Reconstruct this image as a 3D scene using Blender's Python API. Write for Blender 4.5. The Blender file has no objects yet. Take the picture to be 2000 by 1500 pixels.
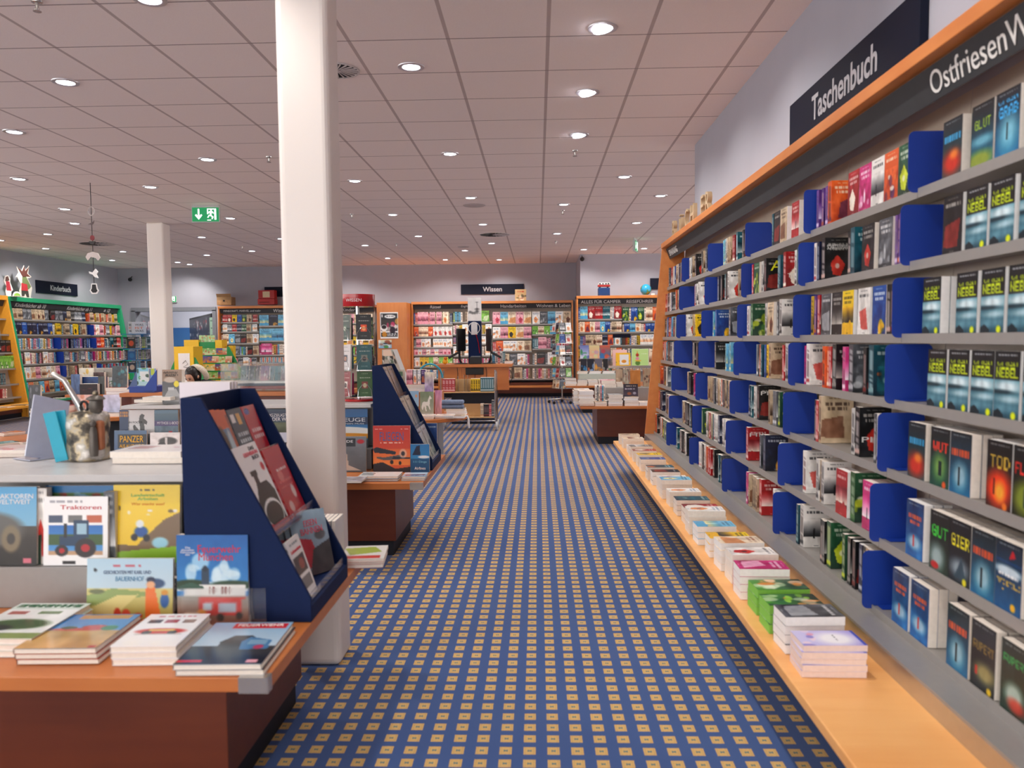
import bpy, math, random
import numpy as np
from mathutils import Matrix, Vector
S = bpy.context.scene
COL = S.collection
rnd = random.Random(11)
PI = math.pi
# ---------------------------------------------------------------- camera
F, CAMH = 1550.0, 1.42
_d = Vector((50 / F, 89 / F, -1)).normalized()
_w = Vector((-0.008, 1, 0)); _w = (_w - _w.dot(_d) * _d).normalized()
_x = _d.cross(_w)
RM = Matrix((_x, _d, _w))
cam = bpy.data.cameras.new('camera'); camo = bpy.data.objects.new('camera', cam); COL.objects.link(camo)
cam.sensor_width = 36; cam.lens = F / 2000 * 36; cam.clip_start = .05; cam.clip_end = 100
camo.matrix_world = Matrix.Translation((0, 0, CAMH)) @ RM.to_4x4()
cam.dof.use_dof = True; cam.dof.focus_distance = 8.0; cam.dof.aperture_fstop = 3.2
S.camera = camo
def ray(px, py): return RM @ Vector(((px - 1000) / F, (750 - py) / F, -1))
def atZ(px, py, z):
    r = ray(px, py); t = (z - CAMH) / r.z; return Vector((r.x * t, r.y * t, z))
def atY(px, py, y):
    r = ray(px, py); t = y / r.y; return Vector((r.x * t, y, CAMH + r.z * t))
def atX(px, py, x):
    r = ray(px, py); t = x / r.x; return Vector((x, r.y * t, CAMH + r.z * t))
# ---------------------------------------------------------------- world + exposure
wd = bpy.data.worlds.new('world'); S.world = wd; wd.use_nodes = True
wd.node_tree.nodes['Background'].inputs[0].default_value = (1, .97, .95, 1)
wd.node_tree.nodes['Background'].inputs[1].default_value = 2.15
S.view_settings.view_transform = 'Standard'; S.view_settings.look = 'None'
S.view_settings.gamma = 1; S.view_settings.use_curve_mapping = False
S.view_settings.exposure = 0.93
S.cycles.max_bounces = 12; S.cycles.diffuse_bounces = 8
LAMP_W = 31.0
# ---------------------------------------------------------------- colour + materials
def lin(c):
    return tuple((x / 12.92 if x <= .04045 else ((x + .055) / 1.055) ** 2.4) for x in c)
def h(s):
    return tuple(int(s[i:i + 2], 16) / 255 for i in (0, 2, 4))
MATS = {}
def new_mat(name):
    m = bpy.data.materials.new(name); m.use_nodes = True
    nt = m.node_tree; return m, nt, nt.nodes['Principled BSDF']
def mat(name, hexc, rough=.5, metal=0, noise=.06, scale=30, coat=0, trans=0, emit=0, alpha=1):
    if name in MATS: return MATS[name]
    m, nt, b = new_mat(name); c = lin(h(hexc))
    if noise:
        tc = nt.nodes.new('ShaderNodeTexCoord'); nz = nt.nodes.new('ShaderNodeTexNoise'); nz.inputs['Scale'].default_value = scale
        nz.inputs['Detail'].default_value = 4
        mx = nt.nodes.new('ShaderNodeMix'); mx.data_type = 'RGBA'
        mx.inputs[6].default_value = (*[max(0, x * (1 - noise * 2)) for x in c], 1)
        mx.inputs[7].default_value = (*[min(1, x * (1 + noise * 2)) for x in c], 1)
        nt.links.new(tc.outputs['Object'], nz.inputs['Vector']); nt.links.new(nz.outputs['Fac'], mx.inputs[0])
        nt.links.new(mx.outputs[2], b.inputs['Base Color'])
    else: b.inputs['Base Color'].default_value = (*c, 1)
    b.inputs['Roughness'].default_value = rough; b.inputs['Metallic'].default_value = metal
    b.inputs['Coat Weight'].default_value = coat; b.inputs['Transmission Weight'].default_value = trans
    b.inputs['Alpha'].default_value = alpha
    if emit:
        b.inputs['Emission Color'].default_value = (*c, 1); b.inputs['Emission Strength'].default_value = emit
    MATS[name] = m; return m
def wood(name, c1, c2, axis=0, rough=.38):
    if name in MATS: return MATS[name]
    m, nt, b = new_mat(name)
    tc = nt.nodes.new('ShaderNodeTexCoord'); mp = nt.nodes.new('ShaderNodeMapping')
    sc = [9, 9, 9]; sc[axis] = .7; mp.inputs['Scale'].default_value = sc
    nz = nt.nodes.new('ShaderNodeTexNoise'); nz.inputs['Scale'].default_value = 2.2; nz.inputs['Detail'].default_value = 6
    nz.inputs['Distortion'].default_value = .4
    n2 = nt.nodes.new('ShaderNodeTexNoise'); n2.inputs['Scale'].default_value = 2.5; n2.inputs['Detail'].default_value = 3
    ad = nt.nodes.new('ShaderNodeMath'); ad.operation = 'MULTIPLY_ADD'; ad.inputs[1].default_value = .6
    cr = nt.nodes.new('ShaderNodeValToRGB'); cr.color_ramp.elements[0].position = .35; cr.color_ramp.elements[1].position = .95
    cr.color_ramp.elements[0].color = (*lin(h(c1)), 1); cr.color_ramp.elements[1].color = (*lin(h(c2)), 1)
    L = nt.links.new
    L(tc.outputs['Object'], mp.inputs[0]); L(mp.outputs[0], nz.inputs['Vector']); L(tc.outputs['Object'], n2.inputs['Vector'])
    L(nz.outputs['Fac'], ad.inputs[0]); L(n2.outputs['Fac'], ad.inputs[2]); L(ad.outputs[0], cr.inputs[0]); L(cr.outputs[0], b.inputs['Base Color'])
    b.inputs['Roughness'].default_value = rough
    MATS[name] = m; return m
def attr_mat(name, rough=.4, coat=.25):
    if name in MATS: return MATS[name]
    m, nt, b = new_mat(name); a = nt.nodes.new('ShaderNodeAttribute'); a.attribute_name = 'Col'
    ga = nt.nodes.new('ShaderNodeGamma'); ga.inputs[1].default_value = 1.22; nt.links.new(a.outputs['Color'], ga.inputs[0])
    nt.links.new(ga.outputs[0], b.inputs['Base Color']); b.inputs['Roughness'].default_value = rough
    b.inputs['Coat Weight'].default_value = coat; b.inputs['Coat Roughness'].default_value = .15
    MATS[name] = m; return m
def carpet_mat():
    m, nt, b = new_mat('carpet'); L = nt.links.new
    g = nt.nodes.new('ShaderNodeNewGeometry'); sp = nt.nodes.new('ShaderNodeSeparateXYZ'); L(g.outputs['Position'], sp.inputs[0])
    def M(op, a, bb=None, c=None):
        n = nt.nodes.new('ShaderNodeMath'); n.operation = op
        for i, v in enumerate((a, bb, c)):
            if v is None: continue
            if isinstance(v, (int, float)): n.inputs[i].default_value = v
            else: L(v, n.inputs[i])
        return n.outputs[0]
    T = .0825
    # signed distance to nearest tile centre
    def cell(o, off): return M('ABSOLUTE', M('SUBTRACT', M('FRACT', M('DIVIDE', M('ADD', o, off + 40 * T), T)), .5))
    cx = cell(sp.outputs[0], .039 + T / 2); cy = cell(sp.outputs[1], .02)
    nz = nt.nodes.new('ShaderNodeTexNoise'); nz.inputs['Scale'].default_value = 260; nz.inputs['Detail'].default_value = 2
    L(g.outputs['Position'], nz.inputs['Vector'])
    j = M('MULTIPLY', M('SUBTRACT', nz.outputs['Fac'], .5), .05)
    box = M('MULTIPLY', M('LESS_THAN', M('ADD', cx, j), .255), M('LESS_THAN', M('ADD', cy, j), .30))
    inner = M('MULTIPLY', M('LESS_THAN', cx, .085), M('LESS_THAN', cy, M('ADD', .03, M('MULTIPLY', cx, .7))))
    stripe = M('MULTIPLY', M('GREATER_THAN', cx, .165), M('LESS_THAN', cx, .19))
    def mix(f, a, bb):
        n = nt.nodes.new('ShaderNodeMix'); n.data_type = 'RGBA'
        if isinstance(f, (int, float)): n.inputs[0].default_value = f
        else: L(f, n.inputs[0])
        for i, v in ((6, a), (7, bb)):
            if isinstance(v, tuple): n.inputs[i].default_value = (*v, 1)
            else: L(v, n.inputs[i])
        return n.outputs[2]
    n2 = nt.nodes.new('ShaderNodeTexNoise'); n2.inputs['Scale'].default_value = 1.6; n2.inputs['Detail'].default_value = 5
    L(g.outputs['Position'], n2.inputs['Vector'])
    blue = mix(n2.outputs['Fac'], lin(h('2f4a82')), lin(h('425e92')))
    blue = mix(M('MULTIPLY', nz.outputs['Fac'], .35), blue, lin(h('2a4274')))
    yel = mix(nz.outputs['Fac'], lin(h('bb9250')), lin(h('dab878')))
    yel = mix(M('MULTIPLY', stripe, .35), yel, lin(h('8a7448')))
    yel = mix(inner, yel, lin(h('3d7078')))
    L(mix(box, blue, yel), b.inputs['Base Color'])
    b.inputs['Roughness'].default_value = .95; b.inputs['Specular IOR Level'].default_value = .15
    b.inputs['Sheen Weight'].default_value = .15
    bp = nt.nodes.new('ShaderNodeBump'); bp.inputs['Strength'].default_value = .25; bp.inputs['Distance'].default_value = .004
    L(nz.outputs['Fac'], bp.inputs['Height']); L(bp.outputs[0], b.inputs['Normal'])
    return m
def ceiling_mat():
    m, nt, b = new_mat('ceiling_tiles'); L = nt.links.new
    g = nt.nodes.new('ShaderNodeNewGeometry'); sp = nt.nodes.new('ShaderNodeSeparateXYZ'); L(g.outputs['Position'], sp.inputs[0])
    def M(op, a, bb=None):
        n = nt.nodes.new('ShaderNodeMath'); n.operation = op
        for i, v in enumerate((a, bb)):
            if v is None: continue
            if isinstance(v, (int, float)): n.inputs[i].default_value = v
            else: L(v, n.inputs[i])
        return n.outputs[0]
    def cell(o, off): return M('ABSOLUTE', M('SUBTRACT', M('FRACT', M('DIVIDE', M('ADD', o, 62.5 - off + .3125), .625)), .5))
    cx = cell(sp.outputs[0], .08); cy = cell(sp.outputs[1], .06)
    lx = M('LESS_THAN', cx, .019); ly = M('LESS_THAN', cy, .009)
    nz = nt.nodes.new('ShaderNodeTexNoise'); nz.inputs['Scale'].default_value = 160; nz.inputs['Detail'].default_value = 3
    L(g.outputs['Position'], nz.inputs['Vector'])
    def mix(f, a, bb):
        n = nt.nodes.new('ShaderNodeMix'); n.data_type = 'RGBA'; L(f, n.inputs[0])
        for i, v in ((6, a), (7, bb)):
            if isinstance(v, tuple): n.inputs[i].default_value = (*v, 1)
            else: L(v, n.inputs[i])
        return n.outputs[2]
    base = mix(nz.outputs['Fac'], lin(h('ece0da')), lin(h('f8f0ec')))
    c = mix(lx, base, lin(h('c0b2ae'))); c = mix(ly, c, lin(h('958885')))
    L(c, b.inputs['Base Color']); b.inputs['Roughness'].default_value = .9
    return m
# ---------------------------------------------------------------- mesh helper
class MB:
    def __init__(s, off=(0, 0, 0)): s.v = []; s.f = []; s.m = []; s.sm = []; s.o = Vector(off)
    def add(s, vs, fs, m=0, smooth=False):
        n = len(s.v); s.v += [tuple(Vector(v) - s.o) for v in vs]
        for f in fs: s.f.append([i + n for i in f]); s.m.append(m); s.sm.append(smooth)
    def box(s, x0, x1, y0, y1, z0, z1, m=0):
        if x0 > x1: x0, x1 = x1, x0
        if y0 > y1: y0, y1 = y1, y0
        if z0 > z1: z0, z1 = z1, z0
        s.add([(x0, y0, z0), (x1, y0, z0), (x1, y1, z0), (x0, y1, z0), (x0, y0, z1), (x1, y0, z1), (x1, y1, z1), (x0, y1, z1)],
              [(0, 3, 2, 1), (4, 5, 6, 7), (0, 1, 5, 4), (1, 2, 6, 5), (2, 3, 7, 6), (3, 0, 4, 7)], m)
        return s
    def prism(s, pts, a0, a1, axis=0, m=0):
        """pts: 2D outline in the plane perpendicular to axis (remaining axes in order)."""
        ar = sum(pts[i][0] * pts[(i + 1) % len(pts)][1] - pts[(i + 1) % len(pts)][0] * pts[i][1] for i in range(len(pts)))
        if (ar < 0) != (axis == 1): pts = pts[::-1]
        def P(p, a):
            return {0: (a, p[0], p[1]), 1: (p[0], a, p[1]), 2: (p[0], p[1], a)}[axis]
        n = len(pts); lo, hi = min(a0, a1), max(a0, a1)
        vs = [P(p, lo) for p in pts] + [P(p, hi) for p in pts]
        fs = [tuple(range(n))[::-1], tuple(range(n, 2 * n))] + [(i, (i + 1) % n, n + (i + 1) % n, n + i) for i in range(n)]
        s.add(vs, fs, m); return s
    def tube(s, pts, r, n=8, m=0, cap=True):
        pts = [Vector(p) for p in pts]; rs = r if isinstance(r, (list, tuple)) else [r] * len(pts)
        vs = []; up = Vector((0, 0, 1))
        for i, p in enumerate(pts):
            t = (pts[min(i + 1, len(pts) - 1)] - pts[max(i - 1, 0)]).normalized()
            a = t.cross(up)
            if a.length < .05: a = t.cross(Vector((1, 0, 0)))
            a.normalize(); bb = a.cross(t)
            vs += [p + rs[i] * (math.cos(2 * PI * k / n) * a + math.sin(2 * PI * k / n) * bb) for k in range(n)]
        fs = []
        for i in range(len(pts) - 1):
            for k in range(n):
                fs.append((i * n + k, i * n + (k + 1) % n, (i + 1) * n + (k + 1) % n, (i + 1) * n + k))
        if cap: fs += [tuple(range(n))[::-1], tuple(range((len(pts) - 1) * n, len(pts) * n))]
        s.add(vs, fs, m, True); return s
    def lathe(s, prof, c=(0, 0, 0), n=24, m=0, axis='z', cap=True):
        vs = []
        for r, z in prof:
            for k in range(n):
                a = 2 * PI * k / n; p = (r * math.cos(a), r * math.sin(a), z)
                if axis == 'y': p = (p[0], z, p[1])
                if axis == 'x': p = (z, p[0], p[1])
                vs.append((c[0] + p[0], c[1] + p[1], c[2] + p[2]))
        fs = []
        for i in range(len(prof) - 1):
            for k in range(n):
                fs.append((i * n + k, i * n + (k + 1) % n, (i + 1) * n + (k + 1) % n, (i + 1) * n + k))
        if cap: fs += [tuple(range(n))[::-1], tuple(range((len(prof) - 1) * n, len(prof) * n))]
        s.add(vs, fs, m, True); return s
    def sphere(s, c, r, n=16, m=0, sz=1):
        pr = [(max(.0008, r * math.sin(PI * i / n)), -r * sz * math.cos(PI * i / n)) for i in range(n + 1)]
        return s.lathe(pr, c, n * 2, m)
    def build(s, name, mats, parent=None, bevel=0, loc=None, rot=None, link=True):
        me = bpy.data.meshes.new(name); me.from_pydata(s.v, [], s.f)
        if not isinstance(mats, (list, tuple)): mats = [mats]
        for x in mats: me.materials.append(x)
        me.polygons.foreach_set('material_index', s.m); me.polygons.foreach_set('use_smooth', s.sm); me.update()
        o = bpy.data.objects.new(name, me)
        if link: COL.objects.link(o)
        if parent: o.parent = parent
        if bevel:
            bv = o.modifiers.new('bevel', 'BEVEL'); bv.width = bevel; bv.segments = 2; bv.limit_method = 'ANGLE'; bv.angle_limit = .9
        if any(s.sm): 
            try: me.set_sharp_from_angle(angle=.7)
            except Exception: pass
        if loc is not None: o.location = loc
        if rot is not None: o.rotation_euler = rot
        return o
LABELS = {}
def tag(o, label, cat, group=None, kind=None):
    n = len(label.split())
    if n < 4 or n > 16: print('LABEL LEN', n, label)
    if label in LABELS and not group: print('DUP LABEL', label)
    LABELS[label] = 1
    o['label'] = label; o['category'] = cat
    if group: o['group'] = group
    if kind: o['kind'] = kind
    return o
def thing(name, label, cat, loc=(0, 0, 0), rz=0, group=None):
    o = bpy.data.objects.new(name, None); COL.objects.link(o); o.location = loc; o.rotation_euler = (0, 0, rz)
    o.empty_display_size = .1
    return tag(o, label, cat, group)
def struct(o): o['kind'] = 'structure'; return o
def ordn(n):
    w = ['zeroth', 'first', 'second', 'third', 'fourth', 'fifth', 'sixth', 'seventh', 'eighth', 'ninth', 'tenth', 'eleventh', 'twelfth']
    return w[n] if n < 13 else '%d%s' % (n, {1: 'st', 2: 'nd', 3: 'rd'}.get(n % 10 if n % 100 not in (11, 12, 13) else 0, 'th'))
# ---------------------------------------------------------------- text
_tc = {}
def text_mesh(body, w=None, hh=None, ext=.001, m=None, shear=0, bold=0):
    """lettering standing in the local XZ plane facing -Y, centred on the origin; fits width w or cap height hh"""
    cu = bpy.data.curves.new('lettering', 'FONT'); cu.body = body; cu.align_x = 'CENTER'; cu.align_y = 'CENTER'
    cu.size = 1; cu.extrude = .01; cu.shear = shear; cu.resolution_u = 4; cu.offset = bold; cu.space_line = .85
    o = bpy.data.objects.new('lettering', cu); me = bpy.data.meshes.new_from_object(o)
    bpy.data.objects.remove(o); bpy.data.curves.remove(cu)
    co = np.empty(len(me.vertices) * 3); me.vertices.foreach_get('co', co); co = co.reshape(-1, 3)
    mn, mx = co.min(0), co.max(0); sx = mx[0] - mn[0]; sy = mx[1] - mn[1]
    co[:, 0] -= (mn[0] + mx[0]) / 2; co[:, 1] -= (mn[1] + mx[1]) / 2
    kx = (w / sx) if w else None; ky = (hh / sy) if hh else None
    if kx is None: kx = ky
    if ky is None: ky = kx
    out = np.stack([co[:, 0] * kx, -co[:, 2] / .01 * ext, co[:, 1] * ky], 1)
    me.vertices.foreach_set('co', out.ravel()); me.materials.clear()
    if m: me.materials.append(m)
    me.update(); return me
def letters(name, parent, body, loc, mt, w=None, hh=None, ext=.001, rot=(0, 0, 0), shear=0, bold=0):
    me = text_mesh(body, w, hh, ext, mt, shear, bold); o = bpy.data.objects.new(name, me); COL.objects.link(o)
    o.parent = parent; o.location = loc; o.rotation_euler = rot; return o
# ---------------------------------------------------------------- printed covers: small pictures held as point colours
F5 = {'A': '7E1111117E', 'B': '7F49494936', 'C': '3E41414122', 'D': '7F4141221C', 'E': '7F49494941', 'F': '7F09090901', 'G': '3E4149497A',
      'H': '7F0808087F', 'I': '00417F4100', 'J': '2040413F01', 'K': '7F08142241', 'L': '7F40404040', 'M': '7F020C027F', 'N': '7F0408107F',
      'O': '3E4141413E', 'P': '7F09090906', 'Q': '3E4151215E', 'R': '7F09192946', 'S': '4649494931', 'T': '01017F0101', 'U': '3F4040403F',
      'V': '1F2040201F', 'W': '3F4038403F', 'X': '6314081463', 'Y': '0708700807', 'Z': '6151494543', ' ': '0000000000', '1': '00427F4000'}
class Cv:
    def __init__(s, w, hh, top, bot=None):
        s.w, s.h = w, hh; s.a = np.zeros((hh, w, 3)); bot = bot or top
        t = np.linspace(0, 1, hh)[:, None, None]; s.a[:] = np.array(h(top)) * (1 - t) + np.array(h(bot)) * t
        s.Y, s.X = np.mgrid[0:hh, 0:w]; s.X = (s.X + .5) / w; s.Y = (s.Y + .5) / hh
    def put(s, mask, c, al=1.0):
        mask = np.clip(mask, 0, 1)[..., None] * al; s.a = s.a * (1 - mask) + np.array(h(c)) * mask; return s
    def rect(s, x0, y0, x1, y1, c, al=1): return s.put(((s.X >= x0) & (s.X <= x1) & (s.Y >= y0) & (s.Y <= y1)).astype(float), c, al)
    def grad(s, y0, y1, c0, c1, x0=0, x1=1):
        t = np.clip((s.Y - y0) / (y1 - y0), 0, 1)[..., None]; m = ((s.Y >= y0) & (s.Y <= y1) & (s.X >= x0) & (s.X <= x1))[..., None]
        s.a = np.where(m, np.array(h(c0)) * (1 - t) + np.array(h(c1)) * t, s.a); return s
    def ell(s, cx, cy, rx, ry, c, al=1, soft=.15):
        d = np.sqrt(((s.X - cx) / rx) ** 2 + ((s.Y - cy) / ry) ** 2); return s.put((1 + soft - d) / (2 * soft), c, al)
    def poly(s, pts, c, al=1):
        ins = np.zeros(s.X.shape, bool); n = len(pts)
        for i in range(n):
            (x0, y0), (x1, y1) = pts[i], pts[(i + 1) % n]
            if y0 == y1: continue
            cond = ((y0 > s.Y) != (y1 > s.Y)) & (s.X < (x1 - x0) * (s.Y - y0) / (y1 - y0) + x0); ins ^= cond
        return s.put(ins.astype(float), c, al)
    def noise(s, amt, seed, sc=3, y0=0, y1=1):
        r = np.random.RandomState(seed); n = np.zeros((s.h, s.w))
        for k in (1, 2):
            g = r.rand(sc * k + 2, sc * k + 2); yy = s.Y * sc * k; xx = s.X * sc * k
            yi, xi = yy.astype(int), xx.astype(int); fy, fx = yy - yi, xx - xi
            n += ((g[yi, xi] * (1 - fx) + g[yi, xi + 1] * fx) * (1 - fy) + (g[yi + 1, xi] * (1 - fx) + g[yi + 1, xi + 1] * fx) * fy - .5) / k
        m = ((s.Y >= y0) & (s.Y <= y1))[..., None]; s.a = np.clip(np.where(m, s.a + n[..., None] * amt, s.a), 0, 1); return s
    def blobs(s, n, seed, cols, y0=.3, y1=1, r=.1):
        q = random.Random(seed)
        for _ in range(n): s.ell(q.random(), q.uniform(y0, y1), r * q.uniform(.4, 1.4), r * q.uniform(.3, 1.1), q.choice(cols), q.uniform(.5, 1))
        return s
    def scrib(s, y, c, seed=0, x0=.15, x1=.85, t=.02, al=.9):
        q = random.Random(seed * 7 + int(y * 1000)); x = x0
        while x < x1:
            w = q.uniform(.03, .12); s.rect(x, y - t, min(x + w, x1), y + t, c, al); x += w + q.uniform(.02, .05)
        return s
    def txt(s, body, x0, x1, y0, y1, c, al=1):
        n = len(body) * 6 - 1; W = max(n, 1)
        col = ((s.X - x0) / (x1 - x0) * W); row = ((s.Y - y0) / (y1 - y0) * 7)
        m = np.zeros(s.X.shape); ok = (col >= 0) & (col < W) & (row >= 0) & (row < 7)
        for j, i in zip(*np.nonzero(ok)):
            k, cc = divmod(int(col[j, i]), 6)
            if cc < 5: m[j, i] = (int(F5.get(body[k], '7F7F7F7F7F')[cc * 2:cc * 2 + 2], 16) >> int(row[j, i])) & 1
        return s.put(m, c, al)
    def arr(s): return np.clip(s.a, 0, 1)
def linarr(a): return np.where(a <= .04045, a / 12.92, ((a + .055) / 1.055) ** 2.4)
COVER = attr_mat('printed_cover'); GLOSS = attr_mat('glossy_print', .25, .6); PRINT = attr_mat('matt_print', .7, 0)
PAPER = mat('page_block', 'efe6da', .9, noise=.05, scale=90); PAPERW = mat('page_block_white', 'f3f1ee', .9, noise=.04, scale=90)
PAPERG = mat('page_block_green', '86c850', .85, noise=.05, scale=90)
def grid_into(V, Fc, C, img, org, ux, uz):
    H, W, _ = img.shape; n = len(V); org, ux, uz = Vector(org), Vector(ux), Vector(uz); L = linarr(img)
    for j in range(H):
        for i in range(W):
            V.append(tuple(org + ux * (i / (W - 1)) + uz * (1 - j / (H - 1)))); C.append((*L[j, i], 1))
    for j in range(H - 1):
        for i in range(W - 1):
            a = n + j * W + i; Fc.append((a, a + W, a + W + 1, a + 1))
def book_meshes(name, w, hh, t, img, spine=None, back=None, pages=None, parts=True, cover=None, board=None):
    """closed book upright: front cover faces -Y, spine at x=0, standing on z=0, thickness along +Y"""
    cover = cover or COVER; pages = pages or PAPER
    if spine is None: spine = tuple(img[:, 0].mean(0))
    if isinstance(spine, str): spine = h(spine)
    bk = back if back is not None else spine
    if isinstance(bk, str): bk = h(bk)
    V, Fc, C = [], [], []
    grid_into(V, Fc, C, img, (0, 0, 0), (w, 0, 0), (0, 0, hh))
    sp = np.zeros((24, 3, 3)); sp[:] = spine; q = random.Random(name + str(w)); lum = sum(spine) / 3
    tc = (1, 1, 1) if lum < .5 else (.12, .1, .12); c2 = tuple(img[img.shape[0] * 2 // 3, img.shape[1] // 2])
    y = 3
    while y < 20:
        if q.random() < .8: sp[y, 1] = np.array(tc) * .45 + np.array(c2) * .25 + np.array(spine) * .3
        y += 1
    sp[20:22] = c2
    grid_into(V, Fc, C, sp, (0, t, 0), (0, -t, 0), (0, 0, hh))
    def quad(vs, c):
        n = len(V); V.extend(vs); C.extend([(*linarr(np.array(c, float)), 1)] * 4); Fc.append((n, n + 1, n + 2, n + 3))
    quad([(w, t, 0), (0, t, 0), (0, t, hh), (w, t, hh)], bk)
    b = board if board is not None else .0006; ins = .003 if board else .0004
    ec = tuple(img[:, -1].mean(0))
    if parts:
        for (ya, yb, c) in ((0, b, ec), (t - b, t, bk)):
            quad([(w, ya, 0), (w, yb, 0), (w, yb, hh), (w, ya, hh)], c)
            quad([(0, ya, hh), (w, ya, hh), (w, yb, hh), (0, yb, hh)], c)
            quad([(0, yb, 0), (w, yb, 0), (w, ya, 0), (0, ya, 0)], c)
        quad([(0, b, 0), (0, b, hh), (w, b, hh), (w, b, 0)], (.9, .88, .85)); quad([(0, t - b, hh), (0, t - b, 0), (w, t - b, 0), (w, t - b, hh)], (.9, .88, .85))
        me = bpy.data.meshes.new(name + '_cover'); me.from_pydata(V, [], Fc); me.materials.append(cover)
        pm = MB(); pm.box(.001, w - ins, b, t - b, ins, hh - ins)
        pg = bpy.data.meshes.new(name + '_pages'); pg.from_pydata(pm.v, [], pm.f); pg.materials.append(pages)
    else:
        me = bpy.data.meshes.new(name); nf = len(Fc)
        n = len(V)
        V += [(0, 0, hh), (w, 0, hh), (w, t, hh), (0, t, hh), (0, 0, 0), (w, 0, 0), (w, t, 0), (0, t, 0)]; C += [(1, 1, 1, 1)] * 8
        Fc += [(n, n + 1, n + 2, n + 3), (n + 4, n + 7, n + 6, n + 5), (n + 5, n + 6, n + 2, n + 1)]
        me.from_pydata(V, [], Fc); me.materials.append(cover); me.materials.append(pages)
        mi = [0] * nf + [1] * 3; me.polygons.foreach_set('material_index', mi); pg = None
    ca = me.color_attributes.new('Col', 'FLOAT_COLOR', 'POINT'); ca.data.foreach_set('color', np.array(C, np.float32).ravel())
    me.update(); return me, pg
LOC90 = Matrix.Rotation(PI / 2, 4, 'Z')
def Rz(a): return Matrix.Rotation(a, 4, 'Z')
def Rx(a): return Matrix.Rotation(a, 4, 'X')
def T(x, y, z): return Matrix.Translation((x, y, z))
FLAT = Rx(-PI / 2)      # lying, front cover up, height towards +Y, body below origin
def put_book(name, ms, M, label, group, cat='book', sc=1, titles=None):
    o = bpy.data.objects.new(name, ms[0]); COL.objects.link(o); o.matrix_world = M if sc == 1 else M @ Matrix.Scale(sc, 4)
    tag(o, label, cat, group)
    if ms[1]:
        p = bpy.data.objects.new('pages', ms[1]); COL.objects.link(p); p.parent = o
    if titles:
        for (me, loc) in titles:
            t = bpy.data.objects.new('title', me); COL.objects.link(t); t.parent = o; t.location = loc
    return o
# ---------------------------------------------------------------- cover designs
PAL = {'K': ('15161a', '2a2d33', 'c23a2c', 'd8d4cc'), 'W': ('f2f0ec', 'e6e4e0', 'd0392f', '33363c'), 'R': ('b81f26', '8c1420', 'f0e6d8', 'f4efe8'),
       'O': ('e8702a', 'c9582a', '5a2a66', 'f8f0e0'), 'Y': ('f4d81c', 'eebf1a', '2a2a2a', '1c1c1c'), 'G': ('2f6b48', '1f4232', 'c8d43c', 'f0f0e0'),
       'T': ('1e6f7c', '123f50', 'e07a3a', 'e8f0ee'), 'B': ('1d5fae', '123f86', 'f2c21c', 'ffffff'), 'N': ('16264e', '0e1830', 'd9a441', 'e8eaf0'),
       'P': ('d8408e', 'c23078', 'fbe8f0', 'ffffff'), 'V': ('6a3c8c', '48286c', 'f08a3c', 'f2e8fa'), 'E': ('dccbb0', 'c4ae90', '7a4a34', '4a3428'),
       'D': ('6e7278', '46494e', 'c8ccd0', 'f4f4f4'), 'L': ('8fd0ea', '5fb4dc', 'f6e6a8', '205078'), 'g': ('9ccf5a', '6fb04a', 'f6f2e4', '2a5a2c'),
       'p': ('f4c4cc', 'eaa8b8', 'c8405c', '7a3048'), 'c': ('f6ead6', 'efdcc0', 'd88a4a', '8a4a2c'), 'w': ('fbfaf7', 'f2efe9', 'e89a5c', '6a88a8')}
CNAME = {'K': 'black', 'W': 'white', 'R': 'red', 'O': 'orange', 'Y': 'yellow', 'G': 'dark green', 'T': 'teal', 'B': 'blue', 'N': 'navy', 'P': 'magenta',
         'V': 'purple', 'E': 'beige', 'D': 'grey', 'L': 'light blue', 'g': 'lime green', 'p': 'pink', 'c': 'cream', 'w': 'off-white'}
def design(code, var=0, W=24, H=38):
    a, b, ac, ti = PAL[code]; q = random.Random(code + str(var)); c = Cv(W, H, a, b); k = (var + ord(code)) % 6
    dark = a if sum(h(a)) < 1.6 else b
    if k == 0:      # landscape under a title
        c.grad(.38, .72, b, ac if q.random() < .5 else ti); c.noise(.25, var + 3, 4, .35, 1); c.poly([(0, .8), (.2, .7), (.45, .78), (.7, .66), (1, .8), (1, 1), (0, 1)], dark); c.noise(.12, var, 9, .6, 1)
    elif k == 1:    # loose picture
        c.blobs(12, var + 5, [ac, b, ti, a], .42, .98, .13); c.noise(.2, var, 6, .35, 1)
    elif k == 2:    # framed picture
        c.rect(.12, .42, .88, .9, dark); c.blobs(8, var + 9, [ac, ti, a, b], .48, .86, .11); c.noise(.18, var + 1, 7)
    elif k == 3:
        c.noise(.25, var + 2, 3); c.poly([(q.random()*.4, .5), (q.uniform(.5, 1), .42), (q.uniform(.7, 1), .95), (q.random()*.3, .85)], ac, .7); c.grad(.88, .97, b, a); c.noise(.14, var, 8)
    elif k == 4:    # small standing figure on a pale ground
        c.grad(.35, .75, a, ti); c.rect(.0, .75, 1, 1, dark); x = q.uniform(.35, .65); c.rect(x - .03, .58, x + .03, .78, '1c1c20').ell(x, .56, .03, .02, '1c1c20'); c.noise(.18, var + 4, 5, .3, 1)
    else:           # big emblem
        x = q.uniform(.35, .65); c.poly([(x, .4), (x + .28, .62), (x + .12, .9), (x - .15, .86), (x - .25, .6)], ac); c.noise(.2, var + 6, 6); c.ell(x, .66, .08, .06, ti, .8)
    c.scrib(.07, ti, var, .25, .75, .011, .5); c.scrib(.17, ti, var + 1, .14, .86, .033, .75)
    if q.random() < .6: c.scrib(.27, ti, var + 2, .2, .8, .03, .75)
    c.scrib(.95, ti, var + 3, .4, .6, .008, .5)
    return c.arr()
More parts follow.
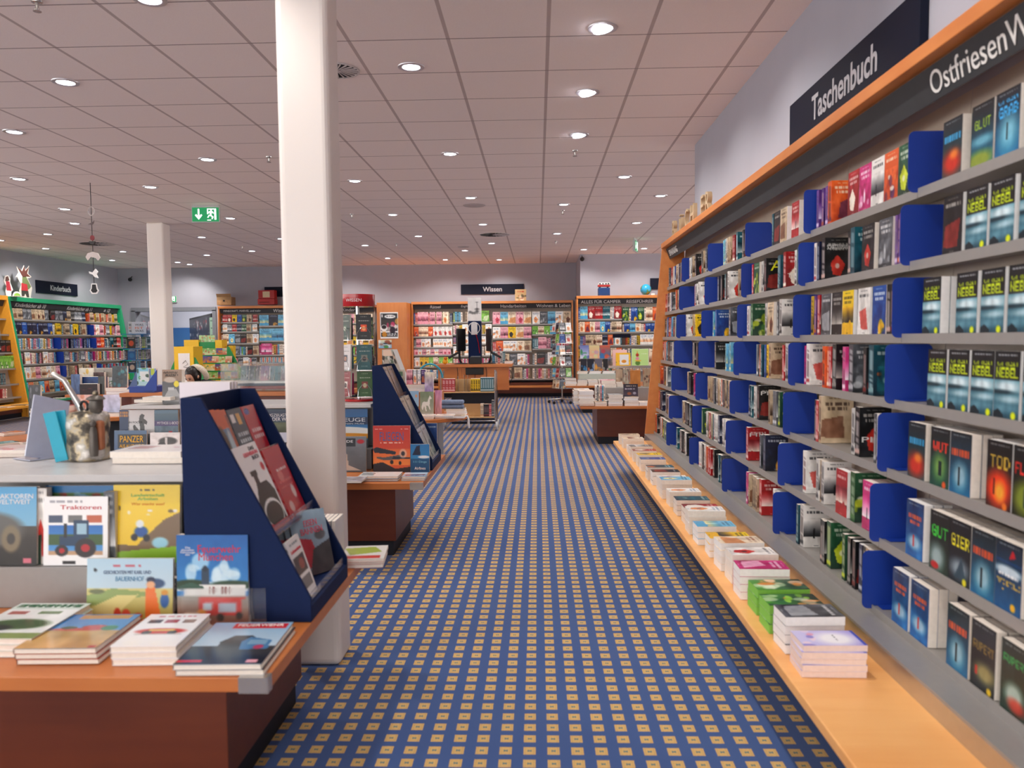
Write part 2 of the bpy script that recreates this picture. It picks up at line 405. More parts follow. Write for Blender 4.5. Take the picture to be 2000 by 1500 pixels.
def ostfr(kind):
    W, H = 34, 54
    if kind == 'NEBEL':
        c = Cv(W, H, '16181c', '1d2026'); c.grad(.42, 1, '6ea8b8', '2a5a6c'); c.ell(.5, .52, .5, .08, 'e8f6fa', .9, .5); c.ell(.3, .6, .5, .03, '1c3c48', .9, .5)
        c.ell(.6, .7, .45, .05, 'cfe8f0', .8, .6); c.ell(.45, .83, .5, .06, '8cbccc', .6, .6); c.noise(.18, 4, 6, .42, 1); c.poly([(0, .9), (.2, .85), (.4, .92), (.4, 1), (0, 1)], '17303a')
        c.scrib(.06, 'c8ccd0', 3, .15, .85, .012); c.txt('OSTFRIESEN', .12, .88, .16, .22, 'c8dc1c'); c.txt('NEBEL', .1, .92, .25, .39, 'd8ec20'); c.ell(.78, .93, .09, .055, 'e6f01c')
    elif kind == 'GRAB':
        c = Cv(W, H, '0f1c28', '1680b0'); c.ell(.55, .65, .35, .25, 'a8e4f4', .8, .6); c.rect(.48, .5, .54, .75, '0c1418'); c.txt('GRAB', .15, .9, .25, .4, '48b8f0')
        c.txt('OSTFRIESEN', .12, .88, .14, .2, '48b8f0')
    elif kind == 'GLUT':
        c = Cv(W, H, '101418', '2c8cae'); c.ell(.5, .6, .5, .08, '88c8dc', .8, .5); c.ell(.4, .9, .6, .14, 'a8b040', .9, .4); c.txt('GLUT', .15, .85, .26, .4, 'a8c830')
    elif kind == 'WUT':
        c = Cv(W, H, '12181c', '1c6050'); c.ell(.5, .65, .3, .2, 'b8e070', .7, .6); c.rect(.45, .55, .62, .8, '14302c'); c.txt('WUT', .15, .9, .24, .4, 'e8482c'); c.ell(.75, .93, .09, .055, 'e86a2c')
    elif kind == 'TOD':
        c = Cv(W, H, '14120e', '2a1a10'); c.ell(.5, .7, .5, .28, 'f0501c', 1, .4); c.ell(.55, .74, .2, .14, 'f8c040', .9, .5); c.rect(.3, .55, .36, .8, '1c0c08'); c.txt('TOD', .14, .9, .22, .4, 'd8b848'); c.ell(.75, .93, .09, .055, 'f08a2c')
    elif kind == 'FLUCH':
        c = Cv(W, H, '14100e', '2a2a14'); c.ell(.5, .72, .45, .24, '98a838', .9, .4); c.rect(.42, .6, .62, .85, '1c3c48'); c.txt('FLUCH', .08, .94, .24, .4, 'e83c2c')
    elif kind == 'GIER':
        c = Cv(W, H, '101418', '1c2c38'); c.ell(.5, .75, .4, .14, 'b8c8d0', .8, .5); c.poly([(.3, .9), (.6, .55), (.8, .9)], '3c5868'); c.txt('GIER', .12, .92, .24, .42, 'e8e02c'); c.ell(.75, .93, .09, .055, 'e8e02c')
    elif kind == 'STURM':
        c = Cv(W, H, '0e1410', '204030'); c.ell(.4, .75, .35, .2, 'c8dce0', .8, .5); c.txt('GUT', .12, .9, .24, .42, '48d048'); c.ell(.3, .9, .2, .06, 'c82c2c')
    elif kind == 'FEUER':
        c = Cv(W, H, '10242c', '20606c'); c.ell(.5, .75, .5, .22, 'e83c1c', .9, .5); c.ell(.6, .62, .2, .08, 'f8a040', .8, .5); c.scrib(.33, '48b0e0', 3, .1, .9, .06)
    elif kind == 'SCHWUR':
        c = Cv(W, H, '14242c', '1c7ca8'); c.ell(.5, .7, .3, .2, 'd8eef4', .7, .5); c.rect(.4, .55, .5, .85, '182830'); c.scrib(.33, 'e8642c', 6, .1, .9, .055)
    elif kind == 'STILLE':
        c = Cv(W, H, '1c2c3c', '1a6aa0'); c.rect(0, .28, 1, .32, '0c4c7c'); c.ell(.5, .42, .5, .07, 'dfeef6', .9, .3); c.poly([(.5, .25), (.75, .2), (.62, .1)], 'c8202c')
        c.txt('TOTENSTILLE', .08, .94, .56, .63, 'e8c83c'); c.txt('IM WATT', .2, .8, .68, .75, 'e8c83c'); c.scrib(.48, 'ffffff', 3); c.ell(.7, .9, .09, .055, 'f0c01c')
    elif kind == 'RUPERT':
        c = Cv(W, H, '10161c', '14242c'); c.ell(.6, .72, .4, .14, 'c8b878', .8, .5); c.rect(.2, .66, .3, .8, 'c83c2c'); c.txt('RUPERT', .1, .92, .3, .42, '9c8438'); c.ell(.78, .93, .09, .05, 'e8c81c')
    elif kind == 'GRUEN':
        c = Cv(W, H, '14281c', '1c4438'); c.txt('RUPERT', .1, .92, .2, .32, '38b060'); c.ell(.5, .72, .32, .16, 'd8e8e0', .8, .4); c.ell(.6, .85, .3, .1, 'd8402c', .8, .4)
    else:
        c = Cv(W, H, '123a6c', '1c7cc0'); c.noise(.2, len(kind), 5); c.scrib(.28, 'e86a2c', 4, .15, .85, .035); c.scrib(.38, 'e86a2c', 5, .25, .75, .035); c.ell(.5, .72, .35, .12, 'e8f4f8', .7, .4); c.rect(.4, .6, .5, .8, 'c83c2c')
    if kind not in ('NEBEL',): c.scrib(.07, 'b8bcc0', 5, .15, .85, .012, .7); c.noise(.06, 9, 9)
    return c.arr()
_bm = {}
def bk(code, var=0, size='paper', parts=False):
    key = (code, var, size, parts)
    if key in _bm: return _bm[key]
    w, hh, t, W, H = {'paper': (.12, .19, .03, 30, 50), 'thin': (.12, .19, .02, 24, 40), 'thick': (.125, .2, .045, 30, 50), 'big': (.145, .215, .03, 28, 42),
                      'pic': (.2, .24, .012, 22, 26), 'tall': (.17, .24, .02, 20, 28), 'sq': (.2, .2, .018, 22, 22), 'wide': (.26, .2, .015, 28, 22),
                      'mag': (.21, .28, .008, 26, 34), 'small': (.1, .16, .02, 14, 22), 'guide': (.13, .2, .02, 16, 24), 'box': (.14, .2, .05, 16, 22)}[size]
    if len(code) > 1: img = ostfr(code)
    else: img = design(code, var, W, H)
    lum = img[:, 0].mean(0)
    r = book_meshes('%s_%s_%d' % (size, code, var), w, hh, t, img, spine=tuple(lum), parts=parts, pages=PAPER if (var + ord(code[0])) % 3 else PAPERW)
    r = (*r, w, hh, t); _bm[key] = r; return r
# ---------------------------------------------------------------- common materials
OAK = wood('shelf_wood', 'c06a30', 'd68848', 0); OAKV = wood('shelf_wood_upright', 'bc642c', 'd28244', 2)
OAKL = wood('light_ledge_wood', 'e0964e', 'f0b46e', 1); OAKD = wood('dark_plinth_wood', '561f0c', '6e3016', 0)
TABW = wood('table_top_wood', 'b4602c', 'c87a3e', 0); CARTW = wood('trolley_wood', 'cfa068', 'dfb680', 0)
GREYM = mat('grey_powder_coat', '9a9896', .4, .3, noise=.03); GREYL = mat('light_grey_board', 'c2c1c0', .35, .1, noise=.03)
BACKM = mat('taupe_back_panel', 'bcae9f', .6, noise=.05, scale=8); SHELFM = mat('grey_shelf_metal', 'a3a09c', .4, .3, noise=.03)
NAVYP = mat('navy_plinth', '0a0e1c', .6); CHALKB = mat('chalkboard_strip', '35373a', .6, noise=.1, scale=14); CHALK = mat('chalk_lettering', 'e8e6e2', .9, noise=0)
BLUE = mat('blue_divider', '083494', .5, noise=.03); NAVY = mat('navy_display_board', '081e48', .65, noise=.05); NAVY.node_tree.nodes['Principled BSDF'].inputs['Specular IOR Level'].default_value = .2; SIGNB = mat('navy_sign_board', '0c1226', .6, noise=.04); SIGNB.node_tree.nodes['Principled BSDF'].inputs['Specular IOR Level'].default_value = .2
SIGNT = mat('sign_lettering', 'b4b4ba', .5, noise=0); STEEL = mat('brushed_steel', 'c4c2be', .22, .85, noise=.05); CHROME = mat('chrome', 'd0d0d0', .12, 1, noise=0)
BLACK = mat('black_plastic', '121214', .45); WHITE = mat('white_paint', 'e9e6e2', .5, noise=.02); GREEN = mat('green_lacquer', '1c9a68', .4, noise=.04)
YELL = mat('yellow_lacquer', 'f0a838', .4, noise=.05); REDL = mat('red_lacquer', 'b3141c', .25, noise=.03, coat=.5)
ACRY = mat('clear_acrylic', 'f4f8fa', .05, noise=0, trans=.95, alpha=.35)
GLASS = mat('clear_glass', 'e6f4f0', .03, noise=0, trans=1, alpha=.3)
# ---------------------------------------------------------------- room
WX, WL, WB = 1.555, -10.65, 19.95
def slab(name, x0, x1, y0, y1, z0, z1, m):
    b = MB(); b.box(x0, x1, y0, y1, z0, z1); return struct(b.build(name, m))
wallm = mat('grey_wall_paint', 'a8a8b2', .85, noise=.03, scale=3)
slab('floor', -13, 8, -6, 26, -.1, 0, carpet_mat())
slab('ceiling', -13, 8, -6, 26, 3.295, 3.4, ceiling_mat())
slab('wall_right', WX, WX + .25, -6, 7.95, 0, 3.295, wallm)
slab('wall_left', WL - .2, WL, 11.6, WB, 0, 3.295, wallm)
slab('wall_left_sill', WL - .2, WL, -6, 11.6, 0, .9, wallm)
b = MB()
b.box(-13, -10.24, WB, WB + .25, 0, 3.295); b.box(-8.22, 1.02, WB, WB + .25, 0, 3.295); b.box(-10.24, -8.22, WB, WB + .25, 2.22, 3.295)
struct(b.build('wall_back', wallm))
slab('wall_back_right', .97, 7.8, 18.0, 18.25, 0, 3.295, wallm)
slab('wall_return', .97, 1.12, 18.25, WB, 0, 3.295, wallm)
slab('wall_far_right', 7.6, 7.8, 7.5, 18.25, 0, .9, wallm)
slab('wall_right_return', WX + .25, 7.8, 7.7, 7.95, 0, 3.295, wallm)
b = MB(); fm = mat('grey_door_frame', '7d8088', .5)
for (x0, x1, z0, z1) in ((-10.32, -10.22, 0, 2.22), (-8.24, -8.14, 0, 2.22), (-10.32, -8.14, 2.2, 2.3)): b.box(x0, x1, WB - .03, WB + .26, z0, z1)
struct(b.build('trim_doorway', fm))
# room seen through the doorway
slab('wall_beyond_left', -13, -12.8, WB + .25, 26, 0, 3.295, wallm)
slab('wall_beyond_back', -13, -5, 25.8, 26, 0, 3.295, wallm); slab('wall_beyond_right', -6.4, -6.2, WB + .25, 26, 0, 3.295, wallm)
# unseen openings with window frames, added to let world light in as fill
def window(name, x0, x1, y0, y1, z0, z1, n):
    b = MB(); L = max(x1 - x0, y1 - y0); along = 0 if x1 - x0 > y1 - y0 else 1
    def bar(a0, a1, za, zb):
        if along == 0: b.box(x0 + a0, x0 + a1, y0, y1, za, zb)
        else: b.box(x0, x1, y0 + a0, y0 + a1, za, zb)
    bar(0, L, z0, z0 + .06); bar(0, L, z1 - .06, z1)
    for k in range(n + 1): bar(max(0, L * k / n - .03), min(L, L * k / n + .03), z0 + .06, z1 - .06)
    struct(b.build(name, fm))
window('added_window_1', WL - .13, WL - .06, -6, 11.6, .9, 3.295, 9)
window('added_window_2', -12, WX, -6, -5.93, 0, 3.295, 7)
window('added_window_3', 7.66, 7.73, 7.95, 18.0, .9, 3.295, 5)
# columns
cm = mat('cream_column_paint', 'ece4dd', .35, noise=.015, scale=2)
def column(x0, x1, y0, y1, label, nm='structural_column'):
    b = MB(); b.box(x0, x1, y0, y1, 0, 3.294); o = b.build(nm, cm, bevel=.03); o.modifiers[0].segments = 4
    return tag(o, label, 'column')
column(-1.09, -.868, 3.36, 3.56, 'tall square cream column beside the blue slanted stand in the foreground')
column(-6.12, -5.85, 12.36, 12.62, 'slimmer cream column far back left beside the ceiling exit sign')
# ---------------------------------------------------------------- bookcase builder
class Case:
    """front towards local -Y; panel fronts slant from yb (base) to 0 (top)"""
    def __init__(s, label, loc, rz, w, zt, levels, bays, frame, group=None, zb=.33, yb=-.19, depth=.25, recess=.09, ledge=None, ledge_m=None, end_l=True, end_r=True,
                 plinth=True, lip=.03, back=BACKM, name='wall_bookcase', texts=(), chalk='e8e6e2', th=.035, band=.045, base_y=None, shelf_m=None):
        s.zb, s.yb, s.zt, s.rec, s.w = zb, yb, zt, recess, w; s.levels, s.bays = levels, bays
        s.M = T(*loc) @ Rz(rz); e = thing(name, label, 'bookcase', loc, rz, group); s.e = e
        shelf_m = shelf_m or SHELFM
        f = s.f
        for nm, xs in (('end_panel', [(-th, 0)] if end_l else []), ('end_panel', [(w, w + th)] if end_r else [])):
            for x0, x1 in xs:
                b = MB(); b.prism([(yb, .0), (yb, zb), (0, zt), (depth, zt), (depth, 0)], x0, x1, 0); b.build(nm, frame, e, bevel=.003)
        b = MB(); b.box(-th, w + th, -.012, depth, zt - band, zt + .001); b.build('top_board', frame, e, bevel=.003)
        b = MB(); nb = max(1, len(bays) - 1)
        for i in range(nb):
            x0, x1 = bays[i], bays[i + 1]
            b.prism([(f(zb) + recess + .17, zb), (f(zt) + recess + .15, zt - .05), (f(zt) + recess + .16, zt - .05), (f(zb) + recess + .18, zb)], x0 + .003, x1 - .003, 0)
        b.build('back_panel', back, e)
        b = MB(); b.prism([(.035, zt - band - .01), (.075, zt - band - .115), (.087, zt - band - .11), (.047, zt - band - .005)], 0, w, 0)
        hb = b.build('header_board', CHALKB, e)
        cm_ = mat('chalk_' + chalk, chalk, .9, noise=0)
        for (x, hgt, body, sh) in texts:
            me = text_mesh(body, None, hgt, .0008, cm_, sh); o = bpy.data.objects.new('chalk_lettering', me); COL.objects.link(o); o.parent = hb
            o.location = (x, .053, zt - band - .062); o.rotation_euler = (math.atan2(.04, .105), 0, 0)
        for i in range(nb):
            for z in levels[i]:
                x0, x1 = bays[i], bays[i + 1]; y0 = f(z) + recess - (.02 if i == getattr(s, 'fwd', -1) else 0)
                b = MB(); b.box(x0 + .002, x1 - .002, y0 + .004, f(z) + recess + .172, z - .014, z); b.box(x0 + .002, x1 - .002, y0, y0 + .004, z - lip, z + .004)
                b.build('shelf', shelf_m, e)
        if plinth:
            b = MB(); b.box(0, w, yb + .06 if base_y is None else base_y, depth - .01, 0, .09); b.build('plinth', NAVYP, e)
            b = MB(); b.box(0, w, yb + .03 if base_y is None else base_y - .02, depth - .01, .09, zb - .05); b.build('base_panel', OAKD, e)
        if ledge:
            x0, x1, y0, z = ledge
            b = MB(); b.box(x0, x1, y0, yb + .02, z - .035, z); b.build('ledge', ledge_m or frame, e, bevel=.003)
            for k, xx in enumerate([v for v in bays] ): 
                pass
    def f(s, z): return s.yb * (s.zt - z) / (s.zt - s.zb)
    def place(s, x, z, rz=0, dy=0, t=0, lean=0, dz=0):
        return s.M @ T(x, s.f(z) + s.rec + .012 + dy, z + .0015 + dz) @ Rz(rz) @ Rx(-lean)
# ---------------------------------------------------------------- long right-hand bookcase
YE = 8.45; XS = 1.32
LV = [1.94, 1.68, 1.42, 1.18, .93, .67, .42]
BAYY = [8.45, 7.41, 6.29, 5.17, 4.05, 2.93, 1.81, .7]
bays = [YE - y for y in BAYY]
case = Case('long wooden wall bookcase with grey shelves full of paperbacks along the right wall', (XS, YE, 0), -PI / 2, YE - .7, 2.40, [LV] * 7, bays, OAK,
            ledge=None, depth=.228, yb=-.19, plinth=False, band=.05,
            texts=((.33, .06, 'SPANNUNG', .3), (6.02, .075, 'OstfriesenWOCHE', .3)))
e = case.e
b = MB((0, 0, 0)); b.box(-.02, YE - .7, -.52, -.18, .285, .32); b.build('bench_top', OAKL, e, bevel=.004)
b = MB(); b.box(0, YE - .7, -.19, -.178, .32, .385); b.build('riser_strip', STEEL, e)
b = MB(); b.box(0, YE - .7, -.19, -.02, .385, .395); b.build('grey_ledge', GREYM, e)
b = MB(); b.box(0, YE - .7, -.22, .2, 0, .285); b.build('plinth', NAVYP, e)
def xpx(px, z, fwd=0): # distance along the case from the far end at which the shelf edge falls at picture column px
    X = XS + case.f(z) + case.rec; lo, hi = 1.2, 12
    for _ in range(40):
        m = (lo + hi) / 2; p = RM.transposed() @ Vector((X, m, z - CAMH)); u = 1000 + F * p.x / -p.z
        if u > px: lo = m
        else: hi = m
    return YE - m
EX = {
 (0, 1): '1590V 1597V 1605V 1613O! 1652fR 1669fP 1697fW 1716fO 1745fG', (1, 1): '1583W 1590N 1597K!SCHATTENMANN 1649K 1655T! 1679fK 1712fD 1735V 1742V',
 (2, 1): '1577Y 1586V 1592R 1600fD 1621fK 1639fY 1665K 1671fW 1679N 1688fB 1724K', (3, 1): '1563P 1568W! 1602O 1607O 1613R 1619K! 1641P 1648D! 1680K 1688T! 1722R',
 (4, 1): '1583K 1588R 1595E!! 1655W 1663K!PIES 1700D 1706W', (5, 1): '1560W! 1587W 1594E 1629fR 1655G! 1680fP', (6, 1): '1549T 1555W! 1593K 1598K 1606G! 1637G 1648K 1658K 1668N',
 (0, 2): '1504T 1509fK 1519fE 1543fR', (1, 2): '1464R 1470fG 1482W 1487K!A 1513T 1523R!TOKIO 1545W 1549T!', (2, 2): '1455W 1462G! 1488W 1496fE 1510D 1516W! 1545E',
 (3, 2): '1472L 1479O 1487B 1492Y 1497E! 1521R 1527W!', (4, 2): '1456N 1462T 1468W 1473K!PET 1497E 1504D 1513G! 1523V', (5, 2): '1453R!HIL 1480D 1487N! 1516W 1522W',
 (6, 2): '1452P 1458E 1464E 1472E 1478R! 1503W 1509W',
 (0, 3): '1407L 1413L 1420E 1426R 1432T! 1444K', (1, 3): '1397N 1402K 1410K 1418W! 1436E', (2, 3): '1388L 1392B! 1420D!', (3, 3): '1393K! 1414L 1421L! 1432T', (4, 3): '1378E 1382E 1386E 1395W 1404O 1412E',
 (5, 3): '1367G! 1376W 1382R 1390W 1398N! 1408W', (6, 3): '1362W 1367K 1374O 1380R 1388K! 1398D', (0, 4): '1343W 1348T 1354K! 1368K 1373D!', (3, 4): '1349K 1356K', (1, 4): '1353V 1360W!', (2, 4): '1336W! 1350Y',
 (4, 4): '1340E 1352P 1358W', (5, 4): '1328K 1335K 1342K', (6, 4): '1318T 1325K 1332K'}
NEAR = [[(1836, 'FEUER'), (1892, 'GLUT'), (1938, 'GRAB')], [(1836, 'K'), (1880, 'NEBEL'), (1928, 'NEBEL'), (1984, 'NEBEL')], [(1797, 'NEBEL'), (1862, 'NEBEL'), (1909, 'NEBEL'), (1962, 'NEBEL')],
        [(1806, 'NEBEL'), (1846, 'NEBEL'), (1890, 'NEBEL'), (1928, 'NEBEL'), (1990, 'NEBEL')], [(1768, 'FEUER'), (1812, 'WUT'), (1849, 'SCHWUR'), (1921, 'TOD'), (1964, 'FLUCH')],
        [(1765, 'KRIMI'), (1810, 'STURM'), (1835, 'GIER'), (1862, 'SCHWUR'), (1936, 'STILLE')], [(1738, 'KRIMI'), (1773, 'MEER'), (1843, 'SCHWUR'), (1890, 'RUPERT'), (1948, 'GRUEN')]]
items = []   # (dist, mesh key, matrix, label parts)
def add_item(shelf, x, code, var, size, M, txt=None, layer=0, sc=1): items.append([YE - x, shelf, code, var, size, M, txt, layer, sc])
q = random.Random(5)
def face_out(k, x, code, n=3, size='paper', txt=None, var=None):
    z = LV[k]; var = q.randint(0, 2) if var is None else var
    t = .03 if len(code) == 1 else .03
    for i in range(n):
        add_item(k, x, code, var, size, case.M @ T(x + q.uniform(-.002, .002), case.f(z) + case.rec + .006 + i * .0305, z + .0015) @ Rx(-.015), txt if i == 0 else None, i)
def spine_out(k, x, code, size='paper', txt=None, var=None):
    z = LV[k]; var = q.randint(0, 2) if var is None else var
    t = {'paper': .03, 'thin': .02, 'thick': .045, 'big': .03}[size]
    add_item(k, x, code, var, size, case.M @ T(x + t, case.f(z) + case.rec + .008 + q.uniform(0, .012), z + .0015) @ LOC90 , txt); return t + .001
for k in range(7):
    for bi in range(1, 6):
        x0 = bays[5 - bi] + .004; x1 = bays[6 - bi] - .006; cur = x0
        spec = EX.get((k, bi))
        if spec:
            toks = spec.split()
            for ti, tk in enumerate(toks):
                px = int(tk[:4]); rest = tk[4:]; x = max(cur, min(xpx(px, LV[k]), x1 - .05)); fo = rest[0] == 'f'
                if fo: rest = rest[1:]
                code = rest[0]; txt = rest.lstrip('!' + code) if '!' in rest else None
                txt = rest.split('!')[-1] if '!' in rest else None
                nxt = xpx(int(toks[ti + 1][:4]), LV[k]) if ti + 1 < len(toks) else x1
                if fo:
                    if x + .122 > x1: continue
                    face_out(k, x, code, 2 if nxt - x < .16 else 3); cur = x + .123
                else:
                    room = nxt - x; sz = 'big' if '!!' in rest else ('thick' if ('!' in rest and room > .1) else ('thin' if room < .028 else 'paper'))
                    if room < .018 and x + .02 > x1: continue
                    if x + .05 > x1: sz = 'thin'
                    cur = x + spine_out(k, x, code, sz, txt or None)
                    # fill the shadowed run behind with plain neighbours where the photo shows tightly packed spines
                    if '!' not in rest and room > .07:
                        while cur < min(nxt, x1) - .045:
                            cur += spine_out(k, cur, code if q.random() < .6 else q.choice('KDEWT'), 'paper')
                            if q.random() < .25: break
        elif bi in (3, 4, 5):
            if bi == 5: x0 += 0
            cur = x0 + (.1 if q.random() < .4 else .0)
            while cur < x1 - .14:
                if q.random() < .4:
                    face_out(k, cur, q.choice('KWRDTEBNG'), q.choice((1, 2, 2, 3))); cur += .123 + q.uniform(0, .03)
                else:
                    for _ in range(q.randint(2, 4)):
                        if cur > x1 - .05: break
                        cur += spine_out(k, cur, q.choice('KKKWDTEKREBNNOLG'), q.choice(('paper', 'paper', 'thin', 'thick')))
                    cur += q.choice((0, .03, .09, .16))
    for (px, code) in NEAR[k]:
        x_ = xpx(px, LV[k]); last = max(globals().get('_lx', {}).get(k, -1), x_); face_out(k, last, code, 3, 'paper', var=0); globals().setdefault('_lx', {})[k] = last + .123
    # the part of the nearest bay beyond the right picture edge continues with the same face-out stacks
    x = xpx(NEAR[k][-1][0], LV[k]) + .16
    while x < YE - 1.55:
        face_out(k, x, NEAR[k][-1][1], 2, var=0); x += .155
# order from the near end on each shelf
for k in range(7):
    pos = sorted({round(i[0], 3) for i in items if i[1] == k and True})
    mp = {}; n = 0; last = -9
    for i in sorted([i for i in items if i[1] == k], key=lambda i: i[0]):
        if i[0] - last > .008: n += 1; last = i[0]
        i.append(n)
items.sort(key=lambda i: i[0] + (0 if i[7] == 0 else 1.2 + .3 * i[7]))
vis = items[:300]; rest = items[300:]
OC = {'FEUER': 'teal and red', 'GLUT': 'black and green', 'GRAB': 'bright blue', 'NEBEL': 'black NEBEL', 'WUT': 'green and red', 'SCHWUR': 'blue', 'TOD': 'black and orange TOD',
      'FLUCH': 'black FLUCH', 'GIER': 'black GIER', 'STURM': 'dark green', 'STILLE': 'sea blue', 'RUPERT': 'dark RUPERT', 'GRUEN': 'green', 'KRIMI': 'navy and orange', 'MEER': 'sky blue'}
for it in vis:
    d, k, code, var, size, M, txt, layer, sc, n = it
    m = bk(code, var, size, d < 4.2)
    lay = {0: '', 1: 'middle ', 2: 'rearmost '}[layer]
    col = OC.get(code) or CNAME[code]
    lab = '%s%s paperback, place %d from the near end, %s shelf of long right bookcase' % (lay, col, n, ordn(k + 1))
    if len(lab.split()) > 16: lab = lab.replace(' of long right bookcase', ', long bookcase')
    ttl = None
    if txt and len(txt) > 0:
        tm = mat('cover_lettering_light', 'dcdcd8', .6, noise=0) if txt != 'A' else mat('cover_lettering_yellow', 'e6e61c', .6, noise=0)
        ttl = [(text_mesh(txt, m[2] * (.85 if txt != 'A' else .6), .022 if txt != 'A' else .06, .0005, tm), (m[2] / 2, -.0007, m[3] * (.78 if txt not in ('PIES', 'TOKIO') else .35)))]
    put_book('paperback', m, M, lab, 'paperbacks on the long right-hand bookcase', titles=ttl)
# the farthest, smallest ones as one object
def merged(name, its, label, kind='stuff'):
    V, Fc, Cc, mi = [], [], [], []; n = 0
    for it in its:
        m = bk(it[2], it[3], it[4], False)[0]; nv = len(m.vertices); co = np.empty(nv * 3); m.vertices.foreach_get('co', co); co = co.reshape(-1, 3)
        A = np.array(it[5]); co = co @ A[:3, :3].T + A[:3, 3]; V.append(co)
        c = np.empty(nv * 4, np.float32); m.color_attributes['Col'].data.foreach_get('color', c); Cc.append(c)
        Fc += [[v + n for v in p.vertices] for p in m.polygons]; mi += [p.material_index for p in m.polygons]; n += nv
    me = bpy.data.meshes.new(name); me.from_pydata(np.concatenate(V).tolist(), [], Fc); me.materials.append(COVER); me.materials.append(PAPER)
    me.polygons.foreach_set('material_index', mi); ca = me.color_attributes.new('Col', 'FLOAT_COLOR', 'POINT'); ca.data.foreach_set('color', np.concatenate(Cc))
    o = bpy.data.objects.new(name, me); COL.objects.link(o); return tag(o, label, 'books', kind=kind)
if rest: merged('distant_paperbacks', rest, 'remaining small paperbacks filling the far bays of the long right-hand bookcase')
print('right case items', len(items))
# blue dividers
def rrect(x0, x1, y0, y1, r, n=5):
    P = []
    for cx, cy, a0 in ((x1 - r, y1 - r, 0), (x0 + r, y1 - r, 90), (x0 + r, y0 + r, 180), (x1 - r, y0 + r, 270)):
        for i in range(n + 1): a = math.radians(a0 + 90 * i / n); P.append((cx + r * math.cos(a), cy + r * math.sin(a)))
    return P
dv = MB(); dv.prism(rrect(-.035, .135, -.012, .205, .022), -.001, .001, 0); dv.box(-.001, .05, .02, .13, .0, .0015)
dvm = None
for k in range(7):
    for j, x in enumerate(bays[1:6]):
        z = LV[k]; M = case.M @ T(x + .0, case.f(z) + case.rec - .0, z + .0015)
        if dvm is None: o = dv.build('blue_book_divider', BLUE); dvm = o
        else: o = dvm.copy(); COL.objects.link(o)
        o.matrix_world = M
        tag(o, 'blue metal divider, %s from the near end, %s shelf of the long right bookcase' % (ordn(5 - j), ordn(k + 1)), 'divider', 'blue dividers on the long bookcase')
# stacks on the bench
STK = [(2.53, 'w', 5, 'lavender and white'), (2.72, 'D', 4, 'grey'), (2.91, 'g*', 3, 'lime green'), (3.10, 'g*', 3, 'green and red'), (3.29, 'P', 4, 'magenta'), (3.50, 'W', 4, 'white and blue'), (3.70, 'c', 4, 'cream'),
       (3.93, 'Y', 3, 'yellow and teal'), (4.17, 'L', 3, 'pale blue'), (4.40, 'w', 4, 'plain white'), (4.62, 'R', 3, 'red and white'), (4.86, 'T', 3, 'teal and white'), (5.12, 'w', 3, 'white'), (5.38, 'L', 4, 'sky blue'),
       (5.62, 'W', 3, 'white and red'), (5.88, 'K', 3, 'black and red'), (6.10, 'T', 3, 'dark teal'), (6.5, 'B', 3, 'blue'), (6.74, 'Y', 3, 'yellow'), (7.0, 'R', 3, 'red'), (7.28, 'D', 3, 'grey'), (7.55, 'W', 2, 'white'), (7.86, 'c', 3, 'cream'), (8.15, 'E', 3, 'beige')]
q = random.Random(3)
SC = 1.08
gm = None
for si, (y, code, n, cname) in enumerate(STK):
    if code == 'g*':
        img = Cv(34, 52, '1d3a2c', '5cae3c').blobs(16, 3 + si, ['e8f4d8', 'f0a04c', 'a8dc4c', 'f6d0b0', '206a40'], .05, .95, .16).noise(.15, 3, 6).arr()
        m = (*book_meshes('green_edge_%d' % si, .12, .19, .032, img, '6fc04a', pages=PAPERG), .12, .19, .032)
        cvr = PAPERG
    elif code == 'w' and si == 0:
        img = Cv(34, 52, 'b8b0e8', 'd8d4f4').ell(.55, .4, .4, .3, 'ffffff', .9, .4).blobs(8, 4, ['e8a8c0', '9890d8', 'f4e0ec'], .7, .95, .12).rect(0, 0, 1, .05, '4a62c8').scrib(.4, '50505c', 2, .3, .7, .01).arr()
        m = (*book_meshes('lavender', .12, .19, .019, img, 'e8e4f4', pages=mat('page_block_rose', 'ecd6cc', .9, noise=.05, scale=90)), .12, .19, .019)
    else: m = bk(code, si % 3, 'paper', y < 5)
    z = .3205; ry = q.uniform(-.03, .03); dx = q.uniform(0, .02)
    for i in range(n):
        # long side across the bench, spine to the back: the white fore-edge looks at the camera
        a = -PI / 2 + ry + q.uniform(-.03, .03)
        z += m[4] * SC + .0004
        M = T(.835 + dx, y + .12 * SC + q.uniform(-.004, .004), z) @ Rz(a) @ Matrix.Scale(SC, 4) @ FLAT
        put_book('paperback', m, M, '%s paperback lying %s from the bottom in %s bench stack from near end' % (cname, ordn(i + 1), ordn(si + 1)), 'paperbacks stacked on the bench')
# board sign and letters on top
t = thing('shop_sign', 'dark navy Taschenbuch sign board on the right wall above the long bookcase', 'sign', (WX - .02, 4.07, 2.60))
b = MB(); b.box(-.018, .018, -.81, .81, -.16, .19); b.build('board', SIGNB, t, bevel=.002)
letters('lettering', t, 'Taschenbuch', (-.0195, .0, .06), SIGNT, w=.84, hh=.135, ext=.0008, rot=(0, 0, -PI / 2), bold=.018)
lm = wood('raw_wood_letter', 'a58a68', 'c4ab88', 2, .7)
for i, (ch, y) in enumerate(zip('BÜCHER', (8.0, 7.62, 7.3, 7.05, 6.62, 6.42))):
    me = text_mesh(ch, None, .17, .018, lm); o = bpy.data.objects.new('wooden_letter', me); COL.objects.link(o)
    o.location = (XS + .05, y, 2.402 + .087); o.rotation_euler = (0, 0, -PI / 2)
    tag(o, 'raw wooden capital letter %s standing on top of the long right bookcase' % ch, 'letter', 'wooden letters on the bookcase')
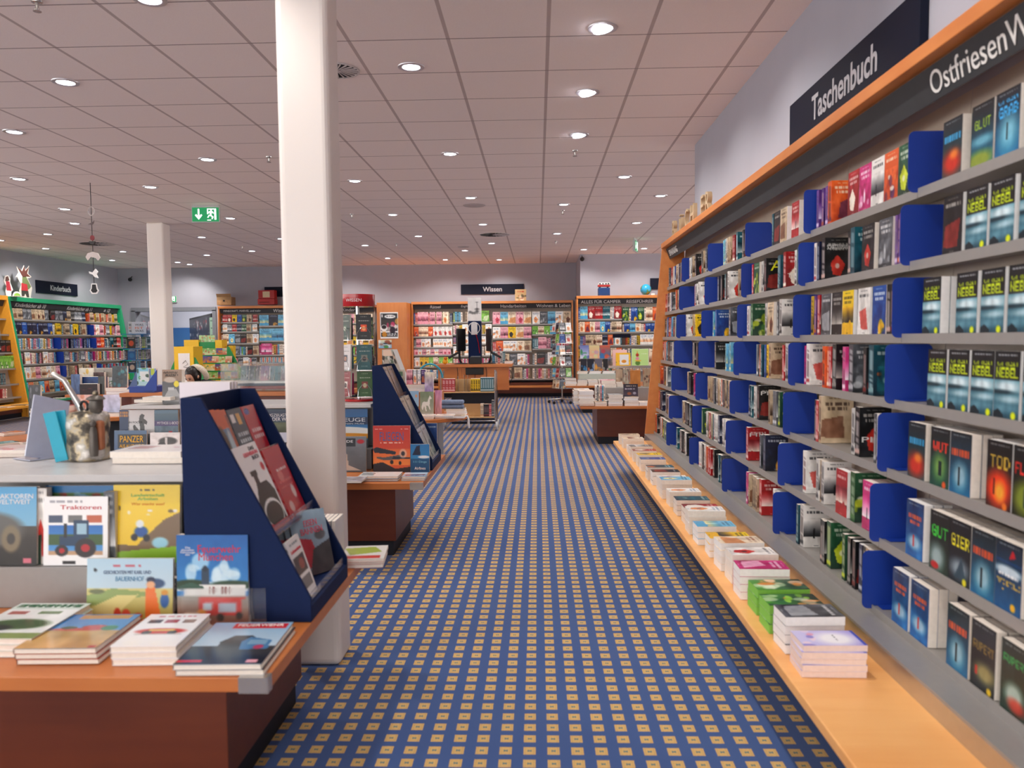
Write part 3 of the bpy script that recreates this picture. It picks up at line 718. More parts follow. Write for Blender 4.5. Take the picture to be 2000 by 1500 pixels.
# ---------------------------------------------------------------- ceiling fittings
DL = [(1177,54),(803,130),(1148,180),(1131,263),(879,300),(1219,345),(693,353),(919,386),(1290,382),(767,419),(1101,399),(943,438),(1243,435),(817,461),(1088,456),(713,479),(960,475),(908,489),(757,504),(1258,485),(1140,487),
      (975,507),(870,507),(660,510),(292,-2),(128,160),(28,257),(405,311),(37,349),(294,365),(127,408),(146,436),(93,457),(450,426),(394,463),(240,491),(404,498),(492,490),(347,512),(89,485),(219,508),(370,516),(0,469),(549,466)]
TRIM = mat('lamp_trim', 'cfccd0', .3, .6, noise=0); LENS = mat('lamp_lens', 'f2f4ff', .4, noise=0, emit=7)
ZC = 3.295
pts = sorted([atZ(px, py, ZC) for px, py in DL], key=lambda p: p.length)
# lamps outside the picture that light its near part
pts_out = [Vector((x, y, ZC)) for x, y in ((.4, 2.9), (.4, 1.0), (-1.5, 3.0), (-1.5, 1.2), (-3.4, 2.6), (-3.4, .6), (-5.5, 3.4), (-7.7, 4.6), (.4, -1), (-2.5, -1.2), (-7.5, 1.5), (3.2, 10), (3.2, 13.5), (5.5, 11.5))]
proto = None
for i, p in enumerate(pts + pts_out):
    tilt = .38 if (abs(p.x - .4) < .25 and p.y < 9) else 0
    ins = i < len(pts)
    lab = 'round recessed ceiling downlight, number %d counted outwards from the camera' % (i + 1) if ins else 'round recessed ceiling downlight outside the picture, at %.1f by %.1f metres' % (p.x, p.y)
    t = thing('ceiling_downlight', lab, 'downlight', (p.x, p.y, ZC), 0, 'recessed downlights in the tiled ceiling')
    if proto is None:
        b = MB(); b.lathe([(.062, -.002), (.092, -.001), (.09, -.007), (.07, -.010), (.062, -.006), (.062, -.002)], n=32, cap=False); a1 = b.build('trim_ring', TRIM, t)
        b = MB(); b.lathe([(.001, -.003), (.06, -.003), (.058, -.006), (.001, -.008)], n=32); a2 = b.build('lens', LENS, t); proto = (a1, a2)
    else:
        for a in proto:
            c = a.copy(); COL.objects.link(c); c.parent = t
    c = t.children
    l = bpy.data.lights.new('lamp', 'SPOT'); bk_ = 15.5 < p.y < 20 and ins; lf_ = p.x < -8 and p.y > 9; l.energy = LAMP_W * (1.35 if tilt else 1.3 if bk_ or lf_ else 1); l.spot_size = 2.15; l.spot_blend = .6; l.shadow_soft_size = .055; l.color = (1, .95, .9)
    lo = bpy.data.objects.new('lamp', l); COL.objects.link(lo); lo.parent = t; lo.location = (0, 0, -.03); lo.rotation_euler = (.3 if bk_ else 0, -tilt + (.3 if lf_ else 0), 0)
    if tilt:
        for cc in t.children:
            if cc.name.startswith('lens'): cc.rotation_euler = (0, -tilt * .45, 0); cc.location = (0, 0, -.012)
spk = None
for i, (px, py) in enumerate([(72, 2), (525, 306), (1123, 294), (687, 418), (1099, 411), (473, 481), (774, 476), (1086, 471)]):
    p = atZ(px, py, ZC); t = thing('sprinkler_head', 'small ceiling sprinkler head, number %d counted outwards from the camera' % (i + 1), 'sprinkler', p, 0, 'fire sprinklers in the ceiling')
    if spk is None:
        b = MB(); b.lathe([(.03, 0), (.028, -.008), (.009, -.012), (.008, -.03), (.004, -.045), (.004, -.052)], n=14); a1 = b.build('body', STEEL, t)
        b = MB(); b.lathe([(.002, -.055), (.022, -.054), (.022, -.057), (.002, -.058)], n=14); b.tube([(-.008, 0, -.03), (-.014, 0, -.042), (-.003, 0, -.055)], .0018, 5); b.tube([(.008, 0, -.03), (.014, 0, -.042), (.003, 0, -.055)], .0018, 5)
        a2 = b.build('deflector', STEEL, t); spk = (a1, a2)
    else:
        for a in spk: c = a.copy(); COL.objects.link(c); c.parent = t
DARK = mat('vent_dark', '141214', .8, noise=0)
def vent(px, py, r, label):
    p = atZ(px, py, ZC); t = thing('ceiling_air_vent', label, 'vent', p, 0, None)
    b = MB(); b.lathe([(.001, -.001), (r, -.001), (r, -.003), (.001, -.003)], n=40); b.build('dark_opening', DARK, t)
    n = 22
    b = MB()
    for k in range(n):
        a = 2 * PI * k / n; c_, s_ = math.cos(a), math.sin(a); w = .0035
        b.add([(.03 * c_ - w * s_, .03 * s_ + w * c_, -.004), (.03 * c_ + w * s_, .03 * s_ - w * c_, -.004), (r * c_ + w * s_, r * s_ - w * c_, -.004), (r * c_ - w * s_, r * s_ + w * c_, -.012),
               ], [(0, 1, 2, 3)])
    b.lathe([(.03, -.004), (.03, -.01), (.001, -.012), (.001, -.004)], n=16)
    b.lathe([(r, -.001), (r + .012, -.001), (r + .01, -.008), (r, -.008), (r, -.001)], n=40, cap=False)
    b.build('vane_ring', mat('vent_vane', 'c9c2c0', .5), t)
vent(657, 137, .15, 'round swirl air vent in the ceiling just right of the near column')
vent(190, 476, .3, 'round swirl air vent in the far left ceiling above the children bookcase')
vent(966, 458, .26, 'round swirl air vent in the ceiling above the counter')
for (px, py, r, lab) in ((926, 401, .16, 'small flat round speaker grille in ceiling ahead of the counter'), (905, 482, .12, 'tiny round speaker grille in the ceiling near the back wall')):
    p = atZ(px, py, ZC); b = MB(); b.lathe([(.001, -.001), (r, -.001), (r - .01, -.008), (.001, -.01)], n=30); o = b.build('ceiling_speaker', mat('speaker_grille', 'bdb3b0', .7), loc=p); tag(o, lab, 'speaker')
# exit signs
EXG = mat('exit_green', '0c8a50', .5, noise=0, emit=.35); EXW = mat('exit_white', 'f4fff8', .5, noise=0, emit=.8)
def exit_sign(label, loc, rz, w, hh, hang):
    t = thing('exit_sign', label, 'exit sign', loc, rz)
    b = MB(); b.box(-w / 2 - .01, w / 2 + .01, -.02, .02, -hh - .012, .0); b.build('housing', mat('sign_housing', 'bdbfbc', .4), t, bevel=.002)
    for s in ((-1, 1) if hang else (-1,)):
        b = MB(); b.box(-w / 2, w / 2, s * .0205, s * .022, -hh, -.01); pn = b.build('pictogram_panel', EXG, t)
        b = MB()
        def P2(pts): b.prism([((x - .5) * w * (1 if s < 0 else -1), -hh + .01 + y * (hh - .02)) for x, y in pts], s * .0222, s * .0232, 1)
        P2([(.21, .9), (.27, .9), (.27, .35), (.21, .35)]); P2([(.24, .08), (.38, .42), (.33, .5), (.24, .28), (.15, .5), (.10, .42)])
        P2([(.56, .92), (.9, .92), (.9, .08), (.83, .08), (.83, .85), (.56, .85)]); P2([(.56, .08), (.7, .08), (.7, .02), (.56, .02)]); 
        P2([(.56, .85), (.6, .85), (.6, .5), (.56, .5)])
        P2([(.66, .68), (.74, .70), (.72, .42), (.80, .30), (.76, .12), (.72, .14), (.74, .28), (.66, .38)]); P2([(.66, .4), (.6, .22), (.56, .24), (.62, .45)]); P2([(.66, .66), (.60, .52), (.57, .55), (.64, .72), (.76, .72), (.82, .56), (.79, .54), (.74, .62)])
        b.prism([((.71 + .035 * math.cos(a) - .5) * w * (1 if s < 0 else -1), -hh + .01 + (.80 + .06 * math.sin(a)) * (hh - .02)) for a in [i * PI / 5 for i in range(10)]], s * .0222, s * .0232, 1)
        b.build('arrow_and_runner', EXW, pn)
    if hang: b = MB(); b.box(-w / 2, w / 2, -.012, .012, 0, hang); b.build('ceiling_bracket', mat('sign_housing', 'bdbfbc', .4), t)
    return t
p = atY(402, 404, 10.9); exit_sign('green emergency exit sign hanging from the ceiling left of the near column', (p.x, 10.9, 3.27), .08, .36, .2, .024)
p = atY(332, 578, 19.9); exit_sign('green emergency exit sign on the back wall above the doorway', (p.x, 19.92, p.z), 0, .31, .155, 0)
p = atY(1241, 470, 15.3); exit_sign('green exit sign seen almost edge-on hanging over the travel guides', (p.x, 15.3, p.z), 1.3, .36, .2, 3.294 - p.z)
for (px, py, d, lab) in ((254, 546, 19.8, 'small black security camera in the back left corner of the ceiling'), (1137, 506, 17.9, 'small dark security camera at the top of the right back wall')):
    p = atY(px, py, d); t = thing('security_camera', lab, 'camera', p); b = MB(); b.sphere((0, 0, 0), .05, 10); b.build('dome', BLACK, t); b = MB(); b.tube([(0, 0, .03), (0, .06, .06), (0, .1, .08)], .012, 8); b.build('bracket', BLACK, t)
# ---------------------------------------------------------------- low display tables with grey risers
def table(y0, label, sub):
    t = thing('display_table', label, 'table', (-1.9, y0, 0))
    o = (-1.9, y0, 0)
    b = MB(o); b.box(-3.05, -.722, y0, y0 + 1.24, .49, .53); b.build('tabletop', TABW, t, bevel=.003)
    b = MB(o); b.box(-2.8, -.94, y0 + .26, y0 + 1.0, .1, .49); b.build('pedestal', OAKD, t, bevel=.002)
    b = MB(o); b.box(-2.78, -.96, y0 + .28, y0 + .98, 0, .1); b.build('plinth', NAVYP, t)
    for (yy, s) in ((y0, 0), (y0 + 1.24, 1)):
        b = MB(o); b.box(-.80, -.720, yy - .002 if not s else yy - .03, yy + .03 if not s else yy + .002, .488, .531); b.build('corner_cap', STEEL, t)
    r = thing('display_riser', 'grey metal stepped book riser with a flat top on the %s display table' % sub, 'riser', (-1.9, y0 + .54, .53))
    o = (-1.9, y0 + .54, .53)
    b = MB(o); b.box(-2.87, -1.15, y0 + .54, y0 + 1.0, .531, .67); b.build('step_block', GREYM, r, bevel=.002)
    b = MB(o); b.box(-2.87, -1.15, y0 + .70, y0 + .84, .67, .955); b.build('upright', GREYM, r, bevel=.002)
    b = MB(o); b.box(-2.9, -1.15, y0 + .55, y0 + 1.06, .955, .98); b.build('top_board', GREYL, r, bevel=.003)
    return t
table(2.03, 'wooden low display table with railway and tractor books in the left foreground', 'foreground')
table(4.86, 'wooden low display table with aviation books behind the near column', 'second')
def stand(y0, label):
    """navy wedge-shaped stand sloping down towards the aisle"""
    xf, xb, xt = -.722, -1.12, -1.055; z0, zt = .531, 1.245
    t = thing('slanted_book_stand', label, 'stand', (-.92, y0 + .23, z0)); o = (-.92, y0 + .23, z0)
    prof = [(xf, z0), (xf, z0 + .075), (xt, zt), (xb, zt), (xb, z0)]
    for ya, yb in ((y0, y0 + .014), (y0 + .47, y0 + .484)):
        b = MB(o); b.prism(prof, ya, yb, 1); b.build('side_panel', NAVY, t, bevel=.0015)
    b = MB(o); b.box(xb, xb + .012, y0 + .014, y0 + .47, z0, zt); b.build('back_panel', NAVY, t)
    b = MB(o); b.box(xf - .012, xf, y0 + .014, y0 + .47, z0, z0 + .05); b.build('front_lip', NAVY, t, bevel=.001)
    for (z, x0, x1) in ((.585, -1.0, xf - .012), (.80, -1.08, -.845), (1.015, -1.105, -.966)):
        b = MB(o); b.box(x0, x1, y0 + .015, y0 + .469, z - .008, z); 
        b.prism([(x0 + .02, z - .008), (x0 + .03, z - .008), (max(x0 - .065, xb + .024), z + .19), (max(x0 - .075, xb + .014), z + .19)], y0 + .015, y0 + .469, 1) if z < 1 else None
        b.build('tier', NAVY, t)
        b = MB(o); b.box(x1 + .001, x1 + .004, y0 + .03, y0 + .455, z - .01, z + .03); b.build('acrylic_lip', ACRY, t)
    return t
stand(2.44, 'navy blue slanted book stand with railway books beside the near column')
stand(5.33, 'navy blue slanted book stand on the aviation table behind the column')
# ---------------------------------------------------------------- signs and bookcases at the back and left
def sign(label, body, loc, rz, w, hh, tw, tx=0):
    t = thing('shop_sign', label, 'sign', loc, rz)
    b = MB(); b.box(-w / 2, w / 2, -.015, .015, -hh / 2, hh / 2); b.build('board', SIGNB, t, bevel=.002)
    if body: letters('lettering', t, body, (tx, -.0165, 0), SIGNT, w=tw, ext=.0008, bold=.018)
sign('navy Wissen sign board on the grey back wall above the counter', 'Wissen', (-1.12, WB - .02, 2.66), 0, 1.58, .25, .48)
sign('navy Kinderbuch sign board on the left wall above the green bookcase', 'Kinderbuch', (WL + .02, 17.35, 2.63), PI / 2, 1.5, .27, .75, .1)
p = atY(516, 560, 19.9); sign('navy sign board half hidden by the near column beside the red case', '', (p.x + .75, WB - .02, p.z - .13), 0, 1.5, .25, 0)
p = atY(1270, 543, 17.97); sign('dark navy sign board behind the globe, cut off by the right bookcase', '', (p.x + .6, 17.98, p.z - .13), 0, 1.2, .25, 0)
def zl(y, py, px=960): return atY(px, py, y).z
def fill(case, bay, z, spec, where, size='guide', grp=None, kind='book', sz_sp='thick', room=None, pad=.01):
    """spec: characters are face-out covers, '/x' are spines, '_' a gap; repeated and scaled until the bay is full"""
    toks = []; i = 0
    while i < len(spec):
        if spec[i] == '/': toks.append(('s', spec[i + 1])); i += 2
        elif spec[i] == '_': toks.append(('g', '')); i += 1
        else: toks.append(('f', spec[i])); i += 1
    x0, x1 = case.bays[bay] + pad, case.bays[bay + 1] - pad
    _, _, wf, hf, _ = bk('K', 0, size); _, _, _, hsp, ts = bk('K', 0, sz_sp)
    lv = sorted(case.levels[bay]); j = min(range(len(lv)), key=lambda q_: abs(lv[q_] - z)); up = (lv[j + 1] if j + 1 < len(lv) else case.zt - .16) - z
    room = min(room or .34, up - .03)
    sf = room * .88 / hf; ss = room * .82 / hsp
    sf = min(sf, 1.5); ss = min(ss, 1.5)
    wd = {'f': wf * sf + .004, 's': ts * ss * .8 + .001, 'g': .07}
    base = list(toks); tot = sum(wd[a] for a, _ in toks)
    while tot < (x1 - x0) * .93 and len(toks) < 40: toks.append(base[len(toks) % len(base)]); tot += wd[toks[-1][0]]
    k = min(1, (x1 - x0) / tot)
    x = x0; n = 0
    for a, c in toks:
        if a == 'g': x += .07 * k; continue
        n += 1; var = rnd.randint(0, 2)
        if a == 'f':
            ms = bk(c, var, size); M = case.place(x, z, dy=.004, lean=.05) @ Matrix.Diagonal((sf * k, 1, sf, 1))
        else:
            ms = bk(c, var, sz_sp); M = case.place(x + ts * ss * .8 * k, z, PI / 2, dy=.01 + rnd.random() * .01) @ Matrix.Diagonal((min(ss, 1.15), ss * .8 * k, ss * rnd.uniform(.92, 1), 1))
        x += wd[a] * k
        put_book(kind, ms, M, '%s %s, %s from left, %s' % (CNAME[c], {'f': 'cover-out book', 's': 'book spine'}[a], ordn(n), where), grp)
# centre case
YC = 19.3; Wc = .965
lc = [[zl(YC, v) for v in ys] for ys in ((632, 656, 677, 692, 715, 738), (628, 652, 671, 694, 716, 738), (633.5, 661, 686, 713, 740), (633.5, 654, 682, 713, 740))]
xc = atY(806, 600, YC).x
cc = Case('wide wooden bookcase below the Wissen sign on the back wall', (xc, YC, 0), 0, Wc * 4, 2.335, lc, [Wc * i for i in range(5)], OAK, depth=.6, yb=-.12, zb=.4, band=.06,
          texts=((.55, .075, 'Rätsel', .2), (1.3, .075, 'Englisch', .2), (2.45, .08, 'Handarbeiten', 0), (3.42, .08, 'Wohnen & Leben', 0)), base_y=.02)
b = MB(); b.box(0, Wc * 4, -.42, -.1, .25, .285); b.build('ledge', OAK, cc.e, bevel=.003)
SPC = [('/B/R/Rpp/Rp/Ep/Ec/E/N/N', 'box'), ('OccOWWWW', 'box'), ('/D/Dpww_wwww', 'box'), ('pwpwpwpp', 'box'), ('/wwYYgc/wgYg', 'guide'), ('/w/w/L/B', 'guide')], \
      [('/G/L/T/L/w_/E/w/P_/R/V/K/Rg', 'tall'), ('/w/p/w/c/Y/Yw/O/L/w/c/Y', 'tall'), ('/V/V/N/Bww/V/N/V/V', 'tall'), ('w/w_w_N/D/w/E', 'tall'), ('/w/R/w/P', 'tall'), ('/w/D', 'tall')], \
      [('pLcpc', 'tall'), ('wpYcp', 'tall'), ('/R/ROwwcE', 'tall'), ('/w/P/R_EDw', 'tall'), ('_E/D/w/P/E', 'tall')], \
      [('wDLwE', 'tall'), ('gcgL_E', 'tall'), ('/T/T/Tp/p/p', 'tall'), ('/D/wK/Dw', 'tall'), ('/w/D/E/P/R/c/w/E/R/D/c', 'tall')]
hs = [[.78, .9, .85, .6, .95, .8], [.95, .95, .85, .9, .8, .7], [1.0, .98, .85, .85, .8], [1.0, .8, .8, .9, .95]]
for bi, lev in enumerate(SPC):
    for li, (sp, sz) in enumerate(lev):
        fill(cc, bi, lc[bi][li], sp, 'row %d, %s bay, Wissen case' % (li + 1, ordn(bi + 1)), size=sz, grp='books in the case under the Wissen sign', kind='hobby_book')
# travel case right
YT = 17.4; lt = [[zl(YT, v, 1200) for v in ys] for ys in ((622.6, 648.4, 674, 699, 724), (627, 648.4, 674, 699, 724), (627, 649, 674))]
tc_ = Case('wooden bookcase full of camping and travel guides at the right of the back wall', (atY(1129, 600, YT).x, YT, 0), 0, .965 * 3, 2.335, lt, [.965 * i for i in range(4)], OAK, depth=.56, yb=-.12, zb=.4, band=.06,
           texts=((.5, .085, 'ALLES FÜR CAMPER', 0), (1.35, .085, 'REISEFÜHRER', 0)), base_y=.02)
for bi, lev in enumerate([['/BLRRT/w/wR', '/wcOcpLB/wEc', '/Y/B/B/V/VEEcNO/Lw/T', '/Y/TNBTLN/KcO', '/w/c'], ['G/wBG/wcOw', '/wBLc/w/w/RBBg', '_/O/Y/B/w/w/w/Y/Yww/g/Y/R/V', '/w/T/D', '/w/c'], ['BcL', 'Lc', 'w/B']]):
    for li, sp in enumerate(lev): fill(tc_, bi, lt[bi][li], sp, 'row %d, %s bay, travel case' % (li + 1, ordn(bi + 1)), size='guide', grp='travel guides on the right back case', kind='travel_guide')
# comics case left of the column
YM = 19.4; lm_ = [[zl(YM, v, 480) for v in ys] for ys in ((629, 647.5, 670.5, 693.5, 714, 740), (636.5, 666, 693.5, 709, 740), (633, 662, 690, 712), (633, 655, 676, 695, 712))]
xm = atY(428, 600, YM).x; WM = (atY(733, 600, YM).x - xm - .05) / 4
mc = Case('wooden bookcase of comics and knowledge books on the back wall left of column', (xm, YM, 0), 0, WM * 4, 2.29, lm_, [WM * i for i in range(5)], frame=OAK, end_r=False, depth=.5, yb=-.12, zb=.4, band=.06,
          texts=((.55, .055, 'MINECRAFT, MARVEL und mehr', .2), (1.5, .08, 'Wissen', .2), (3.2, .08, 'Kinder', .2)), base_y=.02)
for bi, lev in enumerate([['/KRRYBGE', '/TwDRNGE', '/wcLDKEw', '/wKED/B/g/L/T', '/w/RDw', '/w/w'], ['LNL', 'LLN', '/PP/O/Y/O/L/w/w/w', '/w/L/w/O', '/w'], ['BwR', 'BNc', '/w/B/Y', '/R'], ['EcpE', 'cEpE', 'wYcY', 'RcYg', 'gYg']]):
    for li, sp in enumerate(lev): fill(mc, bi, lm_[bi][li], sp, 'row %d, %s bay, comics case' % (li + 1, ordn(bi + 1)), size='guide' if bi != 1 else 'sq', grp='books in the comics case', kind='comic_book')
# plain orange end cabinet carrying a poster
x0, x1 = atY(735.5, 600, 18.7).x, xc - .05
t = thing('wooden_end_cabinet', 'tall plain orange wooden end cabinet carrying a black and white poster', 'cabinet', ((x0 + x1) / 2, 18.95, 0)); b = MB(((x0 + x1) / 2, 18.95, 0))
b.box(x0, x1, 18.7, 19.9, .08, 2.3); b.build('body', OAKV, t, bevel=.003); b = MB(((x0 + x1) / 2, 18.95, 0)); b.box(x0 + .03, x1 - .03, 18.75, 19.85, 0, .08); b.build('plinth', NAVYP, t)
def flat_print(name, label, cat, img, x0, y0, x1, y1, Y, th=.006, lean=0, mats=None, grp=None):
    a, c = atY(x0, y0, Y), atY(x1, y1, Y); w, hh = c.x - a.x, a.z - c.z
    me, _ = book_meshes(name, w, hh, th, img, 'e8e8e8', parts=False, pages=PAPERW, cover=PRINT)
    o = bpy.data.objects.new(name, me); COL.objects.link(o); o.matrix_world = T(a.x, Y, c.z) @ Rx(-lean); tag(o, label, cat, grp); return o
img = Cv(40, 56, 'f4f2f0').rect(.06, .05, .94, .3, '48484c').rect(.1, .09, .16, .2, 'f4f2f0').ell(.55, .17, .3, .07, 'f0f0f0').scrib(.16, '404044', 4, .35, .75, .012).rect(.06, .3, .94, .72, '55504f')
img.blobs(14, 3, ['d8507c', 'f0e8e0', 'e8b060', 'b070a0', 'f4dcd0', '303038'], .34, .7, .12).rect(.06, .77, .94, .93, '3c3c42').scrib(.82, 'f0f0f0', 2, .4, .9, .02).scrib(.88, 'f0f0f0', 3, .4, .9, .015)
img.ell(.22, .6, .18, .13, 'f6f2ee', 1, .06).ell(.22, .56, .13, .07, '3a3438').ell(.24, .84, .14, .09, 'e0a040', .9)
flat_print('framed_poster', 'white framed manga poster on the orange wooden end cabinet', 'poster', img.arr(), 742, 610, 778, 661, 18.69)
flat_print('picture_card', 'small colourful picture card below the poster on orange cabinet', 'card', Cv(24, 16, 'f0e8c8', '8cb8d8').blobs(10, 3, ['e8d060', '304058', '60a060', 'f0f0f0', 'a05038'], .1, .9, .16).arr(), 739, 664, 765, 680, 18.68)
# children's case on the left wall
XK = -10.2; YK0, WK = 15.1, 4.05
lk = [[1.90, 1.60, 1.305, 1.01, .715, .42]] * 3
kc = Case('green-framed children bookcase on the left wall below the Kinderbuch sign', (XK, YK0, 0), PI / 2, WK, 2.33, lk, [0, 1.35, 2.7, 4.05], GREEN, depth=.43, yb=-.32, zb=.3, band=.085, th=.06,
          texts=((.72, .085, 'Kinderbücher ab 10', .2), (2.45, .085, 'Kinderbücher ab 11', .2), (3.47, .06, 'ab', .2), (3.64, .085, '12', .2)), base_y=-.2)
b = MB(); b.box(0, WK, -.55, -.3, .25, .29); b.build('ledge', GREEN, kc.e, bevel=.003)
KS = [['EEEDD', 'KDDNE', '/O/O/RE/R/Y/YE/O/OE/E/E'], ['NNBNN/B', '/w/YY/Y/T/E/EE/D/L', '/V/wpwp/w/O/RD_/Y/V/R/R'], ['/p/L/V/L/w/L/c/Y/w/T/R/O/w/L/V/p', '/N/N/N/B/N/B/V/N/T/P/V_', 'R/RRO/N/N/T/w/T/KTK'],
      ['/L/N/K/p_w/p/w/w/c/p', '/N/V/E/D/DD/V/w/O/L/L/N', '/P/E/R/w/Y/O/Y/N/K/w/L/K/K/P'], ['cwcp/w', '_E/D_/E/E/c/E/R/R', '/D/L/N/P/T/L_/R/N/K'], ['LOE/K', '/Y/Y/Y/g/Y/Y/w/R', 'RwTY/w/w']]
for li, row in enumerate(KS):
    for bi, sp in enumerate(row): fill(kc, bi, lk[bi][li], sp, 'row %d, %s bay, green case' % (li + 1, ordn(bi + 1)), size='guide', grp='books in the green children case', kind='childrens_book', room=.27)
for li, bx in ((1, 2.7), (2, 1.35), (2, 2.7), (3, 1.35), (4, 1.35), (4, 2.7)):
    o = dvm.copy(); COL.objects.link(o); o.matrix_world = kc.M @ T(bx, kc.f(lk[0][li]) + kc.rec - .045, lk[0][li] + .003) @ Matrix.Diagonal((1, 1, 1.1, 1))
    tag(o, 'blue divider, %s bay joint, row %d of the green children case' % ('nearer' if bx < 2 else 'farther', li + 1), 'divider', 'blue dividers in the green children case')
yc = Case('yellow-orange framed bookcase at the left picture edge beside the green one', (XK, 12.0, 0), PI / 2, 3.0, 2.34, [[1.9, 1.6, 1.25, .95, .65, .4]] * 2, [0, 1.5, 3.0], YELL, depth=.43, yb=-.32, zb=.3, band=.085, th=.035, base_y=-.2)
b = MB(); b.box(0, 3.0, -.86, -.3, .245, .285); b.build('ledge', YELL, yc.e, bevel=.003)
for li, sp in enumerate(['/K/D/w', '/K/w/D', 'KK', 'gg', '/K/T', '/R/w']): fill(yc, 1, [1.9, 1.6, 1.25, .95, .65, .4][li], '_' * 14 + sp + sp, 'row %d, yellow-orange case' % (li + 1), size='guide', grp='books in the yellow-orange case', kind='childrens_book', room=.27)
# magazines lying on the two ledges
for i, y in enumerate((13.2, 13.7, 14.2, 14.7)):
    ms = bk('DwER'[i], 1, 'mag'); put_book('magazine', ms, T(XK + .82, y, .2865 + ms[4]) @ Rz(PI / 2) @ FLAT, '%s magazine lying on the yellow-orange ledge at left edge' % CNAME['DwER'[i]], None)
for i, y in enumerate((15.4, 15.8, 16.2, 17.0, 17.5)):
    ms = bk('RwEpR'[i], 2, 'guide'); put_book('book', ms, T(XK + .53, y, .2915 + ms[4]) @ Rz(PI / 2) @ FLAT, '%s book lying %s along the green ledge from its near end' % (CNAME['RwEpR'[i]], ordn(i + 1)), None)
# cut-out figures on the green case (plain stand-ins)
def standee(label, loc, rz, polys, border='e8e4de'):
    t = thing('cutout_figure', label, 'cut-out figure', loc, rz)
    for i, (nm, col, pts) in enumerate(polys):
        b = MB(); b.prism(pts, -.004 - .002 * (i + 1), -.002 * i, 1); b.build(nm, mat('card_' + col, col, .7, noise=.04), t)
    b = MB(); b.box(-.1, .1, -.08, .08, 0, .01); b.build('foot', mat('card_e8e4de', 'e8e4de', .7), t)
standee('flat cut-out elk in red trousers and green jacket on the green bookcase', (-10.32, 15.75, 2.332), PI / 2 - .1, [
    ('outline', 'd8d2c8', [(-.12, 0), (-.16, .14), (-.1, .26), (-.2, .42), (-.24, .4), (-.16, .5), (-.2, .62), (-.08, .55), (0, .66), (.04, .56), (.14, .66), (.1, .5), (.2, .44), (.08, .4), (.2, .22), (.14, 0)]),
    ('jacket', '6a7a4c', [(-.08, .2), (-.06, .42), (.04, .44), (.17, .24), (.1, .18)]), ('trousers', 'b83038', [(-.1, .14), (-.09, .3), (.06, .28), (.08, .14)]),
    ('legs', '3c3a34', [(-.1, .02), (-.1, .15), (.08, .15), (.1, .02), (.04, .02), (0, .1), (-.05, .02)]), ('head_and_antlers', '5a3028', [(-.05, .42), (-.18, .6), (-.06, .53), (0, .64), (.02, .54), (.12, .63), (.07, .5), (.16, .44), (.05, .44)])])
standee('small flat cut-out child in a red dress beside the elk figure', (-10.3, 15.22, 2.332), PI / 2 - .1, [
    ('outline', 'e8e4de', [(-.06, 0), (-.08, .1), (-.05, .2), (-.11, .3), (-.07, .4), (0, .42), (.06, .36), (.05, .28), (.12, .14), (.07, .1), (.06, 0)]),
    ('dress', 'b02838', [(-.05, .12), (-.06, .3), (.03, .3), (.07, .12)]), ('hair', '5a3830', [(-.08, .3), (-.06, .38), (0, .4), (.03, .32), (-.02, .3)])])
standee('round green and white cut-out leaning at the near end of the green bookcase', (-10.12, 15.2, 2.332), PI / 2 - .1, [('outline', 'f0f0ec', [(.12 * math.cos(a), .1 * math.sin(a)) for a in [i * PI / 12 for i in range(13)]]), ('meadow', '8cb848', [(.09 * math.cos(a), .07 * math.sin(a)) for a in [i * PI / 12 for i in range(13)]])])
# hanging mobile
p = atZ(176, 357, 3.295); t = thing('hanging_mobile', 'string mobile of small flat cut-outs hanging from the ceiling at far left', 'mobile', p)
b = MB(); b.tube([(0, 0, 0), (0, 0, -1.2)], .004, 6); b.build('string', mat('dark_string', '3a3434', .8), t)
def mob(nm, col, z, pts, th=.006): b = MB(); b.prism([(x * .62, z * .745 + y * .62) for x, y in pts], -th, th, 1); b.build(nm, mat('card_' + col, col, .6, noise=.02), t)
C_ = lambda rx, rz, n=20: [(rx * math.cos(2 * PI * i / n), rz * math.sin(2 * PI * i / n)) for i in range(n)]
b = MB(); b.tube([(.036 * math.cos(2 * PI * i / 20), 0, -.33 + .05 * math.sin(2 * PI * i / 20)) for i in range(21)], .006, 6); b.build('ring', mat('card_d8d0cc', 'd8d0cc', .6), t)
mob('bird', '6a5a58', -.63, [(-.07, -.02), (0, .01), (.05, .04), (.03, -.01), (0, -.03)]); mob('red_ball', '7c2028', -.86, C_(.04, .05)); mob('dark_boat', '2c2426', -.93, [(-.07, .02), (.06, .02), (.03, -.035), (-.03, -.035)])
mob('cloud', 'c8bcb8', -1.16, [(-.14, 0), (-.1, .07), (0, .1), (.1, .07), (.14, -.02), (.1, -.07), (.05, -.02), (-.04, 0), (-.1, -.07)]); mob('white_leaf', 'f4f2f0', -1.42, [(-.09, .04), (-.02, .02), (.04, .09), (.09, .03), (.06, -.02), (.09, -.09), (.02, -.07), (-.02, -.02), (-.08, 0)])
mob('white_outline', 'f6f4f2', -1.66, [(-.05, .1), (.05, .1), (.065, -.0), (.09, -.04), (.05, -.1), (-.05, -.1), (-.09, -.03), (-.065, 0)], .004); mob('black_hat', '1c1a1e', -1.66, [(-.035, .08), (.035, .08), (.045, 0), (.065, -.04), (.03, -.075), (-.03, -.075), (-.065, -.03), (-.045, 0)])
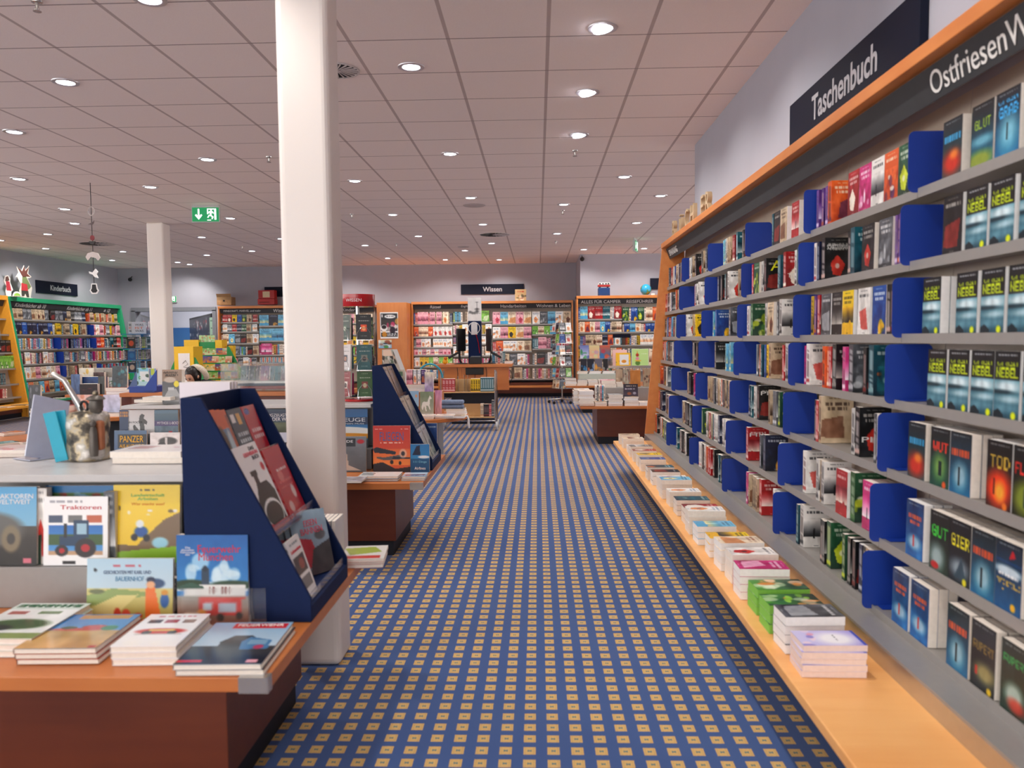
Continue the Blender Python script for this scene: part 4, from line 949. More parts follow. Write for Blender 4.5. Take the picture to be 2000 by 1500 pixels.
# things on top of the back cases
def boxthing(name, label, cat, px0, py0, px1, py1, Y, d, parts_, m, rz=0, grp=None):
    a, c = atY(px0, py0, Y), atY(px1, py1, Y); w, hh = c.x - a.x, a.z - c.z; t = thing(name, label, cat, ((a.x + c.x) / 2, Y + d / 2, c.z), rz, grp)
    b = MB(); b.box(-w / 2, w / 2, -d / 2, d / 2, 0, hh); b.build('body', m, t, bevel=.006)
    for (nm, x0, x1, z0, z1, th, mm) in parts_: b = MB(); b.box(x0 * w, x1 * w, -d / 2 - th, -d / 2 + .0, z0 * hh, z1 * hh); b.build(nm, mm, t, bevel=.002)
    return t
KRAFT = mat('kraft_cardboard', 'a8845c', .8, noise=.12, scale=9)
t = boxthing('cardboard_box', 'open brown cardboard box on top of the comics bookcase', 'box', 423, 580, 452, 596, 19.45, .28, (('printed_panel', -.48, .45, .1, .6, .002, mat('box_print', 'b88a5a', .6, noise=.25, scale=14)), ('round_clasp', -.06, .06, .45, .62, .012, BLACK)), KRAFT)
b = MB(); b.prism([(-.14, .2), (-.13, .2), (-.17, .28), (-.18, .28)], -.18, .18, 0); b.build('open_flap', KRAFT, t)
REDC = mat('red_case', 'b02422', .5, noise=.06); CREAM = mat('cream_label', 'd8c49c', .6)
boxthing('red_case', 'large red hard case lying below the smaller red radio-like case', 'case', 503, 584, 536, 594.5, 19.5, .25, (('slot_strip', -.4, .2, .3, .5, .002, mat('dark_red', '7c1614', .6)), ('clasp', .3, .42, .35, .6, .01, REDC)), REDC)
boxthing('red_radio_case', 'red radio-like case with a cream front panel on the red hard case', 'case', 504, 567, 536, 583.2, 19.52, .2, (('cream_panel', -.22, .22, .15, .85, .006, CREAM), ('clip', -.44, -.34, .2, .8, .006, REDC), ('clip', .34, .44, .2, .8, .006, REDC)), REDC)
img = Cv(24, 26, 'c8aa80', 'd8b888').blobs(10, 5, ['f0e0c8', '485038', 'b06048', '70604c'], .5, .95, .14).scrib(.2, 'c05838', 3, .2, .8, .05).arr()
ms = book_meshes('picture', .27, .28, .03, img, parts=False); p = atY(1006, 586, 19.35); put_book('picture_book', ms, T(p.x, 19.35, 2.337) @ Rx(-.1), 'tan picture book standing on the case beside the Wissen sign', None)
p = atY(1180, 580, 17.5)
boxthing('blue_box', 'plain dark blue box carrying the toy van on the travel bookcase', 'box', 1169, 562, 1191.5, 580, 17.5, .25, (), mat('dark_blue_box', '0c3468', .5))
z0 = atY(1180, 561.8, 17.5).z; t = thing('toy_van', 'red and white toy camper van standing on the dark blue box', 'toy', (p.x + .003, 17.62, z0 + .002))
VR, VW = mat('van_red', '9c2420', .35, coat=.4), mat('van_white', 'e4dcd6', .35)
b = MB(); b.prism([(-.135, .022), (-.137, .05), (-.13, .065), (.135, .065), (.137, .022)], -.05, .05, 1); b.build('lower_body', VR, t, bevel=.006)
b = MB(); b.prism([(-.13, .066), (-.11, .105), (-.1, .112), (.12, .112), (.133, .1), (.135, .066)], -.048, .048, 1); b.build('upper_body', VW, t, bevel=.006)
for x in (-.085, -.02, .045, .1): b = MB(); b.box(x - .022, x + .018, -.0495, -.0475, .073, .1); b.build('window', BLACK, t)
for x in (-.085, .085):
    for y in (-.045, .03): b = MB(); b.lathe([(.02, 0), (.022, .004), (.022, .014), (.02, .018)], (x, y, .021), 16, axis='y'); b.build('wheel', BLACK, t)
b = MB(); b.box(-.03, .05, -.03, .03, .118, .124); [b.tube([(x, -.03, .112), (x, -.03, .13)], .002, 5) for x in (-.03, 0, .03, .05)]; b.build('roof_rack', STEEL, t)
def globe():
    m, nt, bs = new_mat('globe_map'); tc = nt.nodes.new('ShaderNodeTexCoord'); nz = nt.nodes.new('ShaderNodeTexNoise'); nz.inputs['Scale'].default_value = 7; nz.inputs['Detail'].default_value = 5
    cr = nt.nodes.new('ShaderNodeValToRGB'); cr.color_ramp.interpolation = 'LINEAR'; e_ = cr.color_ramp.elements; e_[0].position = .5; e_[0].color = (*lin(h('2f9cc8')), 1); e_[1].position = .56; e_[1].color = (*lin(h('4c8a48')), 1)
    e3 = e_.new(.68); e3.color = (*lin(h('a8783c')), 1)
    nt.links.new(tc.outputs['Object'], nz.inputs[0]); nt.links.new(nz.outputs['Fac'], cr.inputs[0]); nt.links.new(cr.outputs[0], bs.inputs['Base Color']); bs.inputs['Roughness'].default_value = .3; return m
p = atY(1262.5, 565, 17.5); t = thing('desk_globe', 'blue and green globe standing on the travel bookcase by the right edge', 'globe', (p.x, 17.6, 2.336)); r = p.z - 2.336 - .012
b = MB(); b.sphere((0, 0, .012 + r), r, 20); b.build('sphere', globe(), t); b = MB(); b.lathe([(.07, 0), (.07, .01), (.05, .014), (.02, .018)], n=24); b.build('base_ring', WHITE, t)
boxthing('white_cube', 'tiny white cube beside the globe on the travel bookcase', 'cube', 1272, 573, 1279, 580, 17.45, .07, (), WHITE)
# ------------------------------------------------ doorway view
for (x0, y0, x1, y1, nm) in ((-8.42, 20.3, -10.9, 24.6, 'right'), (-10.3, 20.35, -11.75, 24.0, 'left')):
    L_ = math.hypot(x1 - x0, y1 - y0); a = math.atan2(y1 - y0, x1 - x0); t = thing('media_rack', 'tall dark media rack receding on the %s side beyond the doorway' % nm, 'rack', (x0, y0, 0), a)
    s = -1 if nm == 'left' else 1
    b = MB(); b.box(0, L_, 0, -.3 * (1 if nm == 'right' else -1) * 1, 0, 2.15); b.build('body', mat('rack_black', '1c1a1c', .6), t)
    b = MB(); k = 0
    img = Cv(90, 46, '2a282c').blobs(260, 8, ['8c8c90', 'b8b4b4', '403c44', 'a03030', '5a5a60', 'd8d4d0', '20242c'], 0, 1, .03).noise(.2, 6, 9)
    for zz in (.0, .22, .44, .66, .88): img.rect(0, zz, 1, zz + .02, '101012')
    V, Fc, Cc = [], [], []; sy = .004 if nm == 'right' else -.004; grid_into(V, Fc, Cc, img.arr(), (.05, sy, .3), (L_ - .1, 0, 0), (0, 0, 1.8))
    if nm == 'right': Fc = [f[::-1] for f in Fc]
    me = bpy.data.meshes.new('media_rows'); me.from_pydata(V, [], Fc); me.materials.append(COVER); ca = me.color_attributes.new('Col', 'FLOAT_COLOR', 'POINT'); ca.data.foreach_set('color', np.array(Cc, np.float32).ravel())
    o = bpy.data.objects.new('media_rows', me); COL.objects.link(o); o.parent = t
img = Cv(30, 60, '2c5c8c', '6c94b0').grad(.55, 1, '5c88a8', 'c0c4b0').scrib(.25, '24405c', 2, .5, .9, .008).scrib(.33, '24405c', 3, .5, .9, .008).scrib(.41, '24405c', 4, .5, .9, .008).scrib(.5, '24405c', 5, .5, .9, .008).ell(.15, .8, .08, .1, 'a8b0a8').arr()
a = atY(318, 640, 25.5); c = atY(362, 720, 25.5); ms = book_meshes('banner', 1.25, 1.88, .03, img, parts=False, cover=PRINT); put_book('info_banner', ms, T(-12.35, 25.5, 0), 'tall pale blue information banner standing in the room beyond the doorway', None, cat='banner')
for i, (x, y) in enumerate(((-9.6, 21.6), (-10.6, 24))):  # two added lamps, out of view, brighten the otherwise dark room beyond
    t = thing('ceiling_downlight', 'added square ceiling light %s brightening the room beyond the doorway' % ('nearer' if i == 0 else 'farther'), 'downlight', (x, y, 3.295))
    b = MB(); b.box(-.28, .28, -.08, .08, -.02, -.001); b.build('lens', LENS, t)
    l = bpy.data.lights.new('lamp', 'AREA'); l.energy = 60; l.size = .5; lo = bpy.data.objects.new('lamp', l); COL.objects.link(lo); lo.parent = t; lo.location = (0, 0, -.04)

flat_print('price_poster', 'narrow pale green poster on the wall between the doorway and comics bookcase', 'poster', Cv(16, 60, 'a8c4b4').scrib(.1, '3c5c50', 1, .1, .9, .01).scrib(.3, '3c5c50', 2, .1, .9, .012).scrib(.5, '3c5c50', 3, .1, .9, .01).scrib(.7, '8c4c40', 4, .1, .9, .01).arr(), 409, 620, 421, 690, WB - .01)
b = MB(); b.box(-.012, .012, -.3, .3, -.3, .3); ob = b.build('dark_wall_board', SIGNB, loc=(WL + .02, 19.55, 1.95)); tag(ob, 'square dark board on the left wall beyond the green bookcase', 'board')
# ---------------------------------------------------------------- counter, tower and computers
CY = 13.1
t = thing('service_counter', 'wooden service counter with hanging front panel behind the book trolley', 'counter', (-1.05, CY, 0)); o_ = (-1.05, CY, 0)
b = MB(o_); b.box(-1.72, -.43, CY, CY + .85, .955, 1.0); b.build('counter_top', TABW, t, bevel=.003)
b = MB(o_); [b.box(x0, x1, CY + .06, CY + .09, .57, .955) for x0, x1 in ((-1.66, -1.27), (-1.267, -.93), (-.927, -.48))]; b.build('front_panel', TABW, t)
b = MB(o_); b.box(-1.45, -.70, CY + .12, CY + .7, 0, .57); b.build('base_block', NAVYP, t); b = MB(o_); b.box(-1.2, -.9, CY + .025, CY + .06, .83, .945); b.build('dark_recess', BLACK, t, bevel=.008)
b = MB(o_); b.tube([(-.48, CY + .2, .9), (-.44, CY + .2, .86), (-.43, CY + .2, .76), (-.47, CY + .2, .66)], .006, 6); [b.tube([(x, CY + .05, .95), (x + .01, CY + .045, .85), (x, CY + .05, .75), (x + .02, CY + .05, .62)], .005, 5) for x in (-1.34, -1.05, -.86)]; b.build('cable', BLACK, t)
t = thing('display_tower', 'slim navy tower with white tree picture on top standing on the counter', 'tower', (-1.04, CY + .45, 1.0)); o_ = (-1.04, CY + .45, 1.0)
a, c = atY(914, 627, CY + .35), atY(938, 581, CY + .35)
b = MB(o_); b.box(a.x, c.x, CY + .35, CY + .6, 1.001, a.z); b.build('navy_column', NAVY, t, bevel=.004)
img = Cv(30, 60, 'ececea', 'f4f2f0').noise(.05, 3, 5)
for x, y, r in ((.2, .62, .12), (.38, .66, .1), (.72, .5, .16), (.72, .6, .14), (.55, .66, .1)): img.ell(x, y, r, .05, '5c5c5c', .7, .5)
img.rect(.71, .18, .74, .72, '4c4c4c').rect(.6, .2, .84, .22, '4c4c4c').rect(0, .66, 1, .69, '8c8c88', .7)
me, _ = book_meshes('tree_picture', c.x - a.x, c.z - a.z, .25, img.arr(), 'f0efed', parts=False, pages=PAPERW, cover=PRINT); o = bpy.data.objects.new('picture_box', me); COL.objects.link(o); o.parent = t; o.location = Vector((a.x, CY + .35, a.z + .001)) - Vector(o_)
p = atY(926, 641, CY + .34); t2 = thing('ring_light', 'white round ring with a pale plate mounted on the navy tower', 'ring', (p.x, CY + .345, p.z)); b = MB(); b.tube([(.095 * math.cos(2 * PI * i / 28), 0, .1 * math.sin(2 * PI * i / 28)) for i in range(29)], .006, 6); b.build('ring', WHITE, t2)
b = MB(); b.box(-.05, .055, -.006, .003, -.11, .09); b.build('plate', mat('pale_plate', 'd8d6d8', .4), t2, bevel=.002); b = MB(); b.tube([(.03, -.008, -.1), (.07, -.01, -.25), (.09, -.012, -.42)], .006, 6); b.build('red_strap', REDL, t2)
def monitor(px, label, s):
    p = atY(px, 706, CY + .3); t = thing('computer_monitor', label, 'monitor', (p.x, CY + .3, 1.0)); z1 = atY(px, 642, CY + .3).z - 1.0
    b = MB(); b.prism(rrect(-.22, .22, z1 - .38, z1, .012), -.014, .014, 0); ob = b.build('screen', BLACK, t, bevel=.003); ob.rotation_euler = (0, 0, .22 * s)
    b = MB(); b.tube([(0, 0, .012), (.03 * s, 0, .08), (.03 * s, .0, .26)], .02, 8); b.build('stand', BLACK, t); b = MB(); b.lathe([(.12, 0), (.12, .008), (.1, .014), (.03, .02)], n=24); b.build('foot', BLACK, t)
    b = MB(); b.box(-.1, .1, -.012, .012, .13, .17); ob = b.build('keyboard_arm', BLACK, t, bevel=.005); ob.rotation_euler = (0, .5 * s, 0); ob.location = (.05 * s, -.05, .02)
monitor(901, 'black computer monitor seen edge-on left of the navy tower', -1); monitor(955, 'black computer monitor seen edge-on right of the navy tower', 1)
t = thing('receipt_printer', 'black box-shaped printer in front of the navy tower on the counter', 'printer', (-1.04, CY + .2, 1.0)); b = MB(); b.box(-.1, .1, -.1, .1, .002, .12); b.build('body', BLACK, t, bevel=.01); b = MB(); b.box(-.08, .08, -.07, .08, .12, .135); b.build('lid', mat('grey_lid', '6c7076', .4), t, bevel=.004)
p = atY(869, 710, CY + .15); t = thing('toy_duck', 'small yellow and orange toy bird on the left end of the counter', 'toy', (p.x, CY + .15, 1.0)); YT_ = mat('toy_yellow', 'e8a41c', .4)
b = MB(); b.sphere((0, 0, .045), .04, 10, sz=1.05); b.build('body', YT_, t); b = MB(); b.sphere((.01, -.01, .1), .028, 10); b.build('head', mat('toy_orange', 'c8641c', .4), t); b = MB(); b.lathe([(.008, 0), (.001, .02)], (.03, -.02, .1), 8, axis='x'); b.build('beak', BLACK, t)
for i, (px, cc_) in enumerate(((962, 'L'), (968, 'w'), (972, 'R'), (977, 'w'), (982, 'T'))):
    ms = bk(cc_, 0, 'thick'); p = atY(px, 708, CY + .5); put_book('counter_book', ms, T(p.x + .04, CY + .5, 1.001) @ Rz(PI / 2) , '%s book, %s of five standing on the right of the counter' % (CNAME[cc_], ordn(i + 1)), None)
for i in range(2):
    ms = bk('DK'[i], 1, 'guide'); p = atY(986, 712, CY + .4); put_book('counter_book', ms, T(p.x, CY + .3, 1.022 + .021 * i) @ FLAT, '%s book lying at the far right end of the counter' % ('grey' if i == 0 else 'black'), None)
# ---------------------------------------------------------------- book trolley
TY = 12.25; xa, xb = atY(861, 750, TY).x, atY(967, 750, TY).x; xm_ = (xa + xb) / 2
t = thing('book_trolley', 'chrome-framed book trolley with two wooden shelves in front of the counter', 'trolley', (xm_, TY + .2, 0)); o_ = (xm_, TY + .2, 0)
for x in (xa, xb):
    b = MB(o_); zt_ = .93; b.tube([(x, TY, .13), (x, TY, zt_ - .04), (x, TY + .02, zt_), (x, TY + .38, zt_), (x, TY + .4, zt_ - .04), (x, TY + .4, .13)], .012, 8); b.build('side_frame', CHROME, t)
b = MB(o_); [b.tube([(xa, y, .15), (xb, y, .15)], .01, 8) for y in (TY, TY + .4)]; b.build('lower_rail', CHROME, t)
for z in (.605, .215):
    b = MB(o_); b.box(xa + .012, xb - .012, TY - .01, TY + .38, z - .018, z); b.box(xa + .012, xb - .012, TY + .18, TY + .2, z, z + .19); b.build('shelf', CARTW, t, bevel=.002)
for x in (xa, xb):
    for y in (TY, TY + .4):
        b = MB((*Vector(o_)[:],)); b.lathe([(.03, -.012), (.064, -.016), (.07, 0), (.064, .016), (.03, .012)], (x + .02, y, .071), 20, axis='x'); w = b.build('wheel', mat('wheel_grey', 'c4c6c8', .3), t)
        b = MB(o_); b.tube([(x, y, .14), (x + .005, y, .12)], .016, 8); b.prism([(y - .02, .13), (y + .02, .13), (y + .012, .06), (y - .012, .06)], x + .0, x + .005, 0); b.prism([(y - .02, .13), (y + .02, .13), (y + .012, .06), (y - .012, .06)], x + .036, x + .041, 0); b.box(x, x + .041, y - .02, y + .02, .128, .133); b.build('caster_fork', CHROME, w)
def cart_books(px0, n, code, z, label, dx=None, sc=1.0, var=0):
    x = atY(px0, 750, TY).x; ms = bk(code, var, 'thick')
    for i in range(n):
        put_book('trolley_book', ms, T(x + (i + 1) * (dx or .049), TY + .02, z + .001) @ Rz(PI / 2) @ Matrix.Diagonal((1, (dx or .049) / .0455, sc, 1)), label % ordn(i + 1), 'books on the trolley')
cart_books(863.5, 4, 'R', .605, 'bright red book, %s from the left in the trolley top row'); cart_books(919, 4, 'Y', .605, 'yellow book, %s yellow one from left in trolley top row', .037); cart_books(938, 6, 'T', .605, 'teal and black book, %s teal one from left in trolley top row', .0345, 1.08)
cart_books(937.5, 2, 'c', .215, 'cream book, %s from left in the trolley bottom row', .024); cart_books(944, 4, 'K', .215, 'dark book, %s dark one from left in the trolley bottom row', .02, .95); cart_books(954.5, 2, 'R', .215, 'red book, %s red one in the trolley bottom row', .018, .95); cart_books(959.5, 2, 'D', .215, 'grey book, %s grey one in the trolley bottom row', .018, 1.25)
for i, px in enumerate((894, 906, 913)):
    x = atY(px, 750, TY).x; b = MB((x, TY + .1, .606)); b.prism(rrect(TY + .03, TY + .17, .606, .606 + (.26 if i else .24), .02), x - .0015, x + .0015, 0); b.box(x, x + .08, TY + .05, TY + .15, .606, .608); ob = b.build('metal_bookend', STEEL, loc=(x, TY + .1, .606)); tag(ob, 'thin metal bookend, %s from the left on the trolley top shelf' % ordn(i + 1), 'bookend')
# ---------------------------------------------------------------- red carousel
CX, CYY, CZ = -1.30, 5.72, .982
t = thing('book_carousel', 'revolving book carousel with a round red WISSEN header on the grey riser', 'carousel', (CX, CYY, CZ)); 
b = MB(); b.lathe([(.125, 0), (.128, .006), (.125, .016), (.03, .02)], n=36); b.build('base_disc', REDL, t); b = MB(); b.lathe([(.012, .02), (.012, .7)], n=12); b.build('pole', CHROME, t)
zt0, zt1 = atY(699, 598, CYY - .11).z - CZ, atY(699, 574, CYY - .11).z - CZ
b = MB(); b.lathe([(.001, zt0), (.123, zt0), (.126, zt0 + .005), (.126, zt1), (.121, zt1), (.121, zt0 + .008), (.001, zt0 + .008)], n=48); hd = b.build('header_drum', REDL, t)
tm = text_mesh('WISSEN', .115, .022, .0005, mat('carousel_lettering', 'e4dcdc', .5, noise=0)); co = np.empty(len(tm.vertices) * 3); tm.vertices.foreach_get('co', co); co = co.reshape(-1, 3); r_ = .1268
an = co[:, 0] / r_; out = np.stack([(r_ - co[:, 1]) * np.sin(an), -(r_ - co[:, 1]) * np.cos(an), co[:, 2]], 1); tm.vertices.foreach_set('co', out.ravel()); tm.update()
o = bpy.data.objects.new('lettering', tm); COL.objects.link(o); o.parent = hd; o.location = (0, 0, (zt0 + zt1) / 2)
CB = [(('G', 'small dark green book, upper left pocket of the red carousel'), ('K', 'small black book with orange picture, upper right pocket of red carousel')),
      (('D', 'small pale grey book, middle left pocket of the red carousel'), ('T', 'small teal book, middle right pocket of the red carousel')),
      (('R', 'small dark red book, lower left pocket of the red carousel'), ('G', 'small green book, lower right pocket of the red carousel'))]
ccol = {'G0': '24402c', 'K0': '141416', 'D1': 'cfc9c8', 'T1': '1f6468', 'R2': '93262c', 'G2': '35661c'}
for k in range(3):
    z = [.44, .225, .035][k]
    for sd in (0, 1):
        code, lab = CB[k][sd]; base = ccol[code + str(k)]
        im = Cv(26, 44, base, base).noise(.04, k, 4); lt = 'e8e4dc' if code != 'D' else '4c4848'
        im.scrib(.1, lt, k, .3, .7, .01, .6).scrib(.26, lt, k + 4, .2, .85, .018, .9).scrib(.85, lt, k + 6, .3, .7, .008, .5)
        im.rect(.32, .42, .7, .68, {'G0': '35583c', 'K0': 'e0541c', 'D1': '28304c', 'T1': '8a8a80', 'R2': 'd8d0c8', 'G2': '8c3428'}[code + str(k)]).ell(.5, .56, .12, .09, {'G0': 'c8d0c0', 'K0': 'f8b070', 'D1': 'c89070', 'T1': '30383c', 'R2': '4c3838', 'G2': 'd8c8a0'}[code + str(k)])
        ms = book_meshes('pocket_book_%d%d' % (k, sd), .108, .178, .014, im.arr(), base, parts=True)
        ang = (-.62, .22)[sd]; cx, cy = (-.078, .068)[sd], (-.085, -.115)[sd]
        if k == 2 and sd == 0: cx -= .004
        M = T(CX + cx, CYY + cy, CZ + z + .003) @ Rz(ang) @ Rx(-.05) @ T(-.054, 0, 0); put_book('pocket_book', ms, M, lab, 'books in the red carousel')
    for j, (ang, cx, cy) in enumerate(((-.62, -.078, -.085), (.22, .068, -.115), (1.9, .1, .02), (-2.2, -.1, .05))):
        b = MB(); b.box(-.056, .056, -.012, .022, -.003, 0); b.tube([(-.05, -.012, 0), (-.045, -.014, .05), (-.02, -.014, .085), (.02, -.014, .085), (.045, -.014, .05), (.05, -.012, 0)], .0022, 6); b.tube([(0, .02, 0), (0, .05, 0)], .004, 6); b.tube([(0, .02, .0), (0, .022, .15)], .0025, 6)
        ob = b.build('wire_pocket', CHROME, t); ob.location = (cx, cy, z); ob.rotation_euler = (0, 0, ang)
        if j > 1:
            ms = bk('NRGKTP'[(k + j) % 6], 0, 'small'); put_book('pocket_book', ms, T(CX + cx, CYY + cy, CZ + z + .003) @ Rz(ang) @ T(-.05, 0, 0), 'small %s book on the far side of the red carousel, level %d' % (CNAME['NRGKTP'[(k + j) % 6]], k + 1), 'books in the red carousel')
# ---------------------------------------------------------------- postcard carousel
PX, PY = atY(1098, 780, 17.3).x, 17.3
t = thing('postcard_spinner', 'tall wire postcard spinner on castors standing before the back bookcase', 'spinner', (PX, PY, 0))
b = MB(); b.tube([(0, 0, .08), (0, 0, 1.8)], .015, 10); b.build('pole', STEEL, t)
for i in range(5):
    a = 2 * PI * i / 5 + .3; b = MB(); b.tube([(0, 0, .1), (.3 * math.cos(a), .3 * math.sin(a), .08)], .016, 8); lg = b.build('leg', STEEL, t); b = MB(); b.lathe([(.02, -.012), (.032, -.01), (.032, .01), (.02, .012)], (.3 * math.cos(a), .3 * math.sin(a), .034), 14, axis='y'); b.build('castor', BLACK, lg)
q = random.Random(9)
for lv_ in range(6):
    z = .34 + lv_ * .245
    for sd in range(4):
        a = sd * PI / 2 + .5
        for c_ in (-1, 1):
            code = 'DLwRKTgBEWcN'[(lv_ * 5 + sd * 3 + c_) % 12]; ms = bk(code, q.randint(0, 2), 'guide')
            M = T(PX, PY, z) @ Rz(a) @ T(c_ * .075 - .065, -.17, 0) @ Rx(-.15); put_book('postcard_pack', ms, M @ Matrix.Diagonal((1, .6, .95, 1)), '%s card pack, level %d, side %d, %s column of postcard spinner' % (CNAME[code], lv_ + 1, sd + 1, 'left' if c_ < 0 else 'right'), 'card packs on the postcard spinner', cat='cards')
        b = MB(); b.box(-.15, .15, -.19, -.15, -.012, -.004); b.tube([(-.15, -.19, .03), (.15, -.19, .03)], .003, 5); b.tube([(0, -.15, -.008), (0, 0, -.008)], .005, 5); ob = b.build('wire_tray', STEEL, t); ob.location = (0, 0, z); ob.rotation_euler = (0, 0, a)
# ---------------------------------------------------------------- right-hand tables
def rtable(x0, y0, w, d, label, bx):
    t = thing('display_table', label, 'table', (x0 + w / 2, y0 + d / 2, 0)); o_ = (x0 + w / 2, y0 + d / 2, 0)
    b = MB(o_); b.box(x0, x0 + w, y0, y0 + d, .495, .53); b.build('tabletop', TABW, t, bevel=.003); b = MB(o_); b.box(bx, x0 + w - .2, y0 + .28, y0 + d - .2, .1, .495); b.build('pedestal', OAKD, t); b = MB(o_); b.box(bx + .015, x0 + w - .22, y0 + .3, y0 + d - .22, 0, .1); b.build('plinth', NAVYP, t)
rtable(.55, 10.3, 2.1, 1.4, 'wooden low table stacked with books right of the aisle', .785)
rtable(.52, 14.75, 2.2, 1.3, 'second wooden low table farther back before the travel bookcase', .84)
def pile(px0, px1, ybot, Y, n, codes, where, size='guide', z=None, total=None, cat='book', name='piled_book', jit=.01):
    """a pile of lying books spanning picture columns px0..px1 at depth Y"""
    a, c = atY(px0, ybot, Y), atY(px1, ybot, Y); z = a.z if z is None else z; w = c.x - a.x; ms0 = bk(codes[0], 0, size); sx = w / ms0[2]; hgt = (total / n) if total else None
    q = random.Random(px0)
    for i in range(n):
        code = codes[i % len(codes)]; ms = bk(code, i % 3, size); st = (hgt / ms[4]) if hgt else 1
        M = T(a.x + q.uniform(-jit, jit), Y + q.uniform(0, jit), z + .0008 + ms[4] * st) @ Rz(q.uniform(-.03, .03)) @ Matrix.Diagonal((sx, min(sx, 1.3), st, 1)) @ FLAT
        z += ms[4] * st + .0004
        put_book(name, ms, M, '%s book %s in %s' % (CNAME[code], ordn(i + 1), where), 'book piles on tables', cat)
    return z
def stand_book(px0, px1, ytop, ybot, Y, code, label, size='guide', lean=.08, rz=0, z=None, img=None, th=.02, name='display_book', titles=(), parts=False, board=None, dz=0, spine=None, pages=None):
    a, c = atY(px0, ybot, Y), atY(px1, ytop, Y); w, hh = c.x - a.x, c.z - a.z
    if z is None: z = a.z
    else: hh = c.z - z
    if img is None: img = design(code, len(label) % 4, 26, 36)
    ms = book_meshes(label[:24], w, hh, th, img, spine=spine, parts=parts, board=board, pages=pages)
    tt = [(text_mesh(s_, w * fw, hh * fh if fh else None, .0006, mat('print_' + col, col, .5, noise=0), shear=sh), (w * cx, -.0009, hh * cz)) for (s_, fw, fh, cx, cz, col, sh) in titles]
    return put_book(name, ms, T(a.x, Y, z + .001 + dz + math.sin(abs(lean)) * 0) @ Rz(rz) @ Rx(-lean), label, None, titles=tt)
YR = 10.33
pile(1131, 1160, 793, YR, 8, 'wcEw', 'the tall pale pile at the left corner of right table', total=.19); pile(1121, 1151, 780, YR + .25, 9, 'wDcw', 'the rear pale pile at the left of right table', total=.2, z=.531)
pile(1161, 1184, 792, YR, 2, 'Yc', 'the low yellow pile on the right table', total=.05, z=.531); pile(1188, 1216, 792, YR, 6, 'ED', 'the grey-brown pile on the right table', total=.145, z=.531); z_ = pile(1219, 1247, 792, YR, 5, 'NN', 'the navy blue pile on the right table', total=.12, z=.531)
stand_book(1218, 1246, 750, 773, YR + .06, 'D', 'dark purple puzzle book standing on the navy pile', z=z_ + .002, th=.04, img=Cv(26, 28, '3a3444', '5c5468').scrib(.18, 'c8c0b0', 2, .2, .9, .03).scrib(.42, 'd8d4e0', 5, .1, .75, .06).ell(.4, .78, .14, .12, 'a86a4c').ell(.75, .75, .11, .1, 'b8b8c8').arr())
pile(1250, 1276, 792, YR, 2, 'Tw', 'the low turquoise pile on the right table', total=.045, z=.531)
def block(name, label, cat, px0, px1, ytop, ybot, Y, d, m, z=None):
    a, c = atY(px0, ybot, Y), atY(px1, ytop, Y); z = a.z if z is None else z; b = MB(((a.x + c.x) / 2, Y, z)); b.box(a.x, c.x, Y, Y + d, z, c.z); ob = b.build(name, m, loc=((a.x + c.x) / 2, Y, z), bevel=.003); return tag(ob, label, cat), c.z
GGRN = mat('pale_green_riser', 'b8c8c0', .4, noise=.03)
r_, zr = block('display_riser', 'grey metal riser box standing on the right table behind the piles', 'riser', 1170, 1290, 757, 789, YR + .42, .45, GREYM, .531)
for i, c_ in enumerate('wDwpLw'):
    ms = bk(c_, i % 3, 'thin'); p = atY(1163 + i * 3.2, 782, YR + .2); put_book('display_book', ms, T(p.x + .02, YR + .2, .582) @ Rz(PI / 2) @ Matrix.Diagonal((1.05, 1, 1.1, 1)), '%s book spine, %s in the upright row on the right table' % (CNAME[c_], ordn(i + 1)), 'upright row on the right table')
b = MB(); b.box(-.14, .14, -.02, .2, 0, .0495); ob = b.build('pale_book_block', PAPERW, loc=(atY(1172, 785, YR + .2).x + .02, YR + .2, .531)); tag(ob, 'pale closed slipcase carrying the upright row on the right table', 'slipcase')
pile(1176, 1203, 757, YR + .45, 2, 'pp', 'the rose pile on the grey riser of right table', total=.1, z=zr + .001); pile(1205, 1217, 757, YR + .6, 3, 'wc', 'the small cream pile on the grey riser', total=.07, z=zr + .001)
zr2 = zr + .001
for i, (x0, x1, yt, c_, lab) in enumerate(((1203, 1216, 721, 'E', 'tall taupe patterned notebook standing on the grey riser'), (1217.5, 1229, 721, 'D', 'grey floral notebook standing on the grey riser'), (1231, 1251, 723, 'O', 'light wooden gift box standing on the grey riser'), (1256, 1270, 720, 'E', 'patterned brown notebook at right end of the grey riser'))):
    im = Cv(16, 28, {'E': 'b8a48c', 'D': 'b0a898', 'O': 'c88a48'}[c_]).noise(.1, i, 4)
    if c_ != 'O': im.blobs(12, i, ['8c5a4c', '5c4c44', 'd8c8b0', 'a87860'], .45 if i == 0 else .1, .95, .13)
    stand_book(x0, x1, yt, 757, YR + .62, c_, lab, z=zr2, th=.03, img=im.arr(), lean=.05)
t = thing('cookbook_rack', 'steel rack holding two large cookbooks above the right table', 'rack', (1.35, YR + .95, .531)); zz = atY(1235, 716, YR + .95).z; o_ = (1.35, YR + .95, .531)
b = MB(o_); b.box(1.0, 1.8, YR + .93, YR + 1.05, zz - .012, zz); b.box(1.0, 1.8, YR + .925, YR + .93, zz - .02, zz + .015); b.build('tray', STEEL, t); b = MB(o_); b.tube([(1.13, YR + 1.0, .532), (1.13, YR + 1.0, zz)], .012, 8); b.tube([(1.65, YR + 1.0, .532), (1.65, YR + 1.0, zz)], .012, 8); b.build('post', STEEL, t); b = MB(o_); b.box(1.0, 1.8, YR + 1.04, YR + 1.06, zz, zz + .15); b.build('back_rest', ACRY, t)
